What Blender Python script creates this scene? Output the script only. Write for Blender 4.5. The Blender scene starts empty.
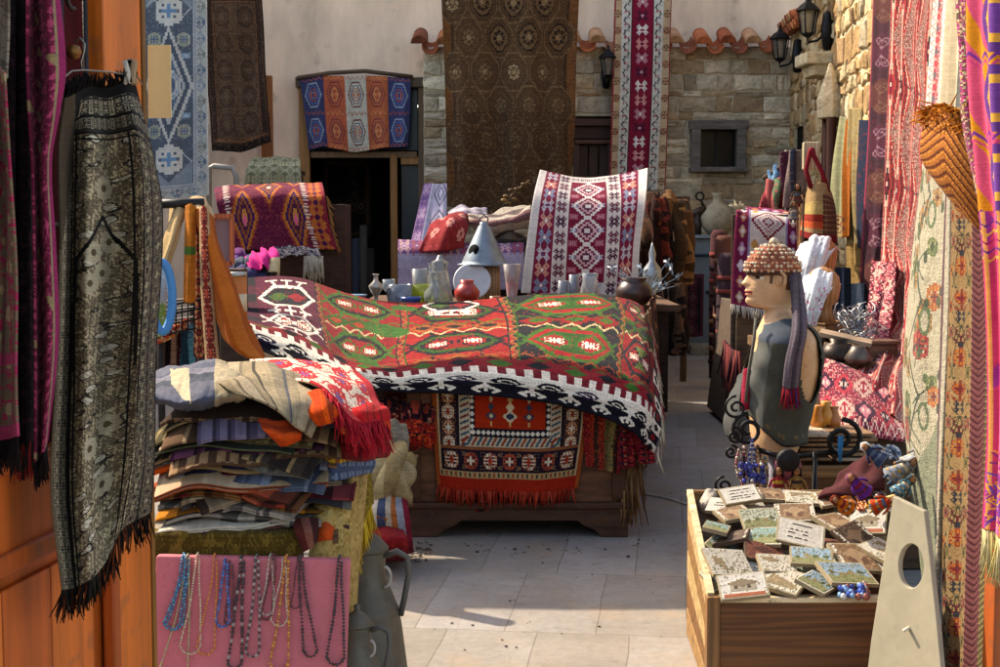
import bpy, math, random
import numpy as np
from mathutils import Vector, Matrix, Euler

R = random.Random(11)
rng = np.random.default_rng(11)
SC = bpy.context.scene
COL = SC.collection
PI = math.pi

# ------------------------------------------------------------------ camera model
FL, CX, CY, CAMZ = 1400.0, 500.0, 333.5, 1.6
TH = math.atan((CY - 225.0) / FL)
CT, ST = math.cos(TH), math.sin(TH)

def at(px, py, Y):
    """pixel of the photograph + distance -> world point"""
    u, v = (px - CX) / FL, (CY - py) / FL
    t = Y / (CT + v * ST)
    return Vector((u * t, Y, CAMZ + (v * CT - ST) * t))

def atz(px, py, z):
    u, v = (px - CX) / FL, (CY - py) / FL
    t = (z - CAMZ) / (v * CT - ST)
    return Vector((u * t, (CT + v * ST) * t, z))

# ------------------------------------------------------------------ colour
def lin(h):
    if not isinstance(h, str):
        return np.array(h, float)
    h = h.lstrip('#')
    c = np.array([int(h[i:i + 2], 16) for i in (0, 2, 4)]) / 255.0
    return np.where(c <= 0.04045, c / 12.92, ((c + 0.055) / 1.055) ** 2.4)

# ------------------------------------------------------------------ materials
def mat(name, rough=0.8, metal=0.0, nscale=8.0, namp=0.25, bscale=60.0, bump=0.2, bdist=0.004, stretch=None,
        wave=None, trans=0.0, sheen=0.0, coat=0.0, alpha=1.0, spec=0.5, sss=0.0, speck=0.0):
    m = bpy.data.materials.new(name)
    m.use_nodes = True
    nt = m.node_tree
    N, L = nt.nodes, nt.links
    b = N['Principled BSDF']
    b.inputs['Roughness'].default_value = rough
    b.inputs['Metallic'].default_value = metal
    b.inputs['Transmission Weight'].default_value = trans
    b.inputs['Sheen Weight'].default_value = sheen
    b.inputs['Coat Weight'].default_value = coat
    b.inputs['Alpha'].default_value = alpha
    b.inputs['Specular IOR Level'].default_value = spec
    a = N.new('ShaderNodeAttribute'); a.attribute_name = 'col'
    tc = N.new('ShaderNodeTexCoord')
    mp = N.new('ShaderNodeMapping')
    if stretch: mp.inputs['Scale'].default_value = stretch
    L.new(tc.outputs['Object'], mp.inputs['Vector'])
    n1 = N.new('ShaderNodeTexNoise'); n1.inputs['Scale'].default_value = nscale; n1.inputs['Detail'].default_value = 6; n1.inputs['Roughness'].default_value = .65
    L.new(mp.outputs[0], n1.inputs['Vector'])
    r = N.new('ShaderNodeMapRange')
    r.inputs['From Min'].default_value = .28; r.inputs['From Max'].default_value = .72
    r.inputs['To Min'].default_value = 1 - namp; r.inputs['To Max'].default_value = 1 + namp
    L.new(n1.outputs['Fac'], r.inputs['Value'])
    fac = r.outputs[0]
    if wave:
        w = N.new('ShaderNodeTexWave'); w.inputs['Scale'].default_value = wave[0]; w.inputs['Distortion'].default_value = wave[1]
        w.inputs['Detail'].default_value = 3; w.inputs['Detail Scale'].default_value = 1.5; w.bands_direction = wave[3] if len(wave) > 3 else 'X'
        L.new(mp.outputs[0], w.inputs['Vector'])
        r2 = N.new('ShaderNodeMapRange'); r2.inputs['To Min'].default_value = 1 - wave[2]; r2.inputs['To Max'].default_value = 1 + wave[2] * .6
        L.new(w.outputs['Fac'], r2.inputs['Value'])
        mm = N.new('ShaderNodeMath'); mm.operation = 'MULTIPLY'
        L.new(fac, mm.inputs[0]); L.new(r2.outputs[0], mm.inputs[1]); fac = mm.outputs[0]
    v = N.new('ShaderNodeVectorMath'); v.operation = 'SCALE'
    L.new(a.outputs['Color'], v.inputs[0]); L.new(fac, v.inputs['Scale'])
    out = v.outputs[0]
    if speck:
        n3 = N.new('ShaderNodeTexNoise'); n3.inputs['Scale'].default_value = nscale * 3.1; n3.inputs['Detail'].default_value = 3
        L.new(tc.outputs['Object'], n3.inputs['Vector'])
        r3 = N.new('ShaderNodeMapRange'); r3.inputs['From Min'].default_value = .6; r3.inputs['From Max'].default_value = .68; r3.inputs['To Max'].default_value = speck
        L.new(n3.outputs['Fac'], r3.inputs['Value'])
        mx = N.new('ShaderNodeMixRGB'); mx.inputs['Color2'].default_value = (.07, .05, .035, 1)
        L.new(r3.outputs[0], mx.inputs['Fac']); L.new(out, mx.inputs['Color1']); out = mx.outputs[0]
    L.new(out, b.inputs['Base Color'])
    if sss:
        b.inputs['Subsurface Weight'].default_value = sss
        b.inputs['Subsurface Scale'].default_value = .01
    if bump:
        n2 = N.new('ShaderNodeTexNoise'); n2.inputs['Scale'].default_value = bscale; n2.inputs['Detail'].default_value = 5
        L.new(mp.outputs[0], n2.inputs['Vector'])
        bp = N.new('ShaderNodeBump'); bp.inputs['Strength'].default_value = bump; bp.inputs['Distance'].default_value = bdist
        L.new(n2.outputs['Fac'], bp.inputs['Height']); L.new(bp.outputs[0], b.inputs['Normal'])
    return m

M = {
    'rug': mat('woven_wool', .95, nscale=9, namp=.16, bscale=140, bump=.9, bdist=.006, sheen=.03, spec=.1),
    'cloth': mat('soft_cloth', .95, nscale=14, namp=.16, bscale=420, bump=.6, bdist=.003, sheen=.03, spec=.08),
    'pile': mat('shaggy_pile', 1, nscale=40, namp=.35, bscale=160, bump=1, bdist=.015, sheen=.2, spec=.1),
    'thread': mat('wool_thread', .95, nscale=30, namp=.2, bump=0, spec=.1),
    'woodx': mat('wood_grain_along_x', .6, nscale=5, namp=.35, bscale=40, bump=.35, stretch=(.35, 5, 5), wave=(2.2, 7, .35, 'Z'), spec=.3),
    'woodz': mat('wood_grain_along_z', .55, nscale=5, namp=.3, bscale=40, bump=.3, stretch=(5, 5, .35), wave=(2.2, 7, .3, 'X'), spec=.35),
    'woodold': mat('scuffed_old_wood', .7, nscale=9, namp=.55, bscale=50, bump=.5, stretch=(.6, 2, 3), speck=.6, spec=.25),
    'varnish': mat('varnished_pine', .45, nscale=5, namp=.3, bscale=30, bump=.16, stretch=(5, 5, .3), wave=(1.6, 5, .18, 'X'), speck=.3, spec=.4),
    'stone': mat('rough_stone', .95, nscale=7, namp=.38, bscale=22, bump=.85, bdist=.03, speck=.35, spec=.15),
    'mortar': mat('lime_mortar', 1, nscale=10, namp=.25, bscale=40, bump=.9, bdist=.02, spec=.1),
    'clay': mat('terracotta', .85, nscale=9, namp=.35, bscale=50, bump=.4, speck=.25, spec=.2),
    'iron': mat('wrought_iron', .5, .7, nscale=30, namp=.3, bscale=120, bump=.3),
    'tin': mat('worn_tin', .42, .75, nscale=14, namp=.3, bscale=60, bump=.2, speck=.25),
    'pewter': mat('dull_pewter', .62, .3, nscale=12, namp=.25, bscale=50, bump=.2, speck=.3),
    'zinc': mat('galvanised_sheet', .5, .5, nscale=9, namp=.3, bscale=16, bump=.35, speck=.35),
    'ceramic': mat('glazed_ceramic', .35, nscale=20, namp=.12, bscale=60, bump=.15, spec=.5),
    'relief': mat('moulded_plaster_relief', .7, nscale=30, namp=.14, bscale=90, bump=.4, bdist=.004, spec=.3),
    'bead': mat('glass_beads', .2, nscale=40, namp=.2, bump=0, spec=.6, coat=.3),
    'skin': mat('painted_plaster_skin', .55, nscale=12, namp=.16, bscale=40, bump=.14, spec=.35, sss=.08, speck=.22),
    'paint': mat('old_paint', .6, nscale=7, namp=.1, bscale=35, bump=.15, speck=.1, spec=.3),
    'glass': mat('cloudy_glass', .12, nscale=20, namp=.1, bump=0, trans=.75),
    'pane': mat('window_pane', .25, nscale=3, namp=.2, bump=0, spec=.25),
    'dark': mat('dim_interior', .95, nscale=5, namp=.4, bscale=20, bump=.2, spec=.1),
    'leather': mat('worn_leather', .6, nscale=20, namp=.3, bscale=90, bump=.4, spec=.3),
}

# ------------------------------------------------------------------ objects
WL = {}
def tag(o, label=None, cat=None, group=None, kind=None):
    if label:
        o['label'] = label
        if len(label.split()) > 16: print('LONG', len(label.split()), label)
    if cat: o['category'] = cat
    if group: o['group'] = group
    if kind: o['kind'] = kind
    return o

def thing(name, loc, label, cat, group=None):
    o = bpy.data.objects.new(name, None)
    COL.objects.link(o); o.location = loc; o.empty_display_size = .1
    WL[o.name] = Vector(loc)
    return tag(o, label, cat, group)

def mkmesh(name, V, Fc, C, material, parent=None, smooth=True, bev=0, loc=None):
    V = np.asarray(V, float).reshape(-1, 3)
    if parent is not None:
        org = WL[parent.name]
    elif loc is not None:
        org = Vector(loc)
    else:
        lo, hi = V.min(0), V.max(0)
        org = Vector(((lo[0] + hi[0]) / 2, (lo[1] + hi[1]) / 2, lo[2]))
    V = V - np.array(org)
    me = bpy.data.meshes.new(name)
    lens = np.array([len(f) for f in Fc], np.int32) if not isinstance(Fc, np.ndarray) else np.full(len(Fc), Fc.shape[1], np.int32)
    flat = np.concatenate([np.asarray(f, np.int32) for f in Fc]) if not isinstance(Fc, np.ndarray) else Fc.astype(np.int32).ravel()
    me.vertices.add(len(V)); me.vertices.foreach_set('co', V.astype(np.float32).ravel())
    me.loops.add(len(flat)); me.loops.foreach_set('vertex_index', flat)
    me.polygons.add(len(lens))
    st = np.zeros(len(lens), np.int32); st[1:] = np.cumsum(lens)[:-1]
    me.polygons.foreach_set('loop_start', st)
    me.polygons.foreach_set('use_smooth', np.full(len(lens), bool(smooth)))
    at_ = me.attributes.new('col', 'FLOAT_COLOR', 'FACE')
    C = np.asarray(C, float).reshape(-1, 3)
    at_.data.foreach_set('color', np.concatenate([C, np.ones((len(C), 1))], 1).astype(np.float32).ravel())
    me.update(calc_edges=True); me.validate()
    me.materials.append(M[material] if isinstance(material, str) else material)
    o = bpy.data.objects.new(name, me); COL.objects.link(o)
    if parent is not None:
        o.parent = parent; WL[o.name] = org
    else:
        o.location = org; WL[o.name] = org
    if bev:
        md = o.modifiers.new('bevel', 'BEVEL'); md.width = bev; md.segments = 2; md.limit_method = 'ANGLE'; md.angle_limit = .6
    return o

class MB:
    def __init__(s): s.v, s.f, s.c = [], [], []
    def add(s, V, F, col):
        o = len(s.v); s.v += [tuple(p) for p in V]
        s.f += [[i + o for i in f] for f in F]
        if isinstance(col, list): s.c += [lin(c) for c in col]
        else:
            c = lin(col); s.c += [c] * len(F)
        return s
    def box(s, c, d, col, rz=0, rx=0, ry=0, tap=1.0):
        m = Euler((rx, ry, rz)).to_matrix(); c = Vector(c); V = []
        for z in (-1, 1):
            k = tap if z > 0 else 1
            for x, y in ((-1, -1), (1, -1), (1, 1), (-1, 1)):
                V.append(c + m @ Vector((x * d[0] / 2 * k, y * d[1] / 2 * k, z * d[2] / 2)))
        return s.add(V, [[3, 2, 1, 0], [4, 5, 6, 7], [0, 1, 5, 4], [1, 2, 6, 5], [2, 3, 7, 6], [3, 0, 4, 7]], col)
    def tube(s, P, r, col, n=6, closed=False):
        P = [Vector(p) for p in P]; k = len(P); V = []
        rr = r if isinstance(r, (list, tuple)) else [r] * k
        up = None
        for i, p in enumerate(P):
            a, b = (P[(i - 1) % k], P[(i + 1) % k]) if closed else (P[max(i - 1, 0)], P[min(i + 1, k - 1)])
            t = (b - a); t = t.normalized() if t.length > 1e-9 else Vector((0, 0, 1))
            if up is None: up = t.orthogonal().normalized()
            x = (up - t * up.dot(t)); x = x.normalized() if x.length > 1e-6 else t.orthogonal().normalized()
            up = x; y = t.cross(x)
            for j in range(n):
                an = 2 * PI * j / n
                V.append(p + (x * math.cos(an) + y * math.sin(an)) * rr[i])
        F = []
        for i in range(k if closed else k - 1):
            for j in range(n):
                a, b = i * n, ((i + 1) % k) * n
                F.append([a + j, a + (j + 1) % n, b + (j + 1) % n, b + j])
        if not closed: F += [list(range(n))[::-1], [(k - 1) * n + j for j in range(n)]]
        return s.add(V, F, col)
    def lathe(s, prof, c, col, n=20, m=None):
        c = Vector(c); V, F = [], []
        for r, z in prof:
            for j in range(n):
                a = 2 * PI * j / n; p = Vector((r * math.cos(a), r * math.sin(a), z))
                V.append(c + (m @ p if m else p))
        k = len(prof)
        for i in range(k - 1):
            for j in range(n):
                F.append([i * n + j, i * n + (j + 1) % n, (i + 1) * n + (j + 1) % n, (i + 1) * n + j])
        if prof[0][0] > 1e-5: F.append(list(range(n))[::-1])
        if prof[-1][0] > 1e-5: F.append([(k - 1) * n + j for j in range(n)])
        return s.add(V, F, col)
    def ball(s, c, r, col, n=8, sq=(1, 1, 1), m=None):
        h = max(3, n // 2); V, F = [], []; c = Vector(c)
        for i in range(h + 1):
            t = PI * i / h
            for j in range(n):
                a = 2 * PI * j / n
                p = Vector((math.sin(t) * math.cos(a) * r * sq[0], math.sin(t) * math.sin(a) * r * sq[1], -math.cos(t) * r * sq[2]))
                V.append(c + (m @ p if m else p))
        for i in range(h):
            for j in range(n):
                F.append([i * n + j, i * n + (j + 1) % n, (i + 1) * n + (j + 1) % n, (i + 1) * n + j])
        return s.add(V, F, col)
    def prism(s, poly, o, ux, uy, depth, col):
        """2D outline in the plane (ux,uy) at o, extruded along ux x uy"""
        o, ux, uy = Vector(o), Vector(ux), Vector(uy); w = ux.cross(uy).normalized() * depth; n = len(poly)
        A = [o + ux * x + uy * y for x, y in poly]
        V = A + [p + w for p in A]
        F = [list(range(n))[::-1], [n + i for i in range(n)]] + [[i, (i + 1) % n, n + (i + 1) % n, n + i] for i in range(n)]
        return s.add(V, F, col)
    def build(s, name, material, parent=None, smooth=True, bev=0, loc=None):
        return mkmesh(name, s.v, s.f, s.c, material, parent, smooth, bev, loc)

def part_box(name, c, d, col, material, parent, rz=0, bev=.004, rx=0, ry=0):
    return MB().box(c, d, col, rz, rx, ry).build(name, material, parent, smooth=False, bev=bev)

# ------------------------------------------------------------------ cloth surfaces
def spl(k, P, t):
    k = np.asarray(k, float); n = len(k)
    T = np.zeros_like(P)
    for i in range(n):
        a, b = max(i - 1, 0), min(i + 1, n - 1)
        T[i] = (P[b] - P[a]) / max(k[b] - k[a], 1e-9)
    i = np.clip(np.searchsorted(k, t, 'right') - 1, 0, n - 2)
    h = (k[i + 1] - k[i]); s = (t - k[i]) / h
    sh = (-1,) + (1,) * (P.ndim - 1)
    s, h = s.reshape(sh), h.reshape(sh)
    return ((2 * s**3 - 3 * s**2 + 1) * P[i] + (s**3 - 2 * s**2 + s) * h * T[i] + (-2 * s**3 + 3 * s**2) * P[i + 1] + (s**3 - s**2) * h * T[i + 1])

def patch(ctrl, nu, nv, arc=True, world=False):
    W = np.array([[tuple(p) if world else tuple(at(*p)) for p in row] for row in ctrl], float)
    r, c = W.shape[:2]
    ku, kv = np.arange(c, dtype=float), np.arange(r, dtype=float)
    if arc:
        ku = np.concatenate([[0], np.cumsum(np.linalg.norm(np.diff(W, axis=1), axis=2).mean(0) + 1e-6)])
        kv = np.concatenate([[0], np.cumsum(np.linalg.norm(np.diff(W, axis=0), axis=2).mean(1) + 1e-6)])
    G = spl(kv, W, np.linspace(0, kv[-1], nv + 1))
    G = np.swapaxes(spl(ku, np.swapaxes(G, 0, 1), np.linspace(0, ku[-1], nu + 1)), 0, 1)
    return G

def gnormal(G):
    n = np.cross(np.gradient(G, axis=1), np.gradient(G, axis=0))
    return n / (np.linalg.norm(n, axis=2, keepdims=True) + 1e-12)

def wob(u, v, k, seed):
    g = np.random.default_rng(seed); o = 0
    for i in range(5):
        a, b, p = g.normal(0, k), g.normal(0, k), g.uniform(0, 6.28)
        o = o + np.sin(a * u + b * v + p) / 5 * 1.6
    return o

SEED = [1]
def cloth(name, ctrl, cv, material='rug', parent=None, thick=.008, fold=None, rum=0.0, rk=7, rum2=0.0, arc=True, world=False, res=None, loc=None, G=None):
    """ctrl: rows (top to bottom) of (px,py,Y); cv: colour canvas (nv,nu,3). fold=(amp,n,slant,grow)"""
    SEED[0] += 1
    if isinstance(cv, str):
        cv = Cv(*(res or (30, 40)), cv).fin(.03)
    nv, nu = cv.shape[:2]
    if G is None: G = patch(ctrl, nu, nv, arc, world)
    else: nv, nu = G.shape[0] - 1, G.shape[1] - 1
    n = gnormal(G)
    v, u = np.meshgrid(np.linspace(0, 1, nv + 1), np.linspace(0, 1, nu + 1), indexing='ij')
    d = np.zeros_like(u)
    if fold:
        amp, k, sl, gr = fold
        d += amp * ((1 - gr) + gr * v) * (np.sin(2 * PI * (k * u + sl * v) + SEED[0]) + .4 * np.sin(2 * PI * (k * 2.3 * u - sl * v) + 2 * SEED[0]))
    if rum: d += rum * wob(u, v, rk, SEED[0])
    if rum2: d += rum2 * (1 - np.abs(wob(u, v, 26, SEED[0] + 7))) + rum2 * .6 * wob(u, v, 45, SEED[0] + 9)
    if fold or rum or rum2:
        G = G + n * d[..., None]; n = gnormal(G)
    A, B = G + n * thick / 2, G - n * thick / 2
    K = (nv + 1) * (nu + 1)
    idx = np.arange(K).reshape(nv + 1, nu + 1)
    q = np.stack([idx[:-1, :-1], idx[1:, :-1], idx[1:, 1:], idx[:-1, 1:]], -1).reshape(-1, 4)
    ring = np.concatenate([idx[0, :], idx[1:, -1], idx[-1, -2::-1], idx[-2:0:-1, 0]])
    rn = np.roll(ring, -1)
    rim = np.stack([ring, rn, rn + K, ring + K], -1)
    cc = cv.reshape(-1, 3)
    fi = idx[:-1, :-1]
    # rim colours from the nearest cell
    iy, ix = np.divmod(ring, nu + 1)
    rc = cv[np.minimum(iy, nv - 1), np.minimum(ix, nu - 1)]
    F = np.concatenate([q, q[:, ::-1] + K, rim])
    o = mkmesh(name, np.concatenate([A.reshape(-1, 3), B.reshape(-1, 3)]), F, np.concatenate([cc, cc, rc]), material, parent, True, 0, loc)
    return o, G

def strands(name, E, length, col, parent, n=60, d=(0, 0, -1), r=.004, jit=.3, material='thread', cols=None, curl=.3):
    """a fringe of threads hanging from the polyline E"""
    E = np.asarray(E, float); seg = np.linalg.norm(np.diff(E, axis=0), axis=1); k = np.concatenate([[0], np.cumsum(seg)])
    mb = MB()
    for i in range(n):
        t = k[-1] * (i + R.random()) / n
        p = Vector([np.interp(t, k, E[:, j]) for j in range(3)])
        dd = (Vector(d).normalized() + Vector((R.gauss(0, jit), R.gauss(0, jit), R.gauss(0, jit * .5))) * .5).normalized()
        L = length * R.uniform(.7, 1.1); cu = Vector((R.gauss(0, curl), R.gauss(0, curl), 0)) * L * .3
        c = lin(R.choice(cols) if cols else col) * R.uniform(.75, 1.2)
        mb.tube([p, p + dd * L * .5 + cu * .4, p + dd * L + cu], [r, r * .9, r * .4], c, 4)
    return mb.build(name, material, parent)
# ------------------------------------------------------------------ woven patterns
def mir(rows, h=True, v=True):
    """quarter drawing -> whole motif (the last column / row is the axis)"""
    a = np.array([[ch for ch in r] for r in rows])
    if h: a = np.concatenate([a, a[:, -2::-1]], 1)
    if v: a = np.concatenate([a, a[-2::-1]], 0)
    return a
STAR = mir(['...#...', '..##...', '.####..', '##.###.', '.######', '..###.o', '...#.oo'])
FLOW = mir(['..###', '.#oo#', '#o.o#', '#o#x.', '.##.#'])
ROSE = mir(['...##', '.#o#o', '#oo#o', '##.#x', 'ooo#x', '#.xxx'])
RAM = mir(['.###....', '#...#...', '#.#.##..', '#.##.##.', '.#....##', '..#....#', '...#####', '....####', '.....###'], True, False)
HOOK = mir(['....#...#', '...##..##', '..##..###', '.##..#.##', '##..##..#', '.##..#..#', '..##....#', '...##..##', '....#####', '.....####', '......###'], True, False)
TREE = mir(['#...#', '##..#', '.#.##', '..###', '#...#', '##..#', '.#.##', '..###', '....#', '...##'], True, False)
CROSS = mir(['#.#.#', '.##.#', '#.###'], True, True)
GUL = mir(['....####', '...#oooo', '..#oo###', '.#o##...', '#oo#..xx', '#o#..xx.', '#o#.xx.#', '#o#.x.##'])
SCROLL = mir(['..###....', '.#...#...', '#..#..#..', '#...#.#..', '.#.##.##.', '..##...##', '....##..#', '.....##.#', '......###'], True, False)
PALM = mir(['....#', '..#.#', '#.#o#', '.#oox', '#oxxx', '.#oxx', '..#ox', '...##', '#...#', '.##.#', '..###'], True, False)

HK = np.array([list(r) for r in ('.....######.....', '...##########...', '..####....####..', '.###..###...###.', '###..######..###', '.###....###..##.', '..#####...####..', '....########....', '.....#####......')])
class Cv:
    def __init__(s, w, h, bg):
        s.w, s.h = int(w), int(h); s.a = np.empty((s.h, s.w, 3)); s.a[:] = lin(bg)
        s.y, s.x = np.mgrid[0:s.h, 0:s.w] + .5
    def m(s, mask, c): s.a[mask] = lin(c); return s
    def rect(s, x0, y0, x1, y1, c): return s.m((s.x > x0) & (s.x < x1) & (s.y > y0) & (s.y < y1), c)
    def frame(s, i, t, c):
        e = np.minimum(np.minimum(s.x, s.w - s.x), np.minimum(s.y, s.h - s.y))
        return s.m((e > i) & (e < i + t), c)
    def loz(s, cx, cy, rx, ry, c, st=1):
        dx, dy = np.abs(s.x - cx), np.abs(s.y - cy)
        if st > 1: dy = np.floor(dy / st) * st
        return s.m(dx / rx + dy / ry < 1, c)
    def octa(s, cx, cy, rx, ry, c, k=1.45):
        dx, dy = np.abs(s.x - cx) / rx, np.abs(s.y - cy) / ry
        return s.m(np.maximum(np.maximum(dx, dy), (dx + dy) / k) < 1, c)
    def hexa(s, cx, cy, rx, ry, c, k=.5):
        dx, dy = np.abs(s.x - cx) / rx, np.abs(s.y - cy) / ry
        return s.m((dy < 1) & (dx + dy * k < 1), c)
    def ell(s, cx, cy, rx, ry, c): return s.m(((s.x - cx) / rx) ** 2 + ((s.y - cy) / ry) ** 2 < 1, c)
    def line(s, x0, y0, x1, y1, t, c):
        d = np.array([x1 - x0, y1 - y0], float); L2 = (d ** 2).sum() + 1e-9
        k = np.clip(((s.x - x0) * d[0] + (s.y - y0) * d[1]) / L2, 0, 1)
        return s.m(np.hypot(s.x - x0 - k * d[0], s.y - y0 - k * d[1]) < t / 2, c)
    def zig(s, pos, amp, per, th, c, axis='x', ph=0, span=None):
        p, q = (s.x, s.y) if axis == 'x' else (s.y, s.x)
        t = np.abs(((p + ph) / per) % 1 - .5) * 2
        mk = np.abs(q - pos - (t - .5) * 2 * amp) < th / 2
        if span: mk &= (p > span[0]) & (p < span[1])
        return s.m(mk, c)
    def stamp(s, st, cx, cy, pal, sx=1.0, sy=None, flip=False, rot=False):
        if rot: st = st.T
        if flip: st = st[::-1]
        sy = sx if sy is None else sy
        h, w = st.shape
        ix = np.floor((s.x - cx) / sx + w / 2).astype(int); iy = np.floor((s.y - cy) / sy + h / 2).astype(int)
        ok = (ix >= 0) & (ix < w) & (iy >= 0) & (iy < h)
        ch = st[np.clip(iy, 0, h - 1), np.clip(ix, 0, w - 1)]
        for k, c in pal.items():
            if c: s.m(ok & (ch == k), c)
        return s
    def vrow(s, st, x, y0, y1, n, pals, sx=1.0, sy=None, **k):
        for i in range(n): s.stamp(st, x, y0 + (y1 - y0) * (i + .5) / n, pals[i % len(pals)], sx, sy, **k)
        return s
    def hrow(s, st, y, x0, x1, n, pals, sx=1.0, sy=None, **k):
        for i in range(n): s.stamp(st, x0 + (x1 - x0) * (i + .5) / n, y, pals[i % len(pals)], sx, sy, **k)
        return s
    def stripes(s, cols, axis='x', widths=None):
        p = s.x / s.w if axis == 'x' else s.y / s.h
        w = np.array(widths or [1] * len(cols), float); e = np.concatenate([[0], np.cumsum(w / w.sum())])
        for i, c in enumerate(cols): s.m((p >= e[i]) & (p <= e[i + 1]), c)
        return s
    def noise(s, cols, dens, k=1):
        for c in cols: s.m(rng.random((s.h, s.w)) < dens, c)
        return s
    def blotch(s, c, scale, thr, seed):
        return s.m(wob(s.x / scale, s.y / scale, 2.2, seed) > thr, c)
    def fin(s, var=.07, fade=0):
        a = s.a.copy()
        a *= 1 + rng.normal(0, var, (s.h, s.w, 1)); a *= 1 + rng.normal(0, var * .6, (s.h, 1, 1)); a *= 1 + rng.normal(0, var * .3, (1, s.w, 1))
        if fade: a = a * (1 - fade) + a.mean((0, 1)) * fade
        return np.clip(a, .004, .9)

def P(a, b=None, c=None): return {'#': a, 'o': b, 'x': c}
# ------------------------------------------------------------------ camera, light, sky
cam = bpy.data.cameras.new('camera'); cam.lens = 50.4; cam.sensor_width = 36; cam.clip_end = 300; cam.clip_start = .05
co = bpy.data.objects.new('camera', cam); COL.objects.link(co)
co.location = (0, 0, CAMZ); co.rotation_euler = (PI / 2 - TH, 0, 0); SC.camera = co
cam.dof.use_dof = False

SUN = Vector((-.88, .62, 1.0)).normalized()          # towards the sun
w = bpy.data.worlds.new('World'); SC.world = w; w.use_nodes = True
nt = w.node_tree; bg = nt.nodes['Background']
sk = nt.nodes.new('ShaderNodeTexSky'); sk.sky_type = 'NISHITA'; sk.sun_disc = False
sk.sun_elevation = math.asin(SUN.z); sk.sun_rotation = math.atan2(SUN.x, SUN.y)
sk.air_density = 1.0; sk.dust_density = 2.0; sk.ozone_density = .6
nt.links.new(sk.outputs[0], bg.inputs['Color']); bg.inputs['Strength'].default_value = .15
sl = bpy.data.lights.new('sun', 'SUN'); sl.energy = 3.3; sl.angle = math.radians(.5); sl.color = (1, .93, .82)
so = bpy.data.objects.new('sun', sl); COL.objects.link(so); so.rotation_euler = (-SUN).to_track_quat('-Z', 'Y').to_euler(); so.location = SUN * 30
SC.view_settings.view_transform = 'Standard'; SC.view_settings.look = 'None'; SC.view_settings.gamma = 1; SC.view_settings.exposure = 1.42
SC.view_settings.use_white_balance = True; SC.view_settings.white_balance_temperature = 7350; SC.view_settings.white_balance_tint = 10
SC.view_settings.use_curve_mapping = False
SC.cycles.use_denoising = True
SC.cycles.max_bounces = 8; SC.cycles.diffuse_bounces = 5; SC.cycles.transparent_max_bounces = 8
SC.cycles.sample_clamp_indirect = 6

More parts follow.
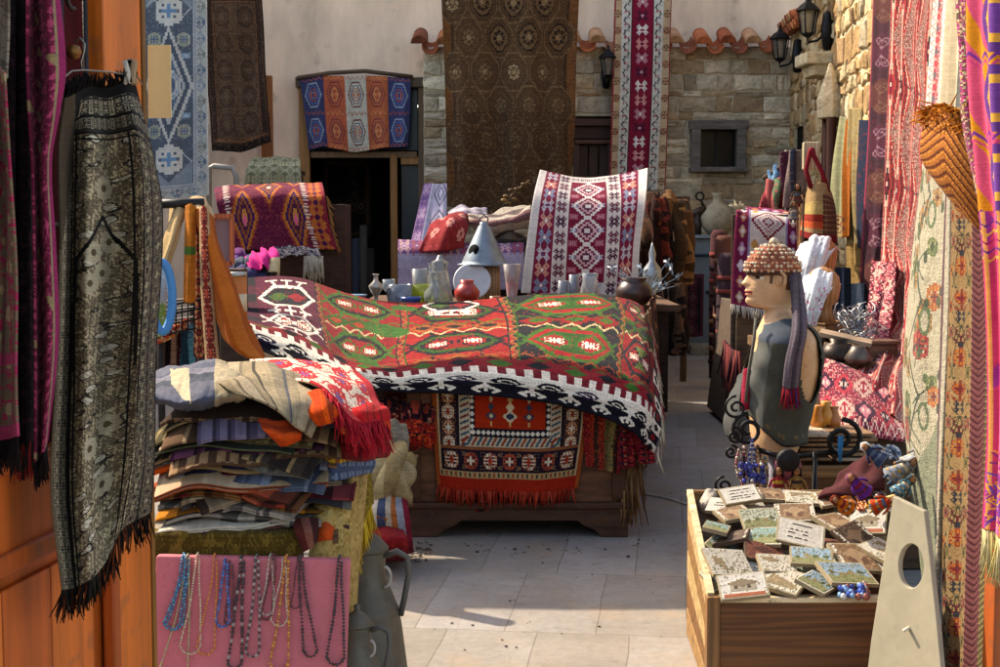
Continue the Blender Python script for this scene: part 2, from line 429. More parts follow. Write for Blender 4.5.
# ------------------------------------------------------------------ ground
def ground_material():
    m = bpy.data.materials.new('paving_slabs'); m.use_nodes = True
    nt = m.node_tree; N, L = nt.nodes, nt.links; b = N['Principled BSDF']; b.inputs['Roughness'].default_value = .8; b.inputs['Specular IOR Level'].default_value = .3
    tc = N.new('ShaderNodeTexCoord'); mp = N.new('ShaderNodeMapping'); mp.inputs['Rotation'].default_value = (0, 0, .12); mp.inputs['Location'].default_value = (.13, .3, 0)
    L.new(tc.outputs['Object'], mp.inputs['Vector'])
    wn = N.new('ShaderNodeTexNoise'); wn.inputs['Scale'].default_value = 3; L.new(mp.outputs[0], wn.inputs['Vector'])
    wv = N.new('ShaderNodeMixRGB'); wv.blend_type = 'ADD'; wv.inputs['Fac'].default_value = .02
    L.new(mp.outputs[0], wv.inputs['Color1']); L.new(wn.outputs['Color'], wv.inputs['Color2'])
    br = N.new('ShaderNodeTexBrick'); br.inputs['Scale'].default_value = 1
    br.inputs['Brick Width'].default_value = .36; br.inputs['Row Height'].default_value = .95; br.inputs['Mortar Size'].default_value = .003; br.inputs['Mortar Smooth'].default_value = .4
    br.inputs['Color1'].default_value = (*lin('#908a84'), 1); br.inputs['Color2'].default_value = (*lin('#82796e'), 1); br.inputs['Mortar'].default_value = (*lin('#6a6258'), 1)
    br.offset = .37
    L.new(wv.outputs[0], br.inputs['Vector'])
    def noise(scale, lo, hi, a, c, detail=8):
        n = N.new('ShaderNodeTexNoise'); n.inputs['Scale'].default_value = scale; n.inputs['Detail'].default_value = detail; n.inputs['Roughness'].default_value = .7
        L.new(mp.outputs[0], n.inputs['Vector'])
        r = N.new('ShaderNodeMapRange'); r.inputs['From Min'].default_value = lo; r.inputs['From Max'].default_value = hi; r.inputs['To Min'].default_value = a; r.inputs['To Max'].default_value = c
        L.new(n.outputs['Fac'], r.inputs['Value']); return r.outputs[0]
    def mul(col, fac):
        v = N.new('ShaderNodeVectorMath'); v.operation = 'SCALE'; L.new(col, v.inputs[0]); L.new(fac, v.inputs['Scale']); return v.outputs[0]
    def mix(col, c2, fac):
        x = N.new('ShaderNodeMixRGB'); L.new(fac, x.inputs['Fac']); L.new(col, x.inputs['Color1']); x.inputs['Color2'].default_value = (*lin(c2), 1); return x.outputs[0]
    c = mul(br.outputs['Color'], noise(1.7, .3, .7, .8, 1.15))
    c = mul(c, noise(22, .3, .7, .86, 1.12))
    c = mix(c, '#a08058', noise(2.6, .52, .75, 0, .5))
    c = mix(c, '#5a5048', noise(9, .56, .75, 0, .6)); c = mix(c, '#6a5c4c', noise(1.1, .5, .72, 0, .45)); c = mix(c, '#3c342c', noise(45, .64, .72, 0, .5))
    vo = N.new('ShaderNodeTexVoronoi'); vo.feature = 'DISTANCE_TO_EDGE'; vo.inputs['Scale'].default_value = 2.6
    L.new(wv.outputs[0], vo.inputs['Vector'])
    cr = N.new('ShaderNodeMapRange'); cr.inputs['From Max'].default_value = .012; cr.inputs['To Min'].default_value = .35; cr.inputs['To Max'].default_value = 0
    L.new(vo.outputs['Distance'], cr.inputs['Value'])
    c = mix(c, '#7a7064', cr.outputs[0])
    L.new(c, b.inputs['Base Color'])
    bp = N.new('ShaderNodeBump'); bp.inputs['Strength'].default_value = .35; bp.inputs['Distance'].default_value = .006
    n = N.new('ShaderNodeTexNoise'); n.inputs['Scale'].default_value = 40; n.inputs['Detail'].default_value = 6; L.new(mp.outputs[0], n.inputs['Vector'])
    ad = N.new('ShaderNodeMath'); ad.operation = 'SUBTRACT'; L.new(n.outputs['Fac'], ad.inputs[0]); L.new(br.outputs['Fac'], ad.inputs[1])
    L.new(ad.outputs[0], bp.inputs['Height']); L.new(bp.outputs[0], b.inputs['Normal'])
    return m
g = MB().add([(-60, -20, 0), (60, -20, 0), (60, 120, 0), (-60, 120, 0)], [[0, 1, 2, 3]], '#a09890').build('ground', ground_material(), loc=(0, 0, 0))
tag(g, kind='structure')

# ------------------------------------------------------------------ masonry
M['plaster'] = mat('stained_lime_plaster', .95, nscale=.8, namp=.36, bscale=9, bump=.6, bdist=.03, stretch=(1, 1, .4), speck=.3, spec=.1)

def cells(L, H, ops):
    ts = sorted({0, L, *[o[0] for o in ops], *[o[2] for o in ops]}); zs = sorted({0, H, *[o[1] for o in ops], *[o[3] for o in ops]})
    for a, b in zip(ts, ts[1:]):
        for c, d in zip(zs, zs[1:]):
            if not any(o[0] <= a and b <= o[2] and o[1] <= c and d <= o[3] for o in ops): yield a, c, b, d

def backing(name, O, D, Nn, L, H, ops, th, col, material, parent):
    mb = MB(); O, D, Nn = Vector(O), Vector(D), Vector(Nn)
    for a, c, b, d in cells(L, H, ops):
        p = [O + D * a + Vector((0, 0, c)), O + D * b + Vector((0, 0, c)), O + D * b + Vector((0, 0, d)), O + D * a + Vector((0, 0, d))]
        V = p + [q - Nn * th for q in p]
        mb.add(V, [[0, 1, 2, 3], [7, 6, 5, 4], [0, 4, 5, 1], [1, 5, 6, 2], [2, 6, 7, 3], [3, 7, 4, 0]], col)
    return mb.build(name, material, parent, smooth=False)

def stones(name, O, D, Nn, L, H, ops, cols, parent, ch=(.14, .3), cw=(.25, .7), jit=.01, dep=.05, gp=.012):
    mb = MB(); O, D, Nn = Vector(O), Vector(D), Vector(Nn); z = .02
    while z < H - .05:
        h = min(R.uniform(*ch), H - z); t = 0.0
        if H - z - h < .08: h = H - z
        while t < L:
            wd = min(R.uniform(*cw) * (1 if R.random() < .75 else .5), L - t)
            if L - t - wd < .1: wd = L - t
            a, b, c, d = t + gp, t + wd - gp, z + gp, z + h - gp
            for o in ops:
                if b > o[0] and a < o[2] and d > o[1] and c < o[3]:
                    if a < o[0] - .06: b = o[0] - .005
                    elif b > o[2] + .06: a = o[2] + .005
                    elif c < o[1] - .06: d = o[1] - .005
                    elif d > o[3] + .06: c = o[3] + .005
                    else: b = a
            if b - a > .04:
                q = [(a, c), ((a + b) / 2, c), (b, c), (b, (c + d) / 2), (b, d), ((a + b) / 2, d), (a, d), (a, (c + d) / 2)]
                q = [(x + R.gauss(0, jit), y + R.gauss(0, jit)) for x, y in q]
                k = R.uniform(.01, dep); mx, my = (a + b) / 2, (c + d) / 2
                col = lin(R.choice(cols)) * R.uniform(.72, 1.2)
                V = [O + D * x + Vector((0, 0, y)) for x, y in q]
                ins = min(.02, (b - a) * .15, (d - c) * .15)
                def inset(x, y, e): return (x + (mx - x) * e / max(abs(mx - x), e, .05), y + (my - y) * e / max(abs(my - y), e, .05))
                q1 = [inset(x, y, ins * .35) for x, y in q]; q2 = [inset(x, y, ins) for x, y in q]
                V += [O + D * x + Vector((0, 0, y)) + Nn * k * .7 for x, y in q1] + [O + D * x + Vector((0, 0, y)) + Nn * (k + R.gauss(0, .006)) for x, y in q2]
                V.append(O + D * mx + Vector((0, 0, my)) + Nn * (k + R.uniform(0, .02)))
                F = []
                for r in (0, 8):
                    for i in range(8): F.append([r + i, r + (i + 1) % 8, r + 8 + (i + 1) % 8, r + 8 + i])
                F += [[16 + i, 16 + (i + 1) % 8, 24] for i in range(8)]
                mb.add(V, F, col)
            t += wd
        z += h
    return mb.build(name, 'stone', parent, smooth=False)

def roof_tiles(mb, O, D, Nn, L, pitch=.3, r=.13, ln=.5, sl=.35, seed=0):
    """a row of half-round tiles along D, sloping down towards Nn"""
    O, D, Nn = Vector(O), Vector(D), Vector(Nn); n = int(L / pitch)
    for i in range(n):
        for lay in (0, 1):
            c = O + D * ((i + .5 * lay) * pitch + R.gauss(0, .012)) + Vector((0, 0, (.05 if lay == 0 else .035) + R.gauss(0, .008)))
            ax = (Nn - Vector((0, 0, sl))).normalized(); col = lin(R.choice(['#b5653f', '#a4583a', '#c27a4e', '#96553c', '#b98a66'])) * R.uniform(.8, 1.15)
            up = D.cross(ax); up = up if up.z > 0 else -up
            V = []
            for e, s in ((-.6, .85), (.4, 1.0)):
                for rr in (r * s, r * s - .018):
                    for k in range(9):
                        a = PI * k / 8 if lay == 0 else PI + PI * k / 8
                        V.append(c + ax * ln * e + D * math.cos(a) * rr + up * math.sin(a) * rr)
            F = []
            for k in range(8):
                F += [[k, k + 1, 18 + k + 1, 18 + k], [9 + k + 1, 9 + k, 27 + k, 27 + k + 1], [k + 1, k, 9 + k, 9 + k + 1], [18 + k, 18 + k + 1, 27 + k + 1, 27 + k]]
            F += [[0, 18, 27, 9], [8, 17, 35, 26]]
            if lay == 0: F += [[27 + k for k in range(9)]]
            mb.add(V, F, col)

WARM = ['#c4b096', '#b09c82', '#d0bea2', '#b89c78', '#a08e74', '#c8b69a', '#b09270', '#bba88c']
BY = 20.0
x0, x1 = at(424, 200, BY).x, at(790, 200, BY).x
ztop = at(600, 47, BY).z
def tz(px, py, Y=BY): p = at(px, py, Y); return p.x, p.z
wx0, wz0 = tz(690, 172); wx1, wz1 = tz(745, 121)
dx0, _ = tz(574, 200); dx1, dz1 = tz(612, 116)
ops = [(wx0 - x0, wz0, wx1 - x0, wz1), (dx0 - x0, 0, dx1 - x0, dz1)]
sw = thing('stone_wall', (x0, BY, 0), 'coursed grey-beige stone wall with a small framed window, closing the far end of the lane', 'stone wall')
backing('mortar', (x0, BY, 0), (1, 0, 0), (0, -1, 0), x1 - x0, ztop, ops, .35, '#c0b094', 'mortar', sw)
stones('stonework', (x0, BY, 0), (1, 0, 0), (0, -1, 0), x1 - x0, ztop, ops, WARM, sw, ch=(.08, .23), cw=(.16, .55), dep=.028, gp=.006)
mb = MB(); roof_tiles(mb, (x0 - .05, BY - .05, ztop + .04), (1, 0, 0), (0, -1, 0), x1 - x0 - .1, pitch=.36, r=.12, ln=.5, sl=.4)
mb.build('tile_coping', 'clay', sw)
wf = MB()
fw = .13
for c, d in (((wx0 + fw / 2, BY - .04, (wz0 + wz1) / 2), (fw, .2, wz1 - wz0)), ((wx1 - fw / 2, BY - .04, (wz0 + wz1) / 2), (fw, .2, wz1 - wz0)),
             (((wx0 + wx1) / 2, BY - .045, wz1 - .06), (wx1 - wx0 + .06, .2, .13)), (((wx0 + wx1) / 2, BY - .06, wz0 + .03), (wx1 - wx0 + .04, .26, .07))):
    wf.box(c, d, '#6a6058')
win = wf.build('window', 'woodold', sw, smooth=False, bev=.008)
MB().box(((wx0 + wx1) / 2, BY + .14, (wz0 + wz1) / 2), (wx1 - wx0 - .2, .02, wz1 - wz0 - .16), '#0d0e10').build('pane', 'pane', win, smooth=False)
MB().box(((wx0 + wx1) / 2, BY + .12, (wz0 + wz1) / 2), (.035, .03, wz1 - wz0 - .16), '#2c2824').build('glazing_bar', 'woodold', win, smooth=False)
# old brown door under a moulded lintel
dr = MB()
for i in range(3): dr.box((dx0 + .06 + (dx1 - dx0 - .1) * (i + .5) / 3, BY + .05, dz1 / 2 - .2), ((dx1 - dx0 - .12) / 3 - .012, .05, dz1 - .42), '#43281c')
door = dr.build('door', 'woodz', sw, smooth=False, bev=.006)
MB().box(((dx0 + dx1) / 2, BY - .03, dz1 - .1), (dx1 - dx0 + .1, .24, .1), '#4e3122').box(((dx0 + dx1) / 2, BY - .01, dz1 - .24), (dx1 - dx0 + .02, .14, .18), '#3a241a').box(((dx0 + dx1) / 2, BY - .03, dz1 - .37), (dx1 - dx0 - .02, .16, .06), '#55362a').build('lintel', 'woodx', door, smooth=False, bev=.012)
MB().box((dx0 + .03, BY, dz1 / 2 - .2), (.08, .16, dz1 - .4), '#4a3024').box((dx1 - .03, BY, dz1 / 2 - .2), (.08, .16, dz1 - .4), '#4a3024').build('frame', 'woodz', door, smooth=False, bev=.006)

# plastered house behind
PY = 20.45
pb = thing('plaster_house', (0, PY, 0), 'tall house of stained pinkish plaster with an open dark shop doorway', 'house')
ox0, oz1 = tz(304, 82, PY); ox1, _ = tz(424, 82, PY)
X0 = -9.0
backing('wall', (X0, PY, 0), (1, 0, 0), (0, -1, 0), 18, 9.8, [(ox0 - X0, 0, ox1 - X0, oz1)], .5, '#eccbae', 'plaster', pb)
MB().box((X0 + 9, PY + .5, 9.95), (18.8, 1.8, .22), '#9a6a4c').build('eave', 'clay', pb, smooth=False)
# open dark shop room
a, b_ = ox0 - 1.2, ox1 + .6
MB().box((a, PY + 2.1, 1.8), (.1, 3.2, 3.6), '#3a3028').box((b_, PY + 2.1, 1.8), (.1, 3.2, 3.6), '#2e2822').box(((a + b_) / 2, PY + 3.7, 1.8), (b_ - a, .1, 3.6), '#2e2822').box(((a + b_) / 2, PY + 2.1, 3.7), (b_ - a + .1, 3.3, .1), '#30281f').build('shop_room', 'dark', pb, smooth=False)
fr = MB(); rail = tz(360, 155, PY)[1]; px_ = tz(398, 200, PY)[0]
def jamb(px0, px1, py0, col='#8a5a2c', y=-.06):
    xa, xb = tz(px0, 200, PY)[0], tz(px1, 200, PY)[0]; z = tz(300, py0, PY)[1]
    fr.box(((xa + xb) / 2, PY + y, z / 2), (xb - xa, .14, z), col)
jamb(301, 311, 80, '#9c6a36'); jamb(391, 398, 155, '#9a6530'); jamb(419, 425, 84, '#6c533c')
fr.box(((ox0 + ox1) / 2, PY - .05, rail), (ox1 - ox0 - .2, .12, .09), '#7a5a3c')
fr.box(((px_ + ox1) / 2, PY - .045, tz(0, 161, PY)[1]), (ox1 - px_ - .1, .1, .11), '#a06c38')
fr.box(((ox0 + ox1) / 2, PY - .09, oz1 - .02), (ox1 - ox0 + .2, .2, .14), '#5a4636')
sd = fr.build('door_frame', 'woodz', pb, smooth=False, bev=.008)
MB().box(((ox0 + ox1) / 2, PY + .06, (rail + oz1) / 2), (ox1 - ox0 - .2, .015, oz1 - rail - .14), '#27303c').build('fanlight_pane', 'pane', pb, smooth=False)
MB().box(((px_ + ox1) / 2, PY + .05, rail / 2 + .2), (ox1 - px_ - .1, .015, rail - .6), '#2a3138').build('side_pane', 'pane', pb, smooth=False)
# things dimly seen in the shop
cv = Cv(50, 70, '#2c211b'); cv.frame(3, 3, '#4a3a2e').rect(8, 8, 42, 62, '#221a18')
for i in range(3): cv.stamp(GUL, 15 + i * 12, 42, P('#50402f', '#141014', '#6a4a3a'), .8)
for i in range(4): cv.stamp(STAR, 32, 12 + i * 10, P('#46392d', '#181416'), .6)
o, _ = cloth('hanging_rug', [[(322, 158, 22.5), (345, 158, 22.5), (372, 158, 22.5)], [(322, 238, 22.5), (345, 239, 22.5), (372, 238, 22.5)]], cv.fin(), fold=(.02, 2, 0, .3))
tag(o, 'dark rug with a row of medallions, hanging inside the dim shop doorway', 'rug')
for px, h, c in ((347, 1.55, '#3a3f4c'), (356, 1.4, '#4a4a52'), (364, 1.6, '#5b5348'), (371, 1.25, '#3c332c')):
    p = atz(px, 300, 0); p = Vector((at(px, 300, 21.3).x, 21.3, 0))
    tag(MB().lathe([(.001, 0), (.06, .01), (.065, h * .5), (.06, h - .01), (.04, h), (.001, h - .005)], p, c, 12).build('rolled_rug', 'rug', loc=p),
        {347: 'slate blue rolled rug standing in the shop doorway, leftmost of its row', 356: 'grey rolled rug standing second from the left in the shop doorway', 364: 'tallest rolled rug, brownish, standing in the dim shop doorway', 371: 'short dark brown rolled rug standing nearest the door post in the shop'}[px], 'rolled rug', 'rolled rugs in the shop doorway')

# right-hand rubble wall
rd = Vector((-.073, -1, 0)).normalized(); rn = Vector((-1, .073, 0)).normalized()
ro = Vector((2.67 + .073 * BY, BY, 0))
rw = thing('rubble_wall', ro, 'rough rubble stone wall running along the right of the lane, sunlit in its nearer half', 'stone wall')
RUBBLE = ['#b09468', '#a08058', '#b8a078', '#947a58', '#bfaa84', '#a8865c', '#8c7050', '#b0a084']  # stone tones shared by both stretches of the rubble wall
def rwt(px):   # distance along the wall of a pixel column
    k = (px - CX) / FL * CT * 1.0
    Y = 2.67 / ((px - CX) / FL - .073); return (BY - Y) / abs(rd.y), Y
t1, _ = rwt(807)
wa, wY = rwt(792); wb, _ = rwt(801)
wz = at(797, 128, wY).z; wz2 = at(797, 158, wY).z
rops = [(wa, wz2, wb, wz)]
lo = thing('dummy', ro, None, None) if False else None
backing('mortar', ro, rd, rn, t1, 4.25, rops, .4, '#b8a688', 'mortar', rw)
stones('stonework', ro, rd, rn, t1, 4.25, rops, RUBBLE, rw, ch=(.12, .3), cw=(.14, .42), jit=.02, dep=.04, gp=.014)
o2 = ro + rd * t1
backing('mortar', o2, rd, rn, 9.5, 5.6, [], .4, '#c4b494', 'mortar', rw)
stones('stonework', o2, rd, rn, 9.5, 5.6, [], RUBBLE, rw, ch=(.14, .36), cw=(.14, .5), jit=.022, dep=.045, gp=.016)
mb = MB(); roof_tiles(mb, ro + Vector((0, 0, 4.33)), rd, rn, t1, pitch=.26, r=.11, ln=.5); mb.build('tile_eave', 'clay', rw)
tm = (wa + wb) / 2; pc = ro + rd * tm
MB().box(pc + Vector((.06, 0, (wz + wz2) / 2)), (.04, wb - wa, wz - wz2), '#14120f', rz=math.atan2(rd.y, rd.x) + PI / 2).build('window', 'dark', rw, smooth=False)
tl, lY = rwt(828); pl = ro + rd * tl + rn * .16; zl = at(828, 60, lY).z
MB().box(pl + Vector((0, 0, zl)), (.42, .5, .14), '#c4b594', rz=.07).box(pl + rn * -.04 + Vector((0, 0, zl - .13)), (.32, .42, .14), '#b5a280', rz=.07).build('stone_corbel', 'stone', rw, smooth=False, bev=.02)
tl2, _ = rwt(836); pp = ro + rd * tl2 + rn * .12
zz1 = at(836, 118, 15.9).z
MB().tube([pp + Vector((0, 0, .05)), pp + Vector((0, 0, zz1))], .07, '#3a2018', 8).tube([pp + rd * .22 + Vector((0, 0, .05)), pp + rd * .22 + Vector((0, 0, zz1))], .06, '#45281c', 8).build('downpipe', 'iron', rw)
MB().lathe([(.001, 0), (.14, .02), (.15, .22), (.02, .62), (.001, .63)], pp + rd * .1 + Vector((0, 0, zz1 - .02)), '#c9b593', 8).build('light_wedge', 'stone', rw, smooth=False)  # pale solid standing in for a pointed patch of light between shadows

# left wing closing the yard, with an unseen canopy added to shade the paving
lw = thing('side_house', (-5.4, 10, 0), 'plain plastered side house along the left of the yard, hidden behind the hanging carpets', 'house')
MB().box((-5.6, 8.5, 1.75), (.4, 23, 3.5), '#b29c84').build('wall', 'plaster', lw, smooth=False)
cn = thing('shade_canopy', (-5.4, 9, 3.4), 'added cream cloth canopy on struts, out of view, shading the paving', 'canopy')
G = np.array([[(-5.38 + i * .9, 7.97 + .3 * j, 3.62 + .05 * math.sin(i * 2 + j) - .06 * math.sin(PI * j / 3)) for i in range(5)] for j in range(4)])
cloth('cloth', G, Cv(40, 30, '#cbbfa6').fin(.03), 'cloth', cn, .004, world=True, rum=.03)
for y in (8.03, 8.8): MB().tube([(-5.38, y, 2.6), (-3.6, y, 3.5)], .03, '#6a4a30').tube([(-5.38, y, 3.55), (-1.85, y, 3.54)], .025, '#6a4a30').build('strut', 'woodx', cn)

# lanterns
def lantern(p, wallp, s, label):
    t = thing('wall_lantern', wallp, label, 'lantern', 'black wall lanterns')
    k = s; p = Vector(p); wp = Vector(wallp)
    MB().lathe([(.001, -.22 * k), (.05 * k, -.2 * k), (.075 * k, 0), (.05 * k, .2 * k), (.001, .22 * k)], wp, '#17181a', 10, Matrix.Diagonal((1, 1, 1))).build('back_plate', 'iron', t)
    q = p - Vector((0, 0, .24 * k))
    MB().tube([wp, wp + (q - wp) * .5 - Vector((0, 0, .05 * k)), q - Vector((0, 0, .02)), q + Vector((0, 0, .04))], .016 * k, '#17181a', 6).build('bracket', 'iron', t)
    cage = MB().lathe([(.001, -.21 * k), (.03 * k, -.2 * k), (.075 * k, -.17 * k), (.08 * k, -.155 * k), (.001, -.15 * k)], p, '#17181a', 6)
    for j in range(6):
        a = PI / 3 * j
        cage.tube([p + Vector((.075 * k * math.cos(a), .075 * k * math.sin(a), -.16 * k)), p + Vector((.115 * k * math.cos(a), .115 * k * math.sin(a), .09 * k))], .009 * k, '#17181a', 4)
    cage.build('cage', 'iron', t)
    MB().lathe([(.066 * k, -.155 * k), (.1 * k, .085 * k)], p, '#8d8a80', 6).build('glass', 'glass', t, smooth=False)
    MB().lathe([(.135 * k, .08 * k), (.14 * k, .095 * k), (.09 * k, .15 * k), (.035 * k, .19 * k), (.03 * k, .21 * k), (.012 * k, .22 * k), (.02 * k, .25 * k), (.001, .28 * k)], p, '#17181a', 6).build('cap', 'iron', t, smooth=False)
    return t
p = at(608, 64, 19.6); lantern(p, p + Vector((.0, .36, -.1)), .95, 'black lantern on the far wall, left of the tall red and white runner')
_, y1_ = rwt(799); wp = Vector((2.6 + .073 * y1_, y1_, at(799, 56, y1_).z)); lantern((at(780, 46, y1_ + .1)), wp, 1.05, 'black lantern in shade where the right wall meets the far wall')
_, y2_ = rwt(829); wp = Vector((2.6 + .073 * y2_, y2_, at(829, 31, y2_).z)); lantern((at(808, 19, y2_ + .1)), wp, 1.05, 'black lantern catching the sun on the right wall above a stone corbel')
# ------------------------------------------------------------------ carpets hung along the far end
def border(cv, i, t, bg, st=None, pals=None, n=10, sx=1.0, m=None):
    """a framed border of width t at inset i with a motif repeated round it"""
    cv.frame(i, t, bg)
    if st is not None:
        w, h = cv.w, cv.h; c = i + t / 2; m = m or max(2, round(n * w / h))
        cv.vrow(st, c, i + t, h - i - t, n, pals, sx, rot=True); cv.vrow(st, w - c, i + t, h - i - t, n, pals, sx, rot=True)
        cv.hrow(st, c, i + t * .5, w - i - t * .5, m, pals, sx); cv.hrow(st, h - c, i + t * .5, w - i - t * .5, m, pals, sx)

def rug_blue():
    c = Cv(84, 260, '#3e4a5a')
    border(c, 0, 14, '#b0aea4', HOOK, [P('#6c7c8a'), P('#75766a'), P('#4c6076')], 13, .95)
    c.frame(0, 1.5, '#cfcabd').frame(13, 1.6, '#8e94a0').frame(15, 1.2, '#c0bfb8')
    for s in (1, -1):
        for sd in (1, -1):
            cx, cy = (17 if sd > 0 else 67), (17 if s > 0 else 243)
            for k in range(26):
                c.rect(min(cx, cx + sd * (27 - k)), cy + s * k - .6, max(cx, cx + sd * (27 - k)), cy + s * k + .6, '#7c8790')
    c.noise(['#8c9296'], .05)
    for s in (1, -1):
        c.zig(130 - s * 84, 14, 50, 2, '#b7b6b4', ph=0 if s > 0 else 25, span=(17, 67))
    c.loz(42, 130, 26, 66, '#c3c0b6', 4).loz(42, 130, 22, 58, '#344254', 4).loz(42, 130, 17, 44, '#b4b5b0', 4).loz(42, 130, 14, 36, '#46607a', 4)
    c.stamp(GUL, 42, 130, P('#c3c0b6', '#7f93a6', '#33445c'), 1.6, 2.2)
    for y in (46, 214): c.stamp(ROSE, 42, y, P('#cfcbbf', '#cfcbbf', '#5c86a8'), 3.1)
    for y in (78, 182):
        for x in (26, 58): c.stamp(ROSE, x, y, P('#a8a892', '#8c8f7c', '#4a617c'), 1.5)
    for y in (96, 164):
        for x in (24, 60): c.stamp(CROSS, x, y, P('#9db4c6'), 1.1)
    return c.fin(.06, .18)
o, _ = cloth('hanging_carpet', [[(130, -30, 12), (170, -30, 12), (207, -30, 12)], [(130, 90, 12), (170, 90, 11.98), (208, 90, 12)], [(131, 204, 11.9), (170, 200, 11.95), (209, 195, 12)]], rug_blue(), fold=(.018, 2, .2, .6))
tag(o, 'slate blue medallion rug with pale grey border, hanging just past the orange door', 'rug')

def rug_brown():
    c = Cv(84, 190, '#5a4230')
    c.frame(0, 14, '#33241d').frame(3, 1.5, '#5d4030').frame(11, 2, '#6a4630')
    c.hrow(CROSS, 7, 4, 80, 9, [P('#80553a')], .8).hrow(CROSS, 178, 4, 80, 10, [P('#8a5a3c')], .9).rect(0, 182, 84, 190, '#211815')
    for i in range(5):
        for j in range(2): c.octa(26 + j * 32 + (i % 2) * 0, 30 + i * 32, 13, 15, '#5c4534').octa(26 + j * 32, 30 + i * 32, 11, 13, '#453126').stamp(GUL, 26 + j * 32, 30 + i * 32, P('#5f4836', '#3a2a22', '#6a5240'), 1.1)
    return c.noise(['#5d4735', '#39291f'], .12).fin(.12)
o, _ = cloth('hanging_carpet', [[(203, -8, 19.6), (232, -8, 19.6), (262, -8, 19.6)], [(206, 70, 19.6), (236, 70, 19.6), (266, 70, 19.6)], [(211, 150, 19.5), (240, 152, 19.5), (271, 142, 19.6)]], rug_brown(), fold=(.05, 1.8, .4, .5), rum=.03)
tag(o, 'dark brown worn carpet hanging on the plaster house, left of the shop doorway', 'rug')

def rug_five():
    c = Cv(110, 80, '#c85a28')
    cols = ['#262a5a', '#c5562a', '#cfc3ac', '#c8602e', '#2a3064']
    for i, k in enumerate(cols):
        x0 = i * 22; c.rect(x0, 0, x0 + 22, 80, k)
        ink = {'#262a5a': ('#8f98a8', '#b04a38', '#4a62a0'), '#2a3064': ('#8f9cb0', '#b8503a', '#4a62a0'), '#cfc3ac': ('#7a4a3c', '#c06038', '#4b4a66')}.get(k, ('#8c2f22', '#e08a4c', '#6a2a28'))
        for cy in (20, 60):
            c.hexa(x0 + 11, cy, 9, 14, ink[0], .55).hexa(x0 + 11, cy, 7.6, 12.4, k, .55)
            for r, q in ((10, ink[2]), (7, ink[1]), (4, ink[0])): c.hexa(x0 + 11, cy, r * .62, r, q, .6).hexa(x0 + 11, cy, r * .62 - 1.2, r - 1.4, k, .6)
            c.stamp(CROSS, x0 + 11, cy, P(ink[1]), .8)
        for cy in (2.5, 40, 77): c.zig(cy, 1.5, 5, 1.3, ink[1], span=(x0 + 1, x0 + 21))
    return c.fin(.08)
o, _ = cloth('striped_kilim', [[(300, 80, 20.2), (320, 76, 20.2), (350, 76, 20.2), (380, 76, 20.2), (411, 79, 20.2)], [(305, 115, 20.2), (322, 114, 20.2), (352, 115, 20.2), (381, 114, 20.2), (410, 115, 20.2)], [(309, 150, 20.2), (325, 147, 20.15), (354, 152, 20.2), (383, 148, 20.15), (408, 147, 20.2)]], rug_five() * .8 + .03, fold=(.025, 5, .05, .6))
tag(o, 'short kilim of five navy, orange and cream stripes hung over the shop doorway fanlight', 'rug')
p = at(355, 74, 20.2)
tag(MB().tube([at(297, 78, 20.2), at(330, 73, 20.2), at(365, 71, 20.22), at(413, 77, 20.22)], .03, '#5d4634').build('hanging_pole', 'woodx'), 'crooked wooden pole above the shop doorway holding the five-striped kilim', 'pole')

def rug_oct():
    c = Cv(150, 240, '#523b28')
    c.rect(0, 0, 9, 240, '#6b4222').rect(141, 0, 150, 240, '#6e4526').rect(0, 232, 150, 240, '#5b391f').rect(9, 0, 12, 240, '#3c2a1e').rect(138, 0, 141, 240, '#382619')
    for j in range(7):
        for i in range(5):
            cx, cy = 12 + i * 34 + (j % 2) * 17, 14 + j * 37
            if cx > 140: continue
            hot = (j, i) in ((0, 1), (1, 1), (1, 2), (0, 2), (1, 3), (0, 3)); pale = (j + 2 * i) % 3 == 0
            c.octa(cx, cy, 16.4, 22, '#6e563c', 1.35).octa(cx, cy, 15.2, 20.4, '#4f3926', 1.35)
            c.octa(cx, cy, 11.5, 15, '#1f1814' if hot else '#5c442e', 1.3).octa(cx, cy, 9.8, 13, '#6c5238' if hot else '#503a28', 1.3)
            for a in range(8): c.ell(cx + 5.4 * math.cos(a * PI / 4), cy + 7 * math.sin(a * PI / 4), 1.9, 2.4, '#1f1814' if hot else ('#a08a68' if pale and j < 3 else '#765c40'))
            c.ell(cx, cy, 2.6, 3.4, '#8d7556' if j < 3 else '#66503a')
    c.m((rng.random((240, 150)) < .3) & (c.y > 130), '#3e2c1e')
    c.noise(['#5e4630', '#463222'], .14)
    return c.fin(.12)
Y = 18.3
o, _ = cloth('hanging_carpet', [[(441, -10, Y), (475, -10, Y), (510, -10, Y), (545, -10, Y), (579, -10, Y)],
    [(444, 60, Y), (478, 60, Y), (510, 60, Y - .05), (543, 60, Y), (575, 60, Y + .1)],
    [(446, 130, Y), (480, 130, Y), (512, 130, Y), (545, 130, Y - .05), (571, 130, Y + .15)],
    [(447, 206, Y - .05), (480, 212, Y), (512, 218, Y), (545, 214, Y), (570, 207, Y + .15)]], rug_oct(), fold=(.075, 2.4, .4, .6), rum=.05)
tag(o, 'huge dark brown carpet with a lattice of octagons, hanging before the far stone wall', 'rug')

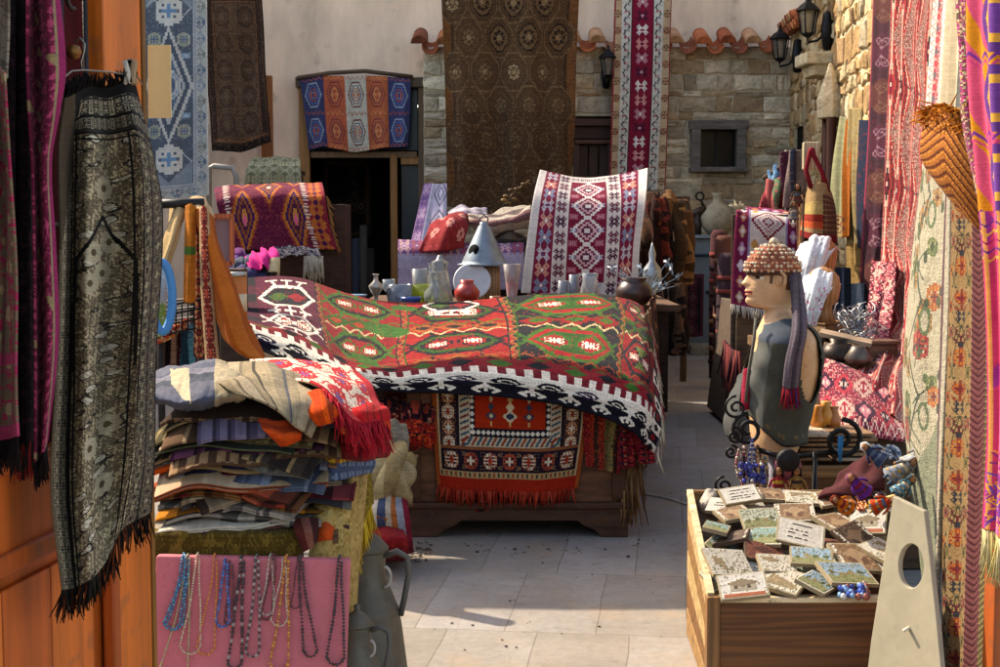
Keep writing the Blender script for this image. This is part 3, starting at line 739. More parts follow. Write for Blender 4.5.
def rug_runner():
    c = Cv(66, 250, '#b79a78')
    for x in (15, 51): c.rect(x - 6, 0, x + 6, 250, '#c8c2b6')
    c.rect(21, 0, 45, 250, '#7c1c32').rect(20, 0, 21.4, 250, '#3c2a2a').rect(44.6, 0, 46, 250, '#3c2a2a')
    for x in (0, 65): c.rect(x - .5, 0, x + 1.6, 250, '#8c3038')
    c.vrow(STAR, 33, 8, 250, 14, [P('#b9828a', '#e0d4cc'), P('#4a1c30', '#c0909a'), P('#dcd0c8', '#a04a58'), P('#c98a84', '#5c1c30')], 1.15, 1.1)
    for x in (15, 51):
        c.zig(x, 3.4, 16, 1.5, '#3c3c42', axis='y'); c.vrow(CROSS, x, 0, 250, 31, [P('#4a4a50'), P('#9a3c46')], .6)
    for x in (4.8, 61.2): c.vrow(FLOW, x, 0, 250, 12, [P('#6a2a2e', '#a87a50', '#2e2a2a'), P('#3a3230', '#c09468', '#8c2a34')], .95)
    c.rect(21, 0, 45, 8, '#c4beb2')
    return c.fin(.07)
o, _ = cloth('hanging_runner', [[(615, -12, 19.55), (643, -12, 19.55), (672, -12, 19.55)], [(612, 90, 19.6), (641, 90, 19.58), (669, 90, 19.6)], [(609, 190, 19.6), (637, 190, 19.6), (665, 190, 19.6)]], rug_runner(), fold=(.018, 2, .5, .8), rum=.02)
tag(o, 'long crimson and white runner with tan edges, hanging straight beside the framed window', 'rug')

# ------------------------------------------------------------------ middle ground: rugs over racks and tables
def rug_white():
    c = Cv(124, 130, '#c9bfb8')
    for x in (18, 106): c.rect(x - 9, 0, x + 9, 130, '#76203a')
    for x in (18, 106): c.vrow(STAR, x, 0, 130, 9, [P('#b9aeb4', '#5b3c5a'), P('#c58a78', '#e0d0c0'), P('#7a8298', '#ddd0c8')], 1.1)
    c.rect(42, 10, 82, 118, '#741b34')
    for i in range(5):
        y = 16 + i * 24
        for r, k in ((17, '#d8cdc6'), (13, '#741b34'), (10, '#c9a0a4'), (6.5, '#5c2238'), (3, '#d8cdc6')): c.loz(62, y + 8, r, r * .78, k, 2)
        for x in (48, 76): c.stamp(CROSS, x, y + 20, P('#b97a86'), 1.0)
        for x in (48, 76): c.stamp(CROSS, x, y + 8, P('#8d94a8'), .8)
    for x in (34, 90): c.vrow(STAR, x, 0, 130, 9, [P('#4e2c40', '#8a4054'), P('#6a3648', '#3a3040')], .95)
    c.rect(0, 0, 2, 130, '#d6ccc2').rect(122, 0, 124, 130, '#d6ccc2')
    c.hrow(CROSS, 5, 42, 82, 6, [P('#5a3c4c')], .8)
    return c.fin(.06)
Y = 12.6
o, G = cloth('draped_kilim', [[(540, 170, Y + .5), (566, 176, Y + .5), (592, 178, Y + .5), (618, 175, Y + .5), (648, 168, Y + .5)],
    [(533, 200, Y + .12), (562, 203, Y + .12), (592, 205, Y + .12), (620, 203, Y + .12), (646, 198, Y + .12)],
    [(526, 250, Y), (559, 251, Y - .03), (590, 252, Y), (618, 250, Y - .02), (640, 246, Y + .02)],
    [(521, 293, Y), (557, 294, Y - .03), (588, 296, Y), (615, 296, Y - .02), (638, 290, Y)]], rug_white(), fold=(.01, 2, .1, .7))
tag(o, 'white and crimson kilim with a column of diamonds draped over a rack behind the glassware', 'rug')
rk_ = thing('drying_rack', (.85, Y + .45, 0), 'plain wooden rack carrying the white and crimson diamond kilim', 'rack')
for sx in (.38, 1.25): MB().box((sx, Y + .55, 1.0), (.05, .05, 2.0), '#5a4232').build('leg', 'woodz', rk_, smooth=False)
MB().box((.815, Y + .55, 2.02), (1.0, .06, .05), '#5a4232').build('rail', 'woodx', rk_, smooth=False)

def rug_left_kilim():
    c = Cv(118, 80, '#5c1a34')
    c.rect(96, 0, 118, 80, '#7a2030')
    c.noise(['#8c3a3a'], .1)
    for i, cx in enumerate((28, 56, 84)):
        for r, k in ((30, '#8c3a2c'), (26, '#b0662c'), (21, '#3c1c4a'), (16, '#8a4a2a'), (11, '#4a2038'), (6, '#b97a3c')):
            c.loz(cx, 56 if i != 1 else 20, r * .52, r * 1.05, k, 3)
            if i != 1: c.loz(cx, -12, r * .52, r * .9, k, 3)
        c.loz(cx, 58 if i != 1 else 20, 2.2, 5, '#d85a84' if i != 1 else '#c8bcc4')
    for x, sl in ((11, 0), (93, .08)):
        for j in range(34):
            xx = x + sl * j * 2.3
            c.rect(xx - 3.4 + (j % 2), j * 2.4, xx + 3.6 - (j % 2) * 2, j * 2.4 + 1.3, '#c9b6a8')
    for y0 in range(0, 80, 10): c.stamp(STAR, 107, y0 + 5, P('#b0602e', '#3c1a40'), 1.2)
    return c.fin(.1)
Y = 13.6
o, G = cloth('draped_kilim', [[(214, 188, Y + .5), (240, 185, Y + .45), (270, 184, Y + .45), (300, 183, Y + .45), (322, 183, Y + .5)],
    [(216, 200, Y), (240, 196, Y), (270, 195, Y), (300, 195, Y), (325, 196, Y)],
    [(222, 228, Y - .05), (243, 224, Y - .08), (272, 222, Y - .05), (303, 224, Y - .05), (330, 226, Y)],
    [(224, 252, Y - .1), (244, 250, Y - .15), (274, 249, Y - .1), (310, 249, Y - .05), (338, 250, Y)]], rug_left_kilim(), fold=(.015, 2, .1, .7))
tag(o, 'plum and burnt orange diamond kilim draped over a chest left of the dark shop doorway', 'rug')
strands('fringe', [at(326, 196, Y), at(331, 226, Y), at(337, 248, Y)], .1, '#9a6a3c', o, 26, (.6, -.1, -.8), .008)
ch = thing('wooden_chest', (at(290, 300, Y + .3).x, Y + .3, 0), 'dark brown wooden chest beneath the plum diamond kilim, left of the shop doorway', 'chest')
xa, xb = at(228, 300, Y).x, at(345, 300, Y).x; zt = at(280, 190, Y).z
MB().box(((xa + xb) / 2, Y + .33, 1.0), (xb - xa, .55, 1.6), '#3c2418').build('body', 'woodold', ch, smooth=False, bev=.01)
MB().box(((xa + xb) / 2, Y + .33, .1), (xb - xa + .06, .6, .2), '#2e1c14').build('plinth', 'woodold', ch, smooth=False, bev=.01)
o, G = cloth('fringed_shawl', [[(274, 247, Y - .25), (295, 246, Y - .25), (318, 249, Y - .25)], [(278, 258, Y - .3), (298, 255, Y - .3), (322, 258, Y - .3)]], Cv(30, 12, '#a79c94').noise(['#5a4a5a', '#2e2a3a'], .3).fin(.1), 'cloth', fold=(.02, 3, .2, .4))
tag(o, 'grey shawl with thick knotted tassels lying on the chest under the plum kilim', 'shawl')
strands('fringe', [at(304, 256, Y - .3), at(323, 256, Y - .3)], .24, '#b3a692', o, 34, (0, 0, -1), .009, .12)
o, G = cloth('fuchsia_scarf', [[(246, 258, 12.3), (262, 250, 12.3), (274, 249, 12.3)], [(246, 262, 12.1), (266, 256, 12.0), (280, 256, 12.1)], [(248, 272, 12.0), (268, 268, 11.9), (281, 282, 12.0)]], Cv(30, 30, '#c02a78').rect(20, 20, 30, 30, '#c9b48a').fin(.06), 'cloth', fold=(.03, 3, .4, .3))
tag(o, 'bright fuchsia scarf tumbled on the clothes heap before the plum kilim', 'scarf')
hp = [('#5c2a5e', 226, 254, 12.4), ('#4a4e5a', 252, 262, 12.2), ('#5a3a78', 238, 262, 12.3), ('#3e3a5a', 246, 272, 12.0)]
hl = ['purple garment at the back left of the clothes heap, below the plum kilim', 'grey folded garment under the fuchsia scarf', 'violet folded garment left of the fuchsia scarf', 'indigo folded garment at the bottom front of the clothes heap']
for (c, px, py, Y_), l in zip(hp, hl):
    o, _ = cloth('folded_garment', [[(px - 16, py - 2, Y_ + .3), (px, py - 6, Y_ + .3), (px + 18, py - 3, Y_ + .3)], [(px - 18, py + 2, Y_), (px, py - 1, Y_ - .05), (px + 20, py + 3, Y_)], [(px - 17, py + 14, Y_), (px, py + 14, Y_ - .05), (px + 20, py + 15, Y_)]], c, 'cloth', res=(26, 24), thick=.03, fold=(.015, 3, .3, .2))
    tag(o, l, 'clothes', 'clothes heaped on the table before the plum kilim')
# low table under that heap
tb = thing('trestle_table', (at(250, 300, 12.2).x, 12.2, 0), 'rough table holding the heap of clothes with the fuchsia scarf', 'table')
MB().box((at(248, 0, 12.2).x, 12.2, .96), (1.0, .7, .05), '#4a3424').build('table_top', 'woodx', tb, smooth=False)
for sx in (-.45, .45): MB().box((at(248, 0, 12.2).x + sx, 12.2, .47), (.06, .6, .93), '#3a281c').build('leg', 'woodz', tb, smooth=False)

c = Cv(60, 36, '#7d7a5c'); 
for i in range(5):
    for j in range(2): c.octa(6 + i * 12, 10 + j * 18, 6, 9, '#9a9274').octa(6 + i * 12, 10 + j * 18, 4.4, 7, '#6a6a52').stamp(STAR, 6 + i * 12, 10 + j * 18, P('#a39a78', '#4e4c40'), .7)
o, _ = cloth('draped_rug', [[(252, 158, 18.4), (276, 157, 18.4), (300, 158, 18.4)], [(246, 172, 18.2), (275, 171, 18.2), (301, 172, 18.2)], [(244, 188, 18.2), (274, 188, 18.2), (302, 188, 18.2)]], c.fin(.09), fold=(.02, 2, .2, .6))
tag(o, 'faded olive rug with round medallions draped behind the plum kilim', 'rug')
bt = thing('work_bench', (at(273, 300, 18.5).x, 18.5, 0), 'plain bench under the faded olive rug by the plaster wall', 'bench')
MB().box((at(273, 0, 18.5).x, 18.55, 2.28), (.72, .4, .06), '#4a3626').build('table_top', 'woodx', bt, smooth=False)
for sx in (-.3, .3): MB().box((at(273, 0, 18.5).x + sx, 18.55, 1.12), (.07, .36, 2.24), '#3a2a1e').build('leg', 'woodz', bt, smooth=False)
# arched chair back and post
cb = thing('arched_chair', (at(222, 300, 16).x, 16, 0), 'grey painted chair with an arched back, left of the faded olive rug', 'chair')
pts = [at(209, 214, 16), at(209, 168, 16), at(214, 166, 16), at(232, 168, 16), at(236, 176, 16), at(238, 212, 16)]
MB().tube([Vector((p.x, p.y, p.z)) for p in pts], .035, '#8f8a80', 6).build('back_frame', 'paint', cb)
xa, xb = pts[0].x, pts[-1].x
for x in (xa, xb):
    for y in (16.0, 15.55): MB().box((x, y, .8), (.06, .06, 1.6), '#7c776c').build('leg', 'paint', cb, smooth=False)
MB().box(((xa + xb) / 2, 15.78, 1.58), (xb - xa + .06, .5, .05), '#8a857a').build('seat', 'paint', cb, smooth=False)
tag(MB().box((at(265, 0, 20.2).x, 20.25, at(0, 200, 20.2).z / 2 + 1.0), (.16, .1, 3.5), '#9a5a2c').build('door_post', 'woodz', smooth=False, bev=.01), 'orange brown wooden post standing on the plaster house below the dark brown carpet', 'post')

def rug_small():
    c = Cv(70, 106, '#c9bfb6')
    c.frame(0, 15, '#6e1f40').frame(0, 2, '#8c3050').frame(14, 1.6, '#8d80a0')
    for k, x in enumerate((8, 62)):
        for i in range(8): c.loz(x, 8 + i * 13, 4.5, 5.5, ['#b58ab0', '#c8c0cc', '#c07a5c', '#b89a7c'][(i + k) % 4]).loz(x, 8 + i * 13, 2, 2.4, '#d8ccc4')
    for y in (8, 98):
        for i in range(4): c.loz(20 + i * 11, y, 4.5, 5, ['#c0784c', '#9c8cb0', '#c8a0b0', '#b88a5c'][i])
    for y in (36, 76):
        for r, k in ((20, '#7c2236'), (16.5, '#c9bfb6'), (13, '#a88a8c'), (10, '#cfc4ba'), (6.5, '#7c2236'), (4, '#c9bfb6')): c.loz(35, y, r * .92, r * .8, k, 2)
    for x in (21, 49):
        for y in (20, 56, 92): c.loz(x, y, 5, 4, '#c09050')
    return c.fin(.06)
Y = 10.6
o, G = cloth('draped_kilim', [[(737, 206, Y + .3), (758, 208, Y + .3), (780, 210, Y + .3), (800, 212, Y + .3)], [(736, 216, Y), (757, 219, Y), (779, 222, Y), (800, 224, Y)], [(733, 260, Y), (756, 262, Y - .02), (778, 264, Y), (801, 268, Y)], [(731, 304, Y - .04), (754, 308, Y - .06), (776, 311, Y - .04), (800, 313, Y)]], rug_small(), fold=(.008, 2, .1, .8))
tag(o, 'small white kilim with a magenta border and concentric diamonds draped behind the capped dummy', 'rug')
strands('fringe', [at(731, 304, Y - .05), at(754, 308, Y - .07), at(776, 311, Y - .05), at(800, 313, Y)], .09, '#c3b9a8', o, 60, (0, -.1, -1), .006)
strands('fringe', [at(736, 207, Y + .05), at(745, 208, Y + .02)], .07, '#cbbf9f', o, 30, (-.3, -.5, .1), .012, .9)
cbx = thing('wooden_cabinet', (at(770, 300, Y + .5).x, Y + .5, 0), 'old wooden cabinet under the small white and magenta kilim', 'cabinet')
xa, xb = at(732, 0, Y).x, at(803, 0, Y).x
V = [(xa + .03, Y + .07, .02), (xb + .03, Y + .07, .02), (xb + .2, Y + .77, .02), (xa + .2, Y + .77, .02)]; V += [(x, y, 1.68) for x, y, _ in V]
MB().add(V, [[3, 2, 1, 0], [4, 5, 6, 7], [0, 1, 5, 4], [1, 2, 6, 5], [2, 3, 7, 6], [3, 0, 4, 7]], '#4a3c2e').build('body', 'woodold', cbx, smooth=False, bev=.01)
MB().box(((xa + xb) / 2 + .03, Y + .05, .5), (xb - xa - .08, .03, .8), '#5a4632').build('door', 'woodold', cbx, smooth=False, bev=.005)
# ------------------------------------------------------------------ the chest and the bed of carpets
def ax(Y): return .66 + .14 * (Y - 7.1)          # right-hand face of the counter line
cz = .8
tc_ = thing('carpet_chest', (.1, 7.1, 0), 'long dark wooden chest on bracket feet heaped with carpets in the middle of the yard', 'chest')
xl, xr = at(411, 535, 7.15).x, at(627, 540, 7.15).x
MB().box(((xl + xr) / 2, 7.62, .47), (xr - xl - .03, 1.0, .66), '#6a4630').build('body', 'woodold', tc_, smooth=False, bev=.01)
wd = xr - xl
MB().prism([(0, 0), (.14, 0), (.17, .035), (.23, .06), (.26, .085), (wd - .26, .085), (wd - .23, .06), (wd - .17, .035), (wd - .14, 0), (wd, 0), (wd, .15), (0, .15)], (xl, 7.15, 0), (1, 0, 0), (0, 0, 1), .06, '#4c3222').build('bracket_base', 'woodold', tc_, smooth=False, bev=.006)
MB().box(((xl + xr) / 2, 7.6, .165), (wd + .03, 1.05, .035), '#4c3020').build('moulding', 'woodold', tc_, smooth=False, bev=.01)
MB().box((xr - .03, 7.6, .075), (.05, .9, .15), '#392317').build('side_base', 'woodold', tc_, smooth=False)
MB().box((xl + .02, 7.09, .5), (.07, .03, .6), '#4a2e1d').box((xr - .05, 7.1, .5), (.07, .03, .6), '#4a2e1d').box(((xl + xr) / 2, 7.095, .78), (wd - .1, .03, .07), '#4a2e1d').build('front_frame', 'woodold', tc_, smooth=False, bev=.005)

bd = thing('carpet_platform', (0, 9.4, 0), 'low board platform under the big red and green kilim', 'platform')
V = [(-1.38, 8.2, .1), (ax(8.2) - .12, 8.2, .1), (ax(11) - .12, 11, .1), (-1.75, 11, .1)]
V += [(x, y, .9) for x, y, _ in V]
MB().add(V, [[3, 2, 1, 0], [4, 5, 6, 7], [0, 1, 5, 4], [1, 2, 6, 5], [2, 3, 7, 6], [3, 0, 4, 7]], '#4a3424').build('body', 'woodold', bd, smooth=False)
for x, y in ((-1.3, 8.3), (.6, 8.3), (.95, 10.8), (-1.6, 10.8)): MB().box((x, y, .05), (.1, .1, .1), '#3a281c').build('foot', 'woodold', bd, smooth=False)
V = [(-1.4, 7.3, .05), (xl - .03, 7.3, .05), (xl - .03, 8.19, .05), (-1.4, 8.19, .05)]; V += [(x, y, .86) for x, y, _ in V]
MB().add(V, [[3, 2, 1, 0], [4, 5, 6, 7], [0, 1, 5, 4], [1, 2, 6, 5], [2, 3, 7, 6], [3, 0, 4, 7]], '#2e2018').build('side_box', 'woodold', bd, smooth=False)

def rug_big():
    W, H = 330, 150
    c = Cv(W, H, '#8c1420')
    # field: five panels of big stepped hexagons with hooks
    pan = [(12, 66, '#581630'), (66, 132, '#8c141c'), (132, 196, '#9c1a1a'), (196, 262, '#1c1a20'), (262, 312, '#8c1018')]
    for x0, x1, b in pan: c.rect(x0, 0, x1, 108, b)
    def gul(cx, cy, rx, ry, a, b, d, w_='#cfc2ac'):
        c.hexa(cx, cy, rx, ry, a, .5).hexa(cx, cy, rx - 3.5, ry - 3.2, b, .5).hexa(cx, cy, rx - 7, ry - 6.5, d, .5)
        for q in (-1, 1):
            c.loz(cx + q * rx * .36, cy, rx * .34, ry * .52, a, 3).loz(cx + q * rx * .36, cy, rx * .25, ry * .38, '#9c161a' if d != '#9c161a' else '#1c181e', 2).stamp(CROSS, cx + q * rx * .36, cy, P(w_), 1.2, 1.1)
            for k in (-1, 0, 1):
                xx = cx + k * rx * .42
                c.line(xx, cy + q * ry * .8, xx + k * 4, cy + q * (ry + 7), 2.6, a).line(xx + k * 4 - 4.5, cy + q * (ry + 7), xx + k * 4 + 4.5, cy + q * (ry + 7), 2.2, a)
            for k in (-1, 1): c.line(cx + q * rx * .9, cy + k * 3, cx + q * (rx + 5), cy + k * 10, 2.4, a)
    G1, G2, K_ = '#2a5218', '#38621e', '#1b181e'
    for n_, cy in enumerate((20, 74)):
        gul(99, cy, 28, 17, G2, K_, '#8c141c'); gul(164, cy, 28, 17, K_, G1, '#a01c1a'); gul(229, cy, 29, 18, G2, '#9c161a', G1); gul(287, cy, 22, 17, K_, '#8c1018', '#6a7a34')
    gul(38, 76, 22, 15, '#cdbfb0', K_, '#581630')
    for n_, cy in enumerate((47, 101)):
        for cx, a, b in ((99, G1, '#b0421e'), (164, '#b8602a', K_), (229, '#a01c1a', G2), (287, G1, K_)):
            for q in (-1, 0, 1):
                c.loz(cx + q * 19, cy, 10, 6.5, a, 2).loz(cx + q * 19, cy, 6, 3.8, b, 1)
        c.zig(cy - 7.5, 2.6, 13, 1.8, ['#3a6a20', '#a8502a'][n_], span=(66, 312)).zig(cy + 7.5, 2.6, 13, 1.8, ['#b09a70', '#3a6a20'][n_], span=(66, 312))
    for x in (66, 132, 196, 262): c.zig(x, 2.2, 9, 2, '#b06a3a', axis='y', span=(0, 108)).rect(x - 3.4, 0, x - 2.2, 108, K_).rect(x + 2.2, 0, x + 3.4, 108, '#2c5018')
    def comb(cx, cy, s):
        c.hexa(cx, cy, 25 * s, 16 * s, '#cdbfb0', .5).hexa(cx, cy, 21.5 * s, 12 * s, '#1e1a24', .5).loz(cx - 8 * s, cy, 8 * s, 6 * s, '#3a5a24', 2).loz(cx + 8 * s, cy, 8 * s, 6 * s, '#8c1c24', 2)
        for q in (-1, 1):
            for k in (-1, 0, 1): c.line(cx + k * 9 * s, cy + q * 14 * s, cx + k * 13 * s, cy + q * 23 * s, 2.2, '#cfc2b4').line(cx + k * 13 * s - 4, cy + q * 23 * s, cx + k * 13 * s + 4, cy + q * 23 * s, 1.8, '#cfc2b4')
    comb(38, 30, 1.0); comb(164, 8, .75)
    c.m((wob(c.x / 30, c.y / 12, 2, 77) > .75) & (c.y < 100) & (c.x > 70) & (c.x < 150), '#346220')
    c.m((rng.random((H, W)) < .035) & (c.y < 108), '#a8402a'); c.m((rng.random((H, W)) < .02) & (c.y < 108), '#1c181e')
    # the black, white and comb-toothed borders
    def bord(x0, x1, y0, k):
        c.rect(x0, 100, x1, y0, '#8c1420')
        for q in range(0, 330, 22): c.loz(q + 11, 105, 8, 4.5, '#1a171c' if q % 44 else '#3a6420', 1)
        c.rect(x0, y0, x1, y0 + 11, '#7a1420' if k else '#7a1420')
        n = int((x1 - x0) / 10)
        for i in range(n): c.rect(x0 + i * 10, y0, x0 + i * 10 + 5, y0 + 11, '#d4c8b4')
        c.rect(x0, y0 + 9, x1, y0 + 24, '#d6cab6'); c.rect(x0, y0 + 24, x1, H, '#19151f')
        m = int((x1 - x0) / 24)
        for i in range(m):
            cx = x0 + (i + .5) * (x1 - x0) / m
            col = '#1b1722' if i % 3 else '#301a3c'
            c.stamp(HK, cx - 1, y0 + 20, P(col), 1.15, 1.35)
            xx = cx + 12; c.rect(xx - 1.5, y0 + 18, xx + 1.5, y0 + 35, '#d6cab6')
            for s in (-1, 1): c.line(xx, y0 + 28, xx + s * 7, y0 + 33, 3, '#d6cab6').line(xx + s * 7, y0 + 33, xx + s * 4, y0 + 36, 2.4, '#d6cab6')
    bord(0, W, 110, 1)
    for i in range(12):
        y = i * 13; c.rect(312, y, W, y + 13, '#d0c4b0' if i % 2 else '#1a1620').loz(320, y + 6, 6, 4, '#1a1620' if i % 2 else '#a01c22')
    for i in range(8): c.rect(0, i * 12, 12, i * 12 + 12, '#4a1628' if i % 2 else '#1c1820')
    lum = c.a.mean(2); c.a[lum < .3] *= np.array([.72, .72, .72]); c.a[(c.a[..., 0] > .25) & (c.a[..., 1] < .16)] *= .75
    return c.fin(.12)
kc = [
 [(240, 277, 10.6), (290, 277, 10.6), (335, 290, 10.55), (390, 303, 10.5), (450, 303, 10.5), (520, 297, 10.5), (600, 295, 10.5), (634, 302, 10.4), (648, 316, 10.3)],
 [(243, 302, 9.2), (292, 302, 9.2), (338, 313, 9.1), (393, 324, 9.0), (455, 322, 9.0), (530, 317, 9.0), (606, 314, 9.0), (644, 328, 8.9), (655, 352, 8.85)],
 [(246, 315, 7.95), (298, 324, 7.9), (343, 344, 7.8), (388, 354, 7.65), (457, 342, 7.7), (532, 342, 7.6), (602, 350, 7.5), (640, 364, 7.5), (659, 392, 7.6)],
 [(249, 324, 7.45), (301, 342, 7.38), (348, 364, 7.22), (394, 373, 7.04), (461, 365, 7.03), (535, 373, 7.0), (600, 384, 7.0), (643, 402, 7.04), (661, 425, 7.15)],
 [(251, 346, 7.35), (305, 369, 7.22), (354, 387, 7.06), (400, 392, 6.95), (465, 393, 6.93), (540, 401, 6.92), (594, 413, 6.92), (634, 432, 6.94), (656, 452, 7.02)]]
o, G = cloth('big_kilim', kc, rug_big(), fold=(.006, 4, .3, .2), rum=.016, rk=9, rum2=.005, arc=False, thick=.012)
tag(o, 'large red and green kilim with a black and white hooked border spread over the chest', 'rug')
E = [at(648, 316, 10.3), at(655, 352, 8.85), at(660, 396, 7.65), at(662, 425, 7.2), at(657, 455, 7.05)]
strands('fringe', E, .12, '#c0b29a', o, 90, (.12, -.05, -1), .007, .16, cols=['#c8b99c', '#b5a68c', '#a03038'])

def rug_prayer():
    c = Cv(156, 100, '#9a4a20')
    W = 156
    c.rect(6, 0, W - 6, 90, '#241820')
    c.rect(5, 0, 7, 92, '#c0a078').rect(W - 7, 0, W - 5, 92, '#c0a078')
    for x in (16, W - 16): c.vrow(ROSE, x, -6, 90, 7, [P('#b88a68', '#d6c8b0', '#8c2a1c'), P('#8a4a2c', '#c9a07a', '#d8ccb4')], 1.25)
    for x in (10, 22, W - 10, W - 22): c.vrow(FLOW, x, -4, 82, 12, [P('#6a4a3a'), P('#8a6044')], .5)
    c.rect(27, 0, W - 27, 58, '#b8a88c')
    for x0 in (28, W - 37):
        for i in range(12): c.line(x0 + 1, i * 5 + 3, x0 + 8, i * 5, 2, '#2a4a5a' if i % 2 else '#6a2a22')
    for i in range(20): c.line(30 + i * 5, 56, 34 + i * 5, 50, 2, '#2a4a58' if i % 2 else '#8a3422')
    c.rect(38, 0, W - 38, 49, '#1e1a20')
    for i in range(9):
        for x in (40, W - 40): c.loz(x, 2 + i * 5.4, 2.2, 2.4, '#d8cebc')
    for i in range(16): c.loz(41 + i * 5, 45, 2.4, 2.2, '#d8cebc')
    c.rect(43, 0, W - 43, 41, '#a12a10')
    for x, k_ in ((78, 1.25), (59, .9), (97, .9)):
        c.loz(x, 30, 6 * k_, 5 * k_, '#d0c0a0' if k_ > 1 else '#343a50').loz(x, 30, 3.4 * k_, 3 * k_, '#2c3448' if k_ > 1 else '#c9b890').line(x, 35, x, 39, 1.2, '#c9a060')
        c.loz(x, 22, 3.4 * k_, 4 * k_, '#d8c8a4' if k_ > 1 else '#3a4054').loz(x, 15.5, 2.2 * k_, 3 * k_, '#d0b070' if k_ > 1 else '#c9b890')
        if k_ > 1: c.loz(x, 9, 3, 3.4, '#d8c8a4').rect(x - .5, 5, x + .5, 24, '#c09040')
    c.rect(7, 58, W - 7, 61, '#8a5030').rect(8, 61, W - 8, 81, '#231722')
    c.hrow(ROSE, 71, 8, W - 8, 7, [P('#a46a4a', '#d6c8ae', '#9a2c1c'), P('#7a3a2c', '#b04a2c', '#d8ccb0')], 1.5)
    for y in (65, 77): c.hrow(FLOW, y, 8, W - 8, 15, [P('#8a6a4a'), P('#6a2a22')], .55)
    c.rect(6, 81, W - 6, 87, '#a88a5c')
    for i in range(30): c.rect(6 + i * 5, 82, 8.5 + i * 5, 86, '#8a3a20' if i % 2 else '#3a3028')
    c.rect(4, 87, W - 4, 100, '#9c2412')
    return c.fin(.07)
Y = 7.07
pc_ = [[(431, 378, Y + .02), (470, 380, Y), (510, 382, Y), (550, 384, Y + .01), (590, 388, Y + .04)],
       [(433, 430, Y + .02), (471, 432, Y - .01), (510, 434, Y), (549, 434, Y - .01), (587, 430, Y + .03)],
       [(437, 488, Y + .02), (472, 492, Y), (509, 493, Y - .01), (545, 493, Y), (578, 489, Y + .03)]]
o, G = cloth('prayer_rug', pc_, rug_prayer(), fold=(.007, 2.2, .1, .6))
tag(o, 'red prayer rug with a dark flowered border hanging down the front of the chest', 'rug')
strands('fringe', [Vector(p) + Vector((0, -.01, .01)) for p in G[-1, ::8]], .085, '#8c2416', o, 130, (0, -.05, -1), .0045, .14, cols=['#9a2a18', '#7c2014', '#a8402a'])

c = Cv(70, 26, '#8a2420'); c.noise(['#a05040', '#4a1820'], .12).zig(16, 5, 18, 3, '#c07a5c').zig(21, 4, 18, 4, '#241a1c')
o, _ = cloth('kilim_underneath', [[(440, 470, 7.12), (485, 472, 7.11), (530, 470, 7.12)], [(444, 492, 7.11), (475, 512, 7.09), (530, 492, 7.11)]], c.fin(.1), fold=(.01, 2, .2, .5))
tag(o, 'faded red rug corner peeping out below the prayer rug fringe', 'rug')
def strp(cols, w, h, axis='x', widths=None, var=.1, nz=None):
    c = Cv(w, h, cols[0]); c.stripes(cols, axis, widths)
    if nz: c.noise(nz, .1)
    return c.fin(var)
o, _ = cloth('striped_rug', [[(584, 392, 7.1), (606, 405, 7.08), (632, 425, 7.08)], [(583, 430, 7.08), (604, 436, 7.06), (622, 440, 7.06)], [(586, 466, 7.06), (604, 470, 7.05), (619, 473, 7.06)]],
    strp(['#7c1c1c', '#a03020', '#3c2418', '#8c2a1c', '#5e5430', '#7a7040', '#33201c', '#8a1c24'], 40, 60, nz=['#b05030', '#2a1818']), fold=(.012, 3, .1, .5))
tag(o, 'red and olive striped rug hanging on the chest just right of the prayer rug', 'rug')
for (a, b_, c0, lab) in (((614, 425), (632, 468), '#7a1824', 'wine red rug end at the right corner of the chest, beside a bright red one'), ((634, 432), (653, 464), '#941c26', 'bright red rug end hanging under the kilim fringe at the chest corner')):
    c = Cv(24, 40, c0); c.noise(['#b04038', '#2a1418'], .14)
    for i in range(5): c.loz(12, 4 + i * 8, 6, 3, '#2c1620').loz(12, 4 + i * 8, 3, 1.5, '#a85a40')
    o, _ = cloth('rug_end', [[(a[0], a[1], 7.1), ((a[0] + b_[0]) / 2, a[1] + 2, 7.05), (b_[0], a[1], 7.12)], [(a[0] + 3, b_[1] - 8, 7.1), ((a[0] + b_[0]) / 2 + 2, b_[1], 7.03), (b_[0] + 1, b_[1] - 4, 7.12)]], c.fin(.1), fold=(.02, 2.5, .2, .5), thick=.012)
    tag(o, lab, 'rug')
E = [at(624, 455, 7.12), at(632, 462, 7.1), at(640, 458, 7.14)]
tg = MB()
o = strands('tassel_cords', E, .32, '#7c5a3a', None, 60, (0, 0, -1), .007, .1, cols=['#8a6844', '#6a4a30', '#a07a50', '#5a3c28'])
tag(o, 'bundle of brown tassel cords hanging off the right corner of the chest', 'tassel')

# carpets hung along the right side of the counter
def side_rug(Y0, Y1, zt, zb, cols, lab, off=.0):
    c = Cv(50, 60, cols[0]); c.stripes(cols, 'x', [2, 1, 3, 1, 2, 3, 1, 2][:len(cols)])
    for i in range(6): c.loz(25, 5 + i * 10, 9, 5, cols[1]).loz(25, 5 + i * 10, 5, 2.6, cols[2])
    c.zig(8, 3, 8, 1.6, cols[2], axis='y').zig(42, 3, 8, 1.6, cols[1], axis='y')
    rows = [[(ax(y) + off + (.03 if k else 0), y, z) for y in np.linspace(Y0, Y1, 4)] for k, z in enumerate((zt, (zt + zb) / 2, zb))]
    o, _ = cloth('counter_rug', rows, c.fin(.1), world=True, fold=(.012, 2, .2, .5)); tag(o, lab, 'rug', 'rugs hung along the aisle side of the counter')
side_rug(8.3, 9.3, .95, .12, ['#5a4634', '#3a2c24', '#8a7458', '#6a2a24', '#5a4634'], 'brown patterned rug on the aisle side of the counter, nearest the chest')
side_rug(9.35, 10.3, 1.0, .06, ['#6a5a46', '#8c7a5c', '#3c3028', '#7c5a3c', '#4a3c30'], 'fawn zigzag rug on the aisle side of the counter, middle of three')
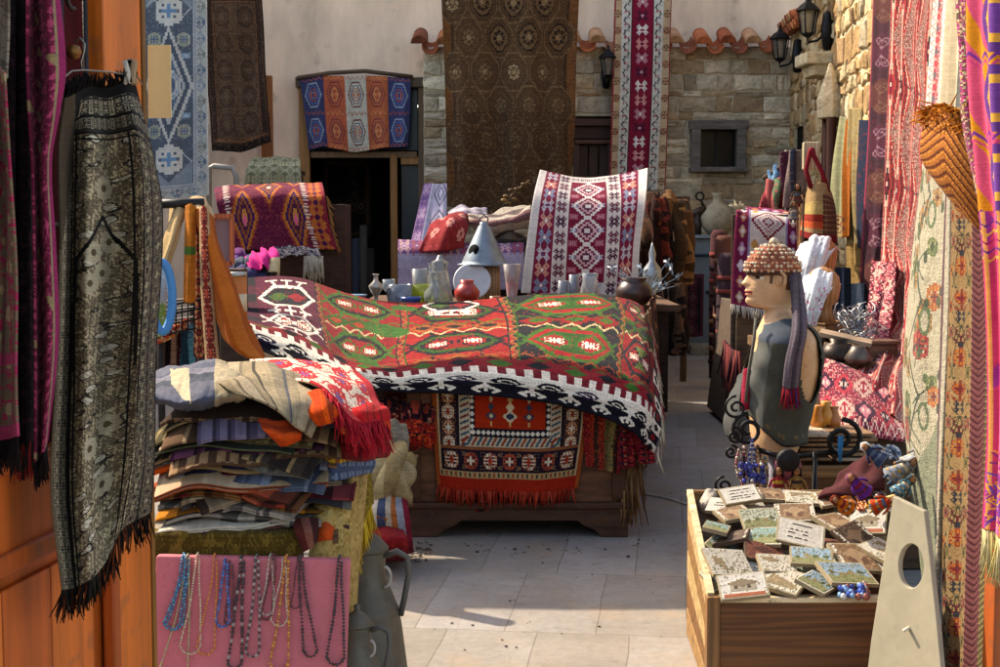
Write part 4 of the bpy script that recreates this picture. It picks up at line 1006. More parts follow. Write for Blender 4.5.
side_rug(10.35, 11.5, 1.05, .05, ['#4a2c24', '#8a6040', '#2c1c1a', '#6e4630', '#3a2420'], 'dark red brown rug on the aisle side of the counter, farthest from the chest')

# heap between chest and pile: rugs, a canvas bag, striped cushions
def lump(name, rows, cv, lab, cat, parent=None, **k):
    o, G = cloth(name, rows, cv, k.pop('m', 'cloth'), parent, **k); tag(o, lab, cat); return o, G
c = Cv(40, 30, '#5c1a1c'); c.noise(['#8a2a24', '#241418', '#a8684a'], .18)
for i in range(4): c.loz(5 + i * 10, 15, 5, 9, '#2a1620').loz(5 + i * 10, 15, 2.5, 5, '#9a3a2c')
lump('folded_rug', [[(384, 392, 7.3), (408, 392, 7.25), (434, 394, 7.2)], [(384, 410, 7.12), (408, 412, 7.06), (434, 412, 7.08)], [(388, 434, 7.12), (408, 438, 7.08), (432, 434, 7.1)]], c.fin(.1), 'dark red folded rug stuffed between the cloth pile and the prayer rug', 'rug', fold=(.025, 2, .3, .3), m='rug', thick=.03)
c = Cv(30, 20, '#8a1c14'); c.noise(['#c04a20', '#2a1414'], .15)
lump('folded_rug', [[(396, 424, 7.02), (412, 420, 6.98), (434, 426, 7.02)], [(398, 434, 6.98), (414, 436, 6.94), (434, 440, 7.0)], [(402, 442, 7.02), (416, 446, 6.98), (433, 446, 7.02)]], c.fin(.1), 'small bright red folded cloth left of the prayer rug', 'cloth', fold=(.015, 2, .3, .3), thick=.03)
o, _ = lump('cream_fleece', [[(386, 424, 6.9), (394, 420, 6.86), (404, 426, 6.9)], [(388, 440, 6.86), (397, 440, 6.82), (406, 442, 6.86)], [(392, 456, 6.9), (398, 458, 6.86), (404, 456, 6.9)]], Cv(18, 24, '#8c7e68').fin(.15), 'tuft of cream fleece above the beige canvas bag', 'fleece', m='pile', fold=(.015, 2, .3, .3), thick=.02)
bagc = strp(['#94815c', '#a8946a', '#8a7650', '#9c8a64', '#857048'], 50, 60)
o, _ = lump('canvas_bag', [[(368, 448, 6.75), (384, 436, 6.68), (398, 442, 6.66), (411, 458, 6.8)], [(366, 470, 6.65), (382, 466, 6.5), (398, 470, 6.5), (413, 474, 6.74)], [(368, 498, 6.65), (380, 494, 6.5), (396, 494, 6.52), (408, 488, 6.74)], [(370, 520, 6.75), (382, 516, 6.68), (396, 510, 6.68), (404, 500, 6.8)]], bagc, 'crumpled beige canvas bag lying against the left side of the chest', 'bag', fold=(.03, 3, 1.2, .0), rum=.02, thick=.012)
o, _ = lump('striped_cushion', [[(368, 492, 6.62), (386, 490, 6.56), (404, 490, 6.66)], [(362, 516, 6.46), (384, 512, 6.36), (408, 516, 6.5)], [(360, 540, 6.5), (386, 540, 6.4), (412, 544, 6.52)], [(360, 552, 6.7), (386, 552, 6.6), (414, 552, 6.66)]],
     strp(['#a89c8c', '#8c2028', '#b8ab98', '#3a4258', '#b0a28c', '#a05a2c', '#8c9098', '#7c1c2c'], 46, 40), 'striped white, red and navy cushion leaning at the foot of the canvas bag', 'cushion', rum=.01, thick=.02)
o, _ = lump('red_cushion', [[(362, 530, 6.5), (382, 526, 6.36), (404, 530, 6.4)], [(362, 542, 6.38), (383, 540, 6.24), (407, 540, 6.3)], [(362, 556, 6.44), (384, 554, 6.32), (408, 552, 6.36)], [(364, 562, 6.62), (384, 560, 6.5), (404, 558, 6.5)]], Cv(40, 26, '#7c1a1c').noise(['#95282a'], .1).fin(.08), 'flat dark red cushion under the striped cushion beside the chest', 'cushion', rum=.008, thick=.02)
p = at(372, 582, 6.3)
tag(MB().box((p.x, 6.45, .12), (.05, .05, .36), '#8a4a22', rx=.5, ry=.3).build('wooden_block', 'woodold', smooth=False, bev=.005), 'short orange brown wooden prop under the red cushion on the paving', 'prop')
mb = MB()
for i in range(130):
    p = atz(R.uniform(385, 432), R.uniform(542, 562), 0.008) if i < 60 else (atz(R.uniform(410, 640), R.gauss(546, 5), .006) if i < 85 else atz(R.uniform(400, 690), R.uniform(470, 660), .004))
    mb.ball(p, R.uniform(.003, .009) if i < 85 else R.uniform(.002, .006), R.choice(['#4a3a2c', '#6a5a48', '#2e2620']), 5, (1.4, 1, .5))
o = mb.build('floor_litter', 'leather'); tag(o, kind='stuff', label='scraps of dry litter scattered on the paving round the chest')
pts = [atz(645 + i * 5.2, 494 + 10 * (i / 8) ** 1.5, .009) for i in range(9)]
tag(MB().tube(pts, .006, '#c4c0b8', 5).build('white_cord', 'cloth'), 'thin white cord lying on the paving across the aisle', 'cord')

# ------------------------------------------------------------------ glassware counter
TZ = .955
gt = thing('glassware_table', (.2, 11.9, 0), 'long table of glassware, pots and tinware behind the big kilim', 'table')
MB().box((.15, 12.1, TZ - .025), (2.6, 1.6, .05), '#5a4230').build('table_top', 'woodx', gt, smooth=False)
MB().box((.15, 12.1, .5), (2.45, 1.4, .86), '#33241a').build('body', 'woodold', gt, smooth=False)
def gp(px, Y): return Vector((at(px, 290, Y).x, Y, TZ))
def vase(name, px, Y, prof, col, m, lab, cat, s=1.0, n=18, group=None, extra=None):
    b = gp(px, Y); mb = MB().lathe([(r * s, z * s) for r, z in prof], b, col, n)
    if extra: extra(mb, b, s)
    o = mb.build(name, m, loc=b); tag(o, lab, cat, group); return o
vase('pewter_vase', 376, 11.2, [(.001, 0), (.035, .0), (.02, .03), (.015, .07), (.055, .14), (.06, .16), (.02, .2), (.016, .24), (.028, .255), (.02, .25), (.001, .25)], '#a9a299', 'tin', 'small pewter vase with a round belly, leftmost on the glassware table', 'vase')
vase('blue_dish', 355, 11.3, [(.001, .06), (.09, .07), (.1, .085), (.09, .08), (.02, .07), (.02, .0), (.001, 0)], '#5f8098', 'ceramic', 'flat pale blue dish on a short foot left of the pewter vase', 'dish')
def hnd(mb, b, s):
    mb.tube([b + Vector((-.085, -.02, .02)), b + Vector((-.1, -.05, .12)), b + Vector((-.05, -.08, .17)), b + Vector((.01, -.08, .15)), b + Vector((.03, -.07, .02))], .01, '#8c96a4', 6)
vase('glass_mug', 400, 11.2, [(.001, 0), (.09, 0), (.1, .06), (.1, .17), (.095, .17), (.09, .02), (.001, .015)], '#b0bccc', 'glass', 'blue tinted glass mug with a loop handle, left of the yellow bowl', 'mug', 1, 16, None, hnd)
vase('glass_bowl', 424, 11.3, [(.001, 0), (.06, .0), (.1, .06), (.12, .15), (.115, .15), (.095, .07), (.001, .02)], '#d0d848', 'glass', 'yellow green glass bowl between the blue mug and the clear jugs', 'bowl', 1.1)
vase('glass_jar', 436, 11.15, [(.001, 0), (.07, 0), (.1, .05), (.1, .1), (.05, .17), (.04, .24), (.06, .27), (.055, .27), (.036, .23), (.001, .02)], '#c8cccc', 'glass', 'clear glass jar in front of the tall lidded jug', 'jar', 1.0)
vase('glass_jug', 440, 11.6, [(.001, 0), (.1, 0), (.11, .03), (.07, .26), (.06, .3), (.075, .34), (.03, .36), (.02, .39), (.001, .4)], '#b8c0c0', 'glass', 'tall clear glass jug with a tin lid left of the red vase', 'jug', 1.0)
vase('glass_beaker', 420, 11.7, [(.001, 0), (.05, 0), (.07, .28), (.065, .28), (.046, .01), (.001, .01)], '#dcdede', 'glass', 'plain clear glass beaker at the back left of the tall jug', 'beaker')
b = gp(472, 11.7)
tilt = Euler((1.2, 0, 0)).to_matrix()
o = MB().lathe([(.001, 0), (.1, .0), (.155, .035), (.16, .04), (.15, .045), (.1, .012), (.001, .012)], b + Vector((0, .1, .16)), '#b7b8ba', 28, tilt).build('tin_plate', 'ceramic', loc=b); tag(o, 'white enamel plate propped upright behind the red vase', 'plate')
vase('red_vase', 467, 11.4, [(.001, 0), (.06, 0), (.095, .06), (.1, .1), (.065, .15), (.05, .16), (.055, .19), (.05, .19), (.001, .17)], '#9c2c24', 'ceramic', 'squat red pottery vase in front of the white plate', 'vase', 1.05)
st_ = vase('wooden_stump', 489, 12.0, [(.001, 0), (.1, 0), (.095, .29), (.001, .295)], '#8c7258', 'woodz', 'rough wooden stump carrying the tin funnel hood', 'stump', 1.0, 12)
b = gp(484, 12.0) + Vector((0, 0, .30))
fh = thing('tin_hood', b, 'cone shaped tin hood with a round hole standing on a wooden stump', 'tin hood')
MB().lathe([(.225, 0), (.23, .012), (.19, .02), (.185, .04), (.05, .33), (.035, .35), (.035, .37), (.001, .375)], b, '#76828c', 28).build('cone', 'zinc', fh)
d = Vector((-.62, -.75, .38)).normalized()
MB().lathe([(.001, 0), (.052, .0), (.052, .012), (.001, .014)], b + Vector((-.082, -.1, .13)), '#0c0d0f', 16, d.to_track_quat('Z', 'Y').to_matrix()).build('hole', 'dark', fh)
MB().tube([b + Vector((-.03 + .0, 0, .36)), b + Vector((-.035, 0, .4)), b + Vector((0, 0, .43)), b + Vector((.035, 0, .4)), b + Vector((.03, 0, .36))], .007, '#4a4c50', 6).build('ring_handle', 'iron', fh)
vase('candle_glass', 512, 11.3, [(.001, 0), (.05, 0), (.055, .03), (.04, .06), (.055, .2), (.075, .33), (.07, .33), (.05, .2), (.001, .19)], '#e0d4d2', 'glass', 'tall flared glass with a red candle inside, left of the diamond kilim', 'glass', 1.0)
b = gp(512, 11.3); tag(MB().lathe([(.001, .0), (.034, 0), (.034, .165), (.001, .17)], b + Vector((0, 0, .021)), '#b04a52', 12).build('red_candle', 'paint'), 'red candle standing inside the tall flared glass', 'candle')
vase('small_cup', 546, 11.2, [(.001, 0), (.04, 0), (.055, .1), (.05, .1), (.001, .09)], '#3c1418', 'ceramic', 'tiny dark red cup beside a cobalt blue pot in front of the diamond kilim', 'cup')
vase('blue_pot', 535, 11.25, [(.001, 0), (.035, 0), (.045, .06), (.04, .06), (.001, .05)], '#1f2f7a', 'ceramic', 'tiny cobalt blue pot next to the dark red cup', 'pot')
for k, (px, h, l) in enumerate(((563, .2, 'short clear glass cylinder, left of a pair in front of the diamond kilim'), (574, .25, 'taller clear glass cylinder, right of a pair in front of the diamond kilim'))):
    vase('glass_cylinder', px, 11.2, [(.001, 0), (.04, 0), (.042, h), (.038, h), (.036, .01), (.001, .01)], '#c4c8d4', 'glass', l, 'glass', 1, 14, 'glass cylinders on the glassware table')
vase('glass_bottle', 431, 11.9, [(.001, 0), (.05, 0), (.055, .16), (.02, .22), (.018, .31), (.026, .32), (.001, .32)], '#d0dcd8', 'glass', 'slim clear glass bottle behind the yellow green bowl', 'bottle')
vase('glass_goblet', 389, 11.5, [(.001, 0), (.05, 0), (.01, .02), (.01, .08), (.05, .12), (.055, .2), (.05, .2), (.045, .13), (.001, .1)], '#c8d4dc', 'glass', 'clear stemmed goblet right of the pewter vase', 'goblet')
vase('blue_bowl', 411, 11.05, [(.001, 0), (.04, 0), (.08, .06), (.085, .08), (.075, .07), (.001, .02)], '#2c4a8c', 'ceramic', 'small cobalt bowl in front of the blue glass mug', 'bowl')
vase('clay_cup', 495, 11.15, [(.001, 0), (.035, 0), (.045, .08), (.038, .08), (.001, .02)], '#8c5a3c', 'ceramic', 'little brown clay cup right of the squat red vase', 'cup')
vase('glass_pitcher', 590, 11.5, [(.001, 0), (.07, 0), (.085, .08), (.06, .2), (.07, .25), (.06, .25), (.05, .2), (.001, .02)], '#ccd4dc', 'glass', 'clear glass pitcher before the right half of the diamond kilim', 'pitcher')
vase('silver_ewer', 652, 12.3, [(.001, 0), (.05, 0), (.03, .04), (.08, .16), (.07, .24), (.025, .3), (.03, .36), (.012, .42), (.001, .45)], '#8d9396', 'tin', 'slender tin ewer behind the blue dried flowers', 'ewer', 1.1)
vase('dark_pot', 634, 10.9, [(.001, 0), (.07, 0), (.13, .07), (.14, .13), (.1, .19), (.085, .2), (.105, .225), (.095, .225), (.06, .18), (.001, .15)], '#3a2620', 'ceramic', 'dark brown pot with an orange rim beside the kilim corner', 'pot', 1.05)
fl = thing('dried_flowers', gp(642, 11.3), 'spray of blue grey dried flowers behind the dark brown pot', 'flowers')
mb = MB(); ml = MB(); b = gp(644, 11.25) + Vector((0, 0, .05))
for i in range(34):
    a = R.uniform(-1.45, 1.45); e = R.uniform(.1, .35); t = b + Vector((math.sin(a) * e, R.uniform(-.1, .1), .08 + math.cos(a) * e * .75))
    mb.tube([b, (b + t) / 2 + Vector((R.gauss(0, .02), 0, .02)), t], .003, '#8a949a', 4)
    if i % 3 == 0:
        ml = MB()
        for k in range(6):
            q = Vector((R.gauss(0, 1), R.gauss(0, 1), R.gauss(0, 1))).normalized() * R.uniform(.03, .06); s = q.orthogonal().normalized() * .014
            ml.add([t, t + q * .6 + s, t + q, t + q * .6 - s], [[0, 1, 2, 3]], R.choice(['#8fa0ae', '#a9b4bb', '#6f8496', '#c0c6c8']))
        ml.build('flower_head', 'cloth', fl)
mb.build('stem', 'thread', fl)
for pxs, lab in (((400, 440), 'mauve and white zigzag rug leaning right of the shop doorway'),):
    c = Cv(50, 110, '#a39cb0'); c.rect(0, 0, 14, 110, '#7c5f88').rect(14, 0, 16, 110, '#c4bcc8')
    c.vrow(STAR, 7, 0, 110, 9, [P('#a88aa4', '#c8b8c4'), P('#5c4470', '#a87a8c')], .9)
    for i in range(4):
        for r, k in ((16, '#5d5668'), (13, '#b0aab8'), (9, '#6a6278'), (6, '#b8b2c0')): c.loz(36, 10 + i * 30, r, r * .9, k)
    o, _ = cloth('leaning_rug', [[(424, 184, 15.2), (436, 184, 15.2), (447, 184, 15.2)], [(412, 238, 14.6), (427, 238, 14.6), (446, 238, 14.6)], [(398, 296, 14), (416, 296, 14), (444, 296, 14)]], c.fin(.06), fold=(.01, 1.5, .1, .4)); tag(o, lab, 'rug')
c = Cv(100, 24, '#93889c'); c.rect(0, 0, 100, 9, '#6d4a72').hrow(STAR, 4.5, 0, 100, 10, [P('#b08a90', '#c8b8c0'), P('#8c4a5a', '#b0a0b0')], .8)
o, _ = cloth('table_rug', [[(398, 240, 12.9), (440, 241, 12.9), (480, 242, 12.9), (524, 240, 12.9)], [(398, 252, 12.75), (440, 252, 12.75), (480, 252, 12.75), (524, 250, 12.75)], [(398, 290, 12.7), (440, 290, 12.7), (480, 290, 12.7), (524, 290, 12.7)]], c.fin(.07), rum=.01); tag(o, 'mauve patterned rug covering a box behind the tin hood', 'rug')
c = Cv(44, 36, '#7c2426'); c.noise(['#963236'], .1)
for x, y in ((12, 8), (34, 10), (8, 25), (24, 22), (38, 28)): c.loz(x, y, 4.4, 4, '#b87a70', 2).loz(x, y, 2, 2, '#7c2426')
o, _ = cloth('red_cloth', [[(438, 222, 13.2), (452, 212, 13.1), (470, 218, 13.2)], [(426, 232, 12.8), (448, 224, 12.7), (468, 230, 12.8)], [(418, 250, 12.7), (440, 252, 12.6), (464, 246, 12.7)]], c.fin(.08), 'cloth', fold=(.02, 1.3, .4, .5), rum=.02, thick=.012); tag(o, 'brick red cloth with pale squares bundled left of the tin hood', 'cloth')
bx = thing('packing_box', (-.2, 13.3, 0), 'plain box under the mauve patterned rug', 'box')
MB().box((-.3, 13.25, .7), (1.1, .9, 1.38), '#2a1e18').build('body', 'woodold', bx, smooth=False)
for k, (rows, cols, lab) in enumerate((
  ([[(468, 216, 13.2), (500, 212, 13.2), (532, 204, 13.2)], [(470, 222, 12.9), (502, 222, 12.85), (532, 214, 12.9)], [(474, 230, 13), (504, 232, 12.95), (534, 226, 13)]], ['#8f8578', '#5a4a48', '#9c9284', '#6a4a4a', '#a0968a'], 'grey and cream striped blanket bunched right of the tin hood tip'),
  ([[(492, 236, 13.1), (510, 232, 13), (530, 236, 13.1)], [(492, 244, 12.9), (511, 242, 12.85), (530, 244, 12.9)], [(494, 250, 13), (512, 250, 12.95), (530, 250, 13)]], ['#3e3430', '#5a4c40', '#2c2624', '#6a5c4c'], 'dark folded blanket below the striped one, right of the tin hood'),
  ([[(448, 212, 13.6), (466, 206, 13.5), (486, 210, 13.6)], [(450, 218, 13.3), (468, 214, 13.2), (488, 216, 13.3)], [(452, 226, 13.4), (470, 226, 13.3), (488, 226, 13.4)]], ['#8a8490', '#a39aa0', '#6e6478', '#b0a8ac'], 'pale lilac cloth bunched above the brick red cloth'))):
    o, _ = cloth('bunched_blanket', rows, strp(cols, 40, 24, 'y'), 'cloth', fold=(.014, 1.5, .5, .2), rum=.02, thick=.02); tag(o, lab, 'blanket', 'blankets bunched behind the tin hood')
tw = MB(); p0 = at(512, 212, 14); p1 = at(516, 190, 14)
tw.tube([p0, at(508, 200, 14), at(514, 192, 14), at(530, 180, 14)], .008, '#6a5032', 5)
for px, py in ((506, 196), (511, 190), (517, 189), (524, 184), (508, 203), (514, 199), (504, 200)): tw.ball(at(px, py, 14), .035, R.choice(['#7a5c34', '#94723e', '#5c4428']), 6, (1, .6, .5))
tag(tw.build('dried_twig', 'leather'), 'dried twig with curled brown leaves in front of the octagon carpet', 'twig')
# heap of dark brown rugs right of the white kilim
def darkrug(rows, cols, lab, seed=0):
    c = Cv(40, 70, cols[0]); c.stripes(cols, 'x')
    for i in range(6): c.loz(R.uniform(5, 35), 6 + i * 12, 8, 6, cols[1]).loz(20, 6 + i * 12, 4, 3, cols[2])
    o, _ = cloth('dark_rug', rows, c.fin(.14), fold=(.06, 2.5, .5, .3), rum=.03, thick=.03); tag(o, lab, 'rug', 'dark rugs heaped right of the white kilim')
darkrug([[(644, 200, 14.2), (656, 190, 14), (674, 194, 14), (684, 206, 14.2)], [(646, 240, 13.9), (660, 232, 13.7), (678, 232, 13.7), (688, 240, 13.9)], [(655, 285, 13.9), (667, 285, 13.7), (680, 282, 13.7), (690, 278, 13.9)]], ['#4a3020', '#2e2018', '#6a4a2c', '#5a3c22'], 'dark brown rug thrown over the rack right of the white kilim')
darkrug([[(664, 196, 13.6), (672, 200, 13.5), (682, 206, 13.6), (688, 218, 13.8)], [(666, 236, 13.5), (674, 238, 13.4), (684, 240, 13.5), (694, 246, 13.7)], [(666, 284, 13.6), (674, 288, 13.4), (682, 286, 13.5), (690, 280, 13.7)]], ['#6a4a2a', '#3a2818', '#7a5836', '#503620'], 'tan brown rug with a dark pattern, on top of the dark heap by the aisle')
darkrug([[(652, 204, 13.5), (658, 196, 13.4), (666, 202, 13.5)], [(652, 230, 13.4), (660, 226, 13.3), (668, 232, 13.4)], [(656, 262, 13.5), (662, 264, 13.4), (668, 262, 13.5)]], ['#4a1c18', '#2a1614', '#6a2c20', '#3c1c18'], 'dark red rug tucked into the brown heap beside the white kilim')
darkrug([[(664, 282, 13.2), (674, 284, 13.1), (686, 282, 13.2)], [(664, 310, 13.15), (674, 312, 13.05), (684, 310, 13.15)], [(664, 352, 13.1), (673, 356, 13.0), (682, 350, 13.1)]], ['#35221c', '#1e1614', '#5a4030', '#2c1e1a'], 'near black rug hanging to the ground below the brown heap by the aisle')
rk2 = thing('rug_stand', (1.95, 14.2, 0), 'wooden stand under the heap of dark brown rugs', 'stand')
MB().box((1.68, 14.3, 1.86), (.5, .06, .06), '#4a3424').build('rail', 'woodx', rk2, smooth=False)
for sx in (1.46, 1.88): MB().box((sx, 14.3, .92), (.06, .06, 1.84), '#4a3424').build('leg', 'woodz', rk2, smooth=False)

# ------------------------------------------------------------------ far corner
Y = 18
tt = thing('grey_cabinet', (at(705, 300, Y).x, Y, 0), 'grey blue painted cabinet at the far end of the aisle, carrying a clay jug', 'cabinet')
xa, xb = at(690, 0, Y).x, at(724, 0, Y).x; zt = at(700, 238, Y).z
MB().box(((xa + xb) / 2, Y + .3, zt / 2), (xb - xa, .5, zt), '#6e7a80').build('body', 'paint', tt, smooth=False, bev=.01)
MB().box(((xa + xb) / 2, Y + .28, zt + .02), (xb - xa + .06, .6, .04), '#7d8a90').build('top', 'paint', tt, smooth=False)
fr_ = MB()
for a, b_ in (((692, 255), (720, 255)), ((720, 255), (720, 318)), ((706, 292), (720, 292))): fr_.tube([at(*a, Y - .02), at(*b_, Y - .02)], .022, '#2c3a44', 5)
fr_.build('iron_frame', 'iron', tt)
p = Vector((at(722, 0, Y).x, Y + .15, zt + .04))
def jh(mb, b, s): mb.tube([b + Vector((-.14, 0, .2)), b + Vector((-.2, 0, .3)), b + Vector((-.06, 0, .38))], .025, '#9a8c72', 6)
mb = MB().lathe([(.001, 0), (.12, 0), (.22, .12), (.24, .22), (.18, .34), (.07, .42), (.06, .5), (.085, .54), (.07, .54), (.001, .45)], p, '#a2947a', 20); jh(mb, p, 1)
tag(mb.build('clay_jug', 'clay', loc=p), 'beige clay jug on the grey blue cabinet under the framed window', 'jug')
sc_ = MB(); a = at(698, 236, Y + .1); sc_.tube([a, at(697, 214, Y + .1)], .05, '#3c332c', 6).tube([at(688, 216, Y + .1), at(706, 208, Y + .1)], .05, '#443a30', 6)
sc_.tube([at(704, 208, Y + .1), at(701, 200, Y + .1)], .02, '#2a2624', 5).tube([Vector((at(701, 196, Y).x + .05 * math.cos(t), Y + .1, at(701, 196, Y).z + .05 * math.sin(t))) for t in np.linspace(0, 2 * PI, 12, endpoint=False)], .014, '#2a2624', 5, closed=True)
tag(sc_.build('iron_press', 'iron'), 'old iron lever tool with a ring on top, beside the clay jug', 'iron tool')
c = Cv(30, 60, '#241820'); c.frame(0, 4, '#4a2430')
for i in range(4): c.stamp(GUL, 15, 8 + i * 15, P('#5a2a34', '#18141a', '#6a4a4a'), 1.0)
o, _ = cloth('hanging_rug', [[(683, 274, 17.2), (694, 274, 17.2), (704, 274, 17.2)], [(682, 336, 17.1), (693, 337, 17.1), (703, 336, 17.1)]], c.fin(.08), fold=(.02, 2, .1, .5)); tag(o, 'dark rug with medallions hung at the far end of the aisle before the grey cabinet', 'rug')
MBs = MB().box((at(710, 0, 17.6).x, 17.4, .06), (.5, .4, .12), '#8d897e'); tag(MBs.build('stone_block', 'stone', smooth=False, bev=.015), 'pale stone block on the paving at the far end of the aisle', 'block')
for px, Yr, h, c0, lab in ((722, 14.6, 1.55, '#4a2a2c', 'dark red rolled rug standing left of the small magenta kilim, farthest of three'), (727, 13.6, 1.5, '#5c3a30', 'brown rolled rug standing left of the small magenta kilim, middle of three'), (731, 12.6, 1.35, '#3a2a30', 'plum rolled rug standing left of the small magenta kilim, nearest of three')):
    p = Vector((at(px, 0, Yr).x, Yr, 0)); mb = MB().lathe([(.001, 0), (.09, .0), (.1, h * .5), (.09, h - .05), (.06, h), (.001, h - .02)], p, c0, 14)
    for k in range(9): mb.lathe([(.1, h * (.1 + k * .09)), (.103, h * (.115 + k * .09)), (.1, h * (.13 + k * .09))], p, R.choice(['#7a3a34', '#8a6a50', '#2a1c22']), 14)
    tag(mb.build('rolled_rug', 'rug', loc=p), lab, 'rolled rug', 'rolled rugs along the right of the aisle')
bp_ = thing('brown_crate', (at(728, 0, 11.6).x, 11.6, 0), 'slanted brown wooden bin on the right of the aisle below the small magenta kilim', 'bin')
MB().box((at(741, 0, 11.4).x, 11.5, .5), (.2, .9, .95), '#4e4034', ry=.12).build('side', 'woodold', bp_, smooth=False, bev=.008)
o = strands('hanging_tassels', [at(724, 340, 10.6), at(733, 350, 9.6), at(740, 352, 9.2)], .35, '#4a2028', None, 40, (0, 0, -1), .012, .1, cols=['#5a2028', '#3a1c24', '#2a1a1e', '#7a3a34'])
tag(o, 'dark red tassels dangling over the aisle below the rolled rugs', 'tassel')

V = [(.3, 13.5, .02), (ax(13.5) - .28, 13.5, .02), (ax(18) - .1, 18, .02), (.5, 18, .02)]; V += [(x, y, 1.5) for x, y, _ in V]  # hidden stack added to keep the sun off the aisle floor
rt = thing('aisle_shade_stack', (1.2, 16, 0), 'added stack of dark carpets hidden behind the brown rug heap, shading the aisle', 'carpet stack')
for k in range(8):
    z0 = .02 + k * .185; c_ = ['#3c1c1c', '#4a3020', '#2c2430', '#5a2c24', '#3a2a1e', '#4c1c24', '#30303a', '#5a4430'][k]; e = R.uniform(-.05, .05)
    W_ = [(x + e, y, z0) for x, y, _ in V[:4]] + [(x + e, y, z0 + .175) for x, y, _ in V[:4]]
    MB().add(W_, [[3, 2, 1, 0], [4, 5, 6, 7], [0, 1, 5, 4], [1, 2, 6, 5], [2, 3, 7, 6], [3, 0, 4, 7]], c_).build('folded_carpet', 'rug', rt, smooth=False, bev=.05)
# ------------------------------------------------------------------ orange door with scarves (left edge)
def dX(Y): return -1.26 + .143 * Y
dd = Vector((.143, 1, 0)).normalized(); dn = Vector((1, -.143, 0)).normalized()
Y0, Y1 = 1.75, 3.2
L = (Y1 - Y0) / dd.y
dorg = Vector((dX(Y0), Y0, .03))
dl = thing('wooden_door', dorg, 'orange varnished door leaf standing open, panelled below and with an iron grille above', 'door')
def dbox(a, b, z0, z1, t0, t1, col, mb):
    """a..b along the leaf, t0..t1 proud of the leaf's back plane"""
    p = [dorg + dd * x + dn * t + Vector((0, 0, z - .03)) for x, t, z in ((a, t0, z0), (b, t0, z0), (b, t1, z0), (a, t1, z0), (a, t0, z1), (b, t0, z1), (b, t1, z1), (a, t1, z1))]
    mb.add(p, [[3, 2, 1, 0], [4, 5, 6, 7], [0, 1, 5, 4], [1, 2, 6, 5], [2, 3, 7, 6], [3, 0, 4, 7]], col)
la = (2.985 - Y0) / dd.y
OR = '#d86c1a'
mb = MB(); lm = (3.0 - Y0) / dd.y
dbox(la, L - .02, .03, 2.5, -.045, 0, '#cf671a', mb); dbox(0, .12, .03, 2.5, -.045, 0, OR, mb)
mb.build('stile', 'varnish', dl, smooth=False, bev=.004)
mb = MB(); dbox(.122, la - .002, 1.0, 1.16, -.045, -.002, '#b4541a', mb); dbox(.122, la - .002, .03, .28, -.045, -.002, '#b4541a', mb); dbox(.122, la - .002, 2.36, 2.5, -.045, -.002, '#b4541a', mb); mb.build('rail', 'varnish', dl, smooth=False, bev=.004)
mb = MB(); dbox(.12, la, .28, 1.0, -.04, -.025, '#b85417', mb); n_ = 5
for i in range(n_): a = .2 + (la - .28) * i / n_; dbox(a, a + (la - .28) / n_ - .006, .36, .93, -.025, -.012, ['#cc621a', '#c05816', '#d26c22', '#ba5416', '#c8621c'][i], mb)
mb.build('panel', 'varnish', dl, smooth=False, bev=.004)
mb = MB()
for z in (.985, .3): dbox(.115, la + .005, z - .02, z + .02, -.02, .012, '#a84a14', mb)
dbox(la - .03, la + .004, .3, .985, -.02, .01, '#a84a14', mb); dbox(0, la + .02, 1.15, 1.175, -.02, .016, '#a84a14', mb)
mb.build('moulding', 'varnish', dl, smooth=False, bev=.006)
mb = MB(); dbox(L - .018, L, .03, 2.5, -.047, .004, '#8a5a20', mb); mb.build('edge_strip', 'woodz', dl, smooth=False, bev=.002)
mb = MB(); dbox(.12, la, 1.16, 2.36, -.044, -.038, '#4a0f10', mb); mb.build('backing_cloth', 'cloth', dl, smooth=False)
gr = MB()
def dp(a, z, t=-.015): return dorg + dd * a + dn * t + Vector((0, 0, z - .03))
for a in np.arange(.2, la, .11): gr.tube([dp(a, 1.16), dp(a, 2.36)], .006, '#2e2a28', 6)
for zc in (1.45, 1.95):
    for a in np.arange(.255, la - .03, .11):
        for s in (1, -1):
            gr.tube([dp(a + s * .045 * math.cos(t) * (1 - t / 9), zc + s * .11 + .05 * math.sin(t) * (1 - t / 9)) for t in np.linspace(0, 5, 16)], .005, '#3a3432', 5)
        gr.ball(dp(a, zc), .016, '#8a5c2c', 8)
gr.build('iron_grille', 'iron', dl)
a = at(147, 45, 3.24); b_ = at(172, 118, 3.24)
tag(MB().box(((a.x + b_.x) / 2, 3.24, (a.z + b_.z) / 2), (b_.x - a.x, .004, a.z - b_.z), '#e3c48a', rz=-.12, ry=.01).build('paper_card', 'paint', smooth=False), 'blank cream yellow card hanging from the edge of the orange door', 'card')

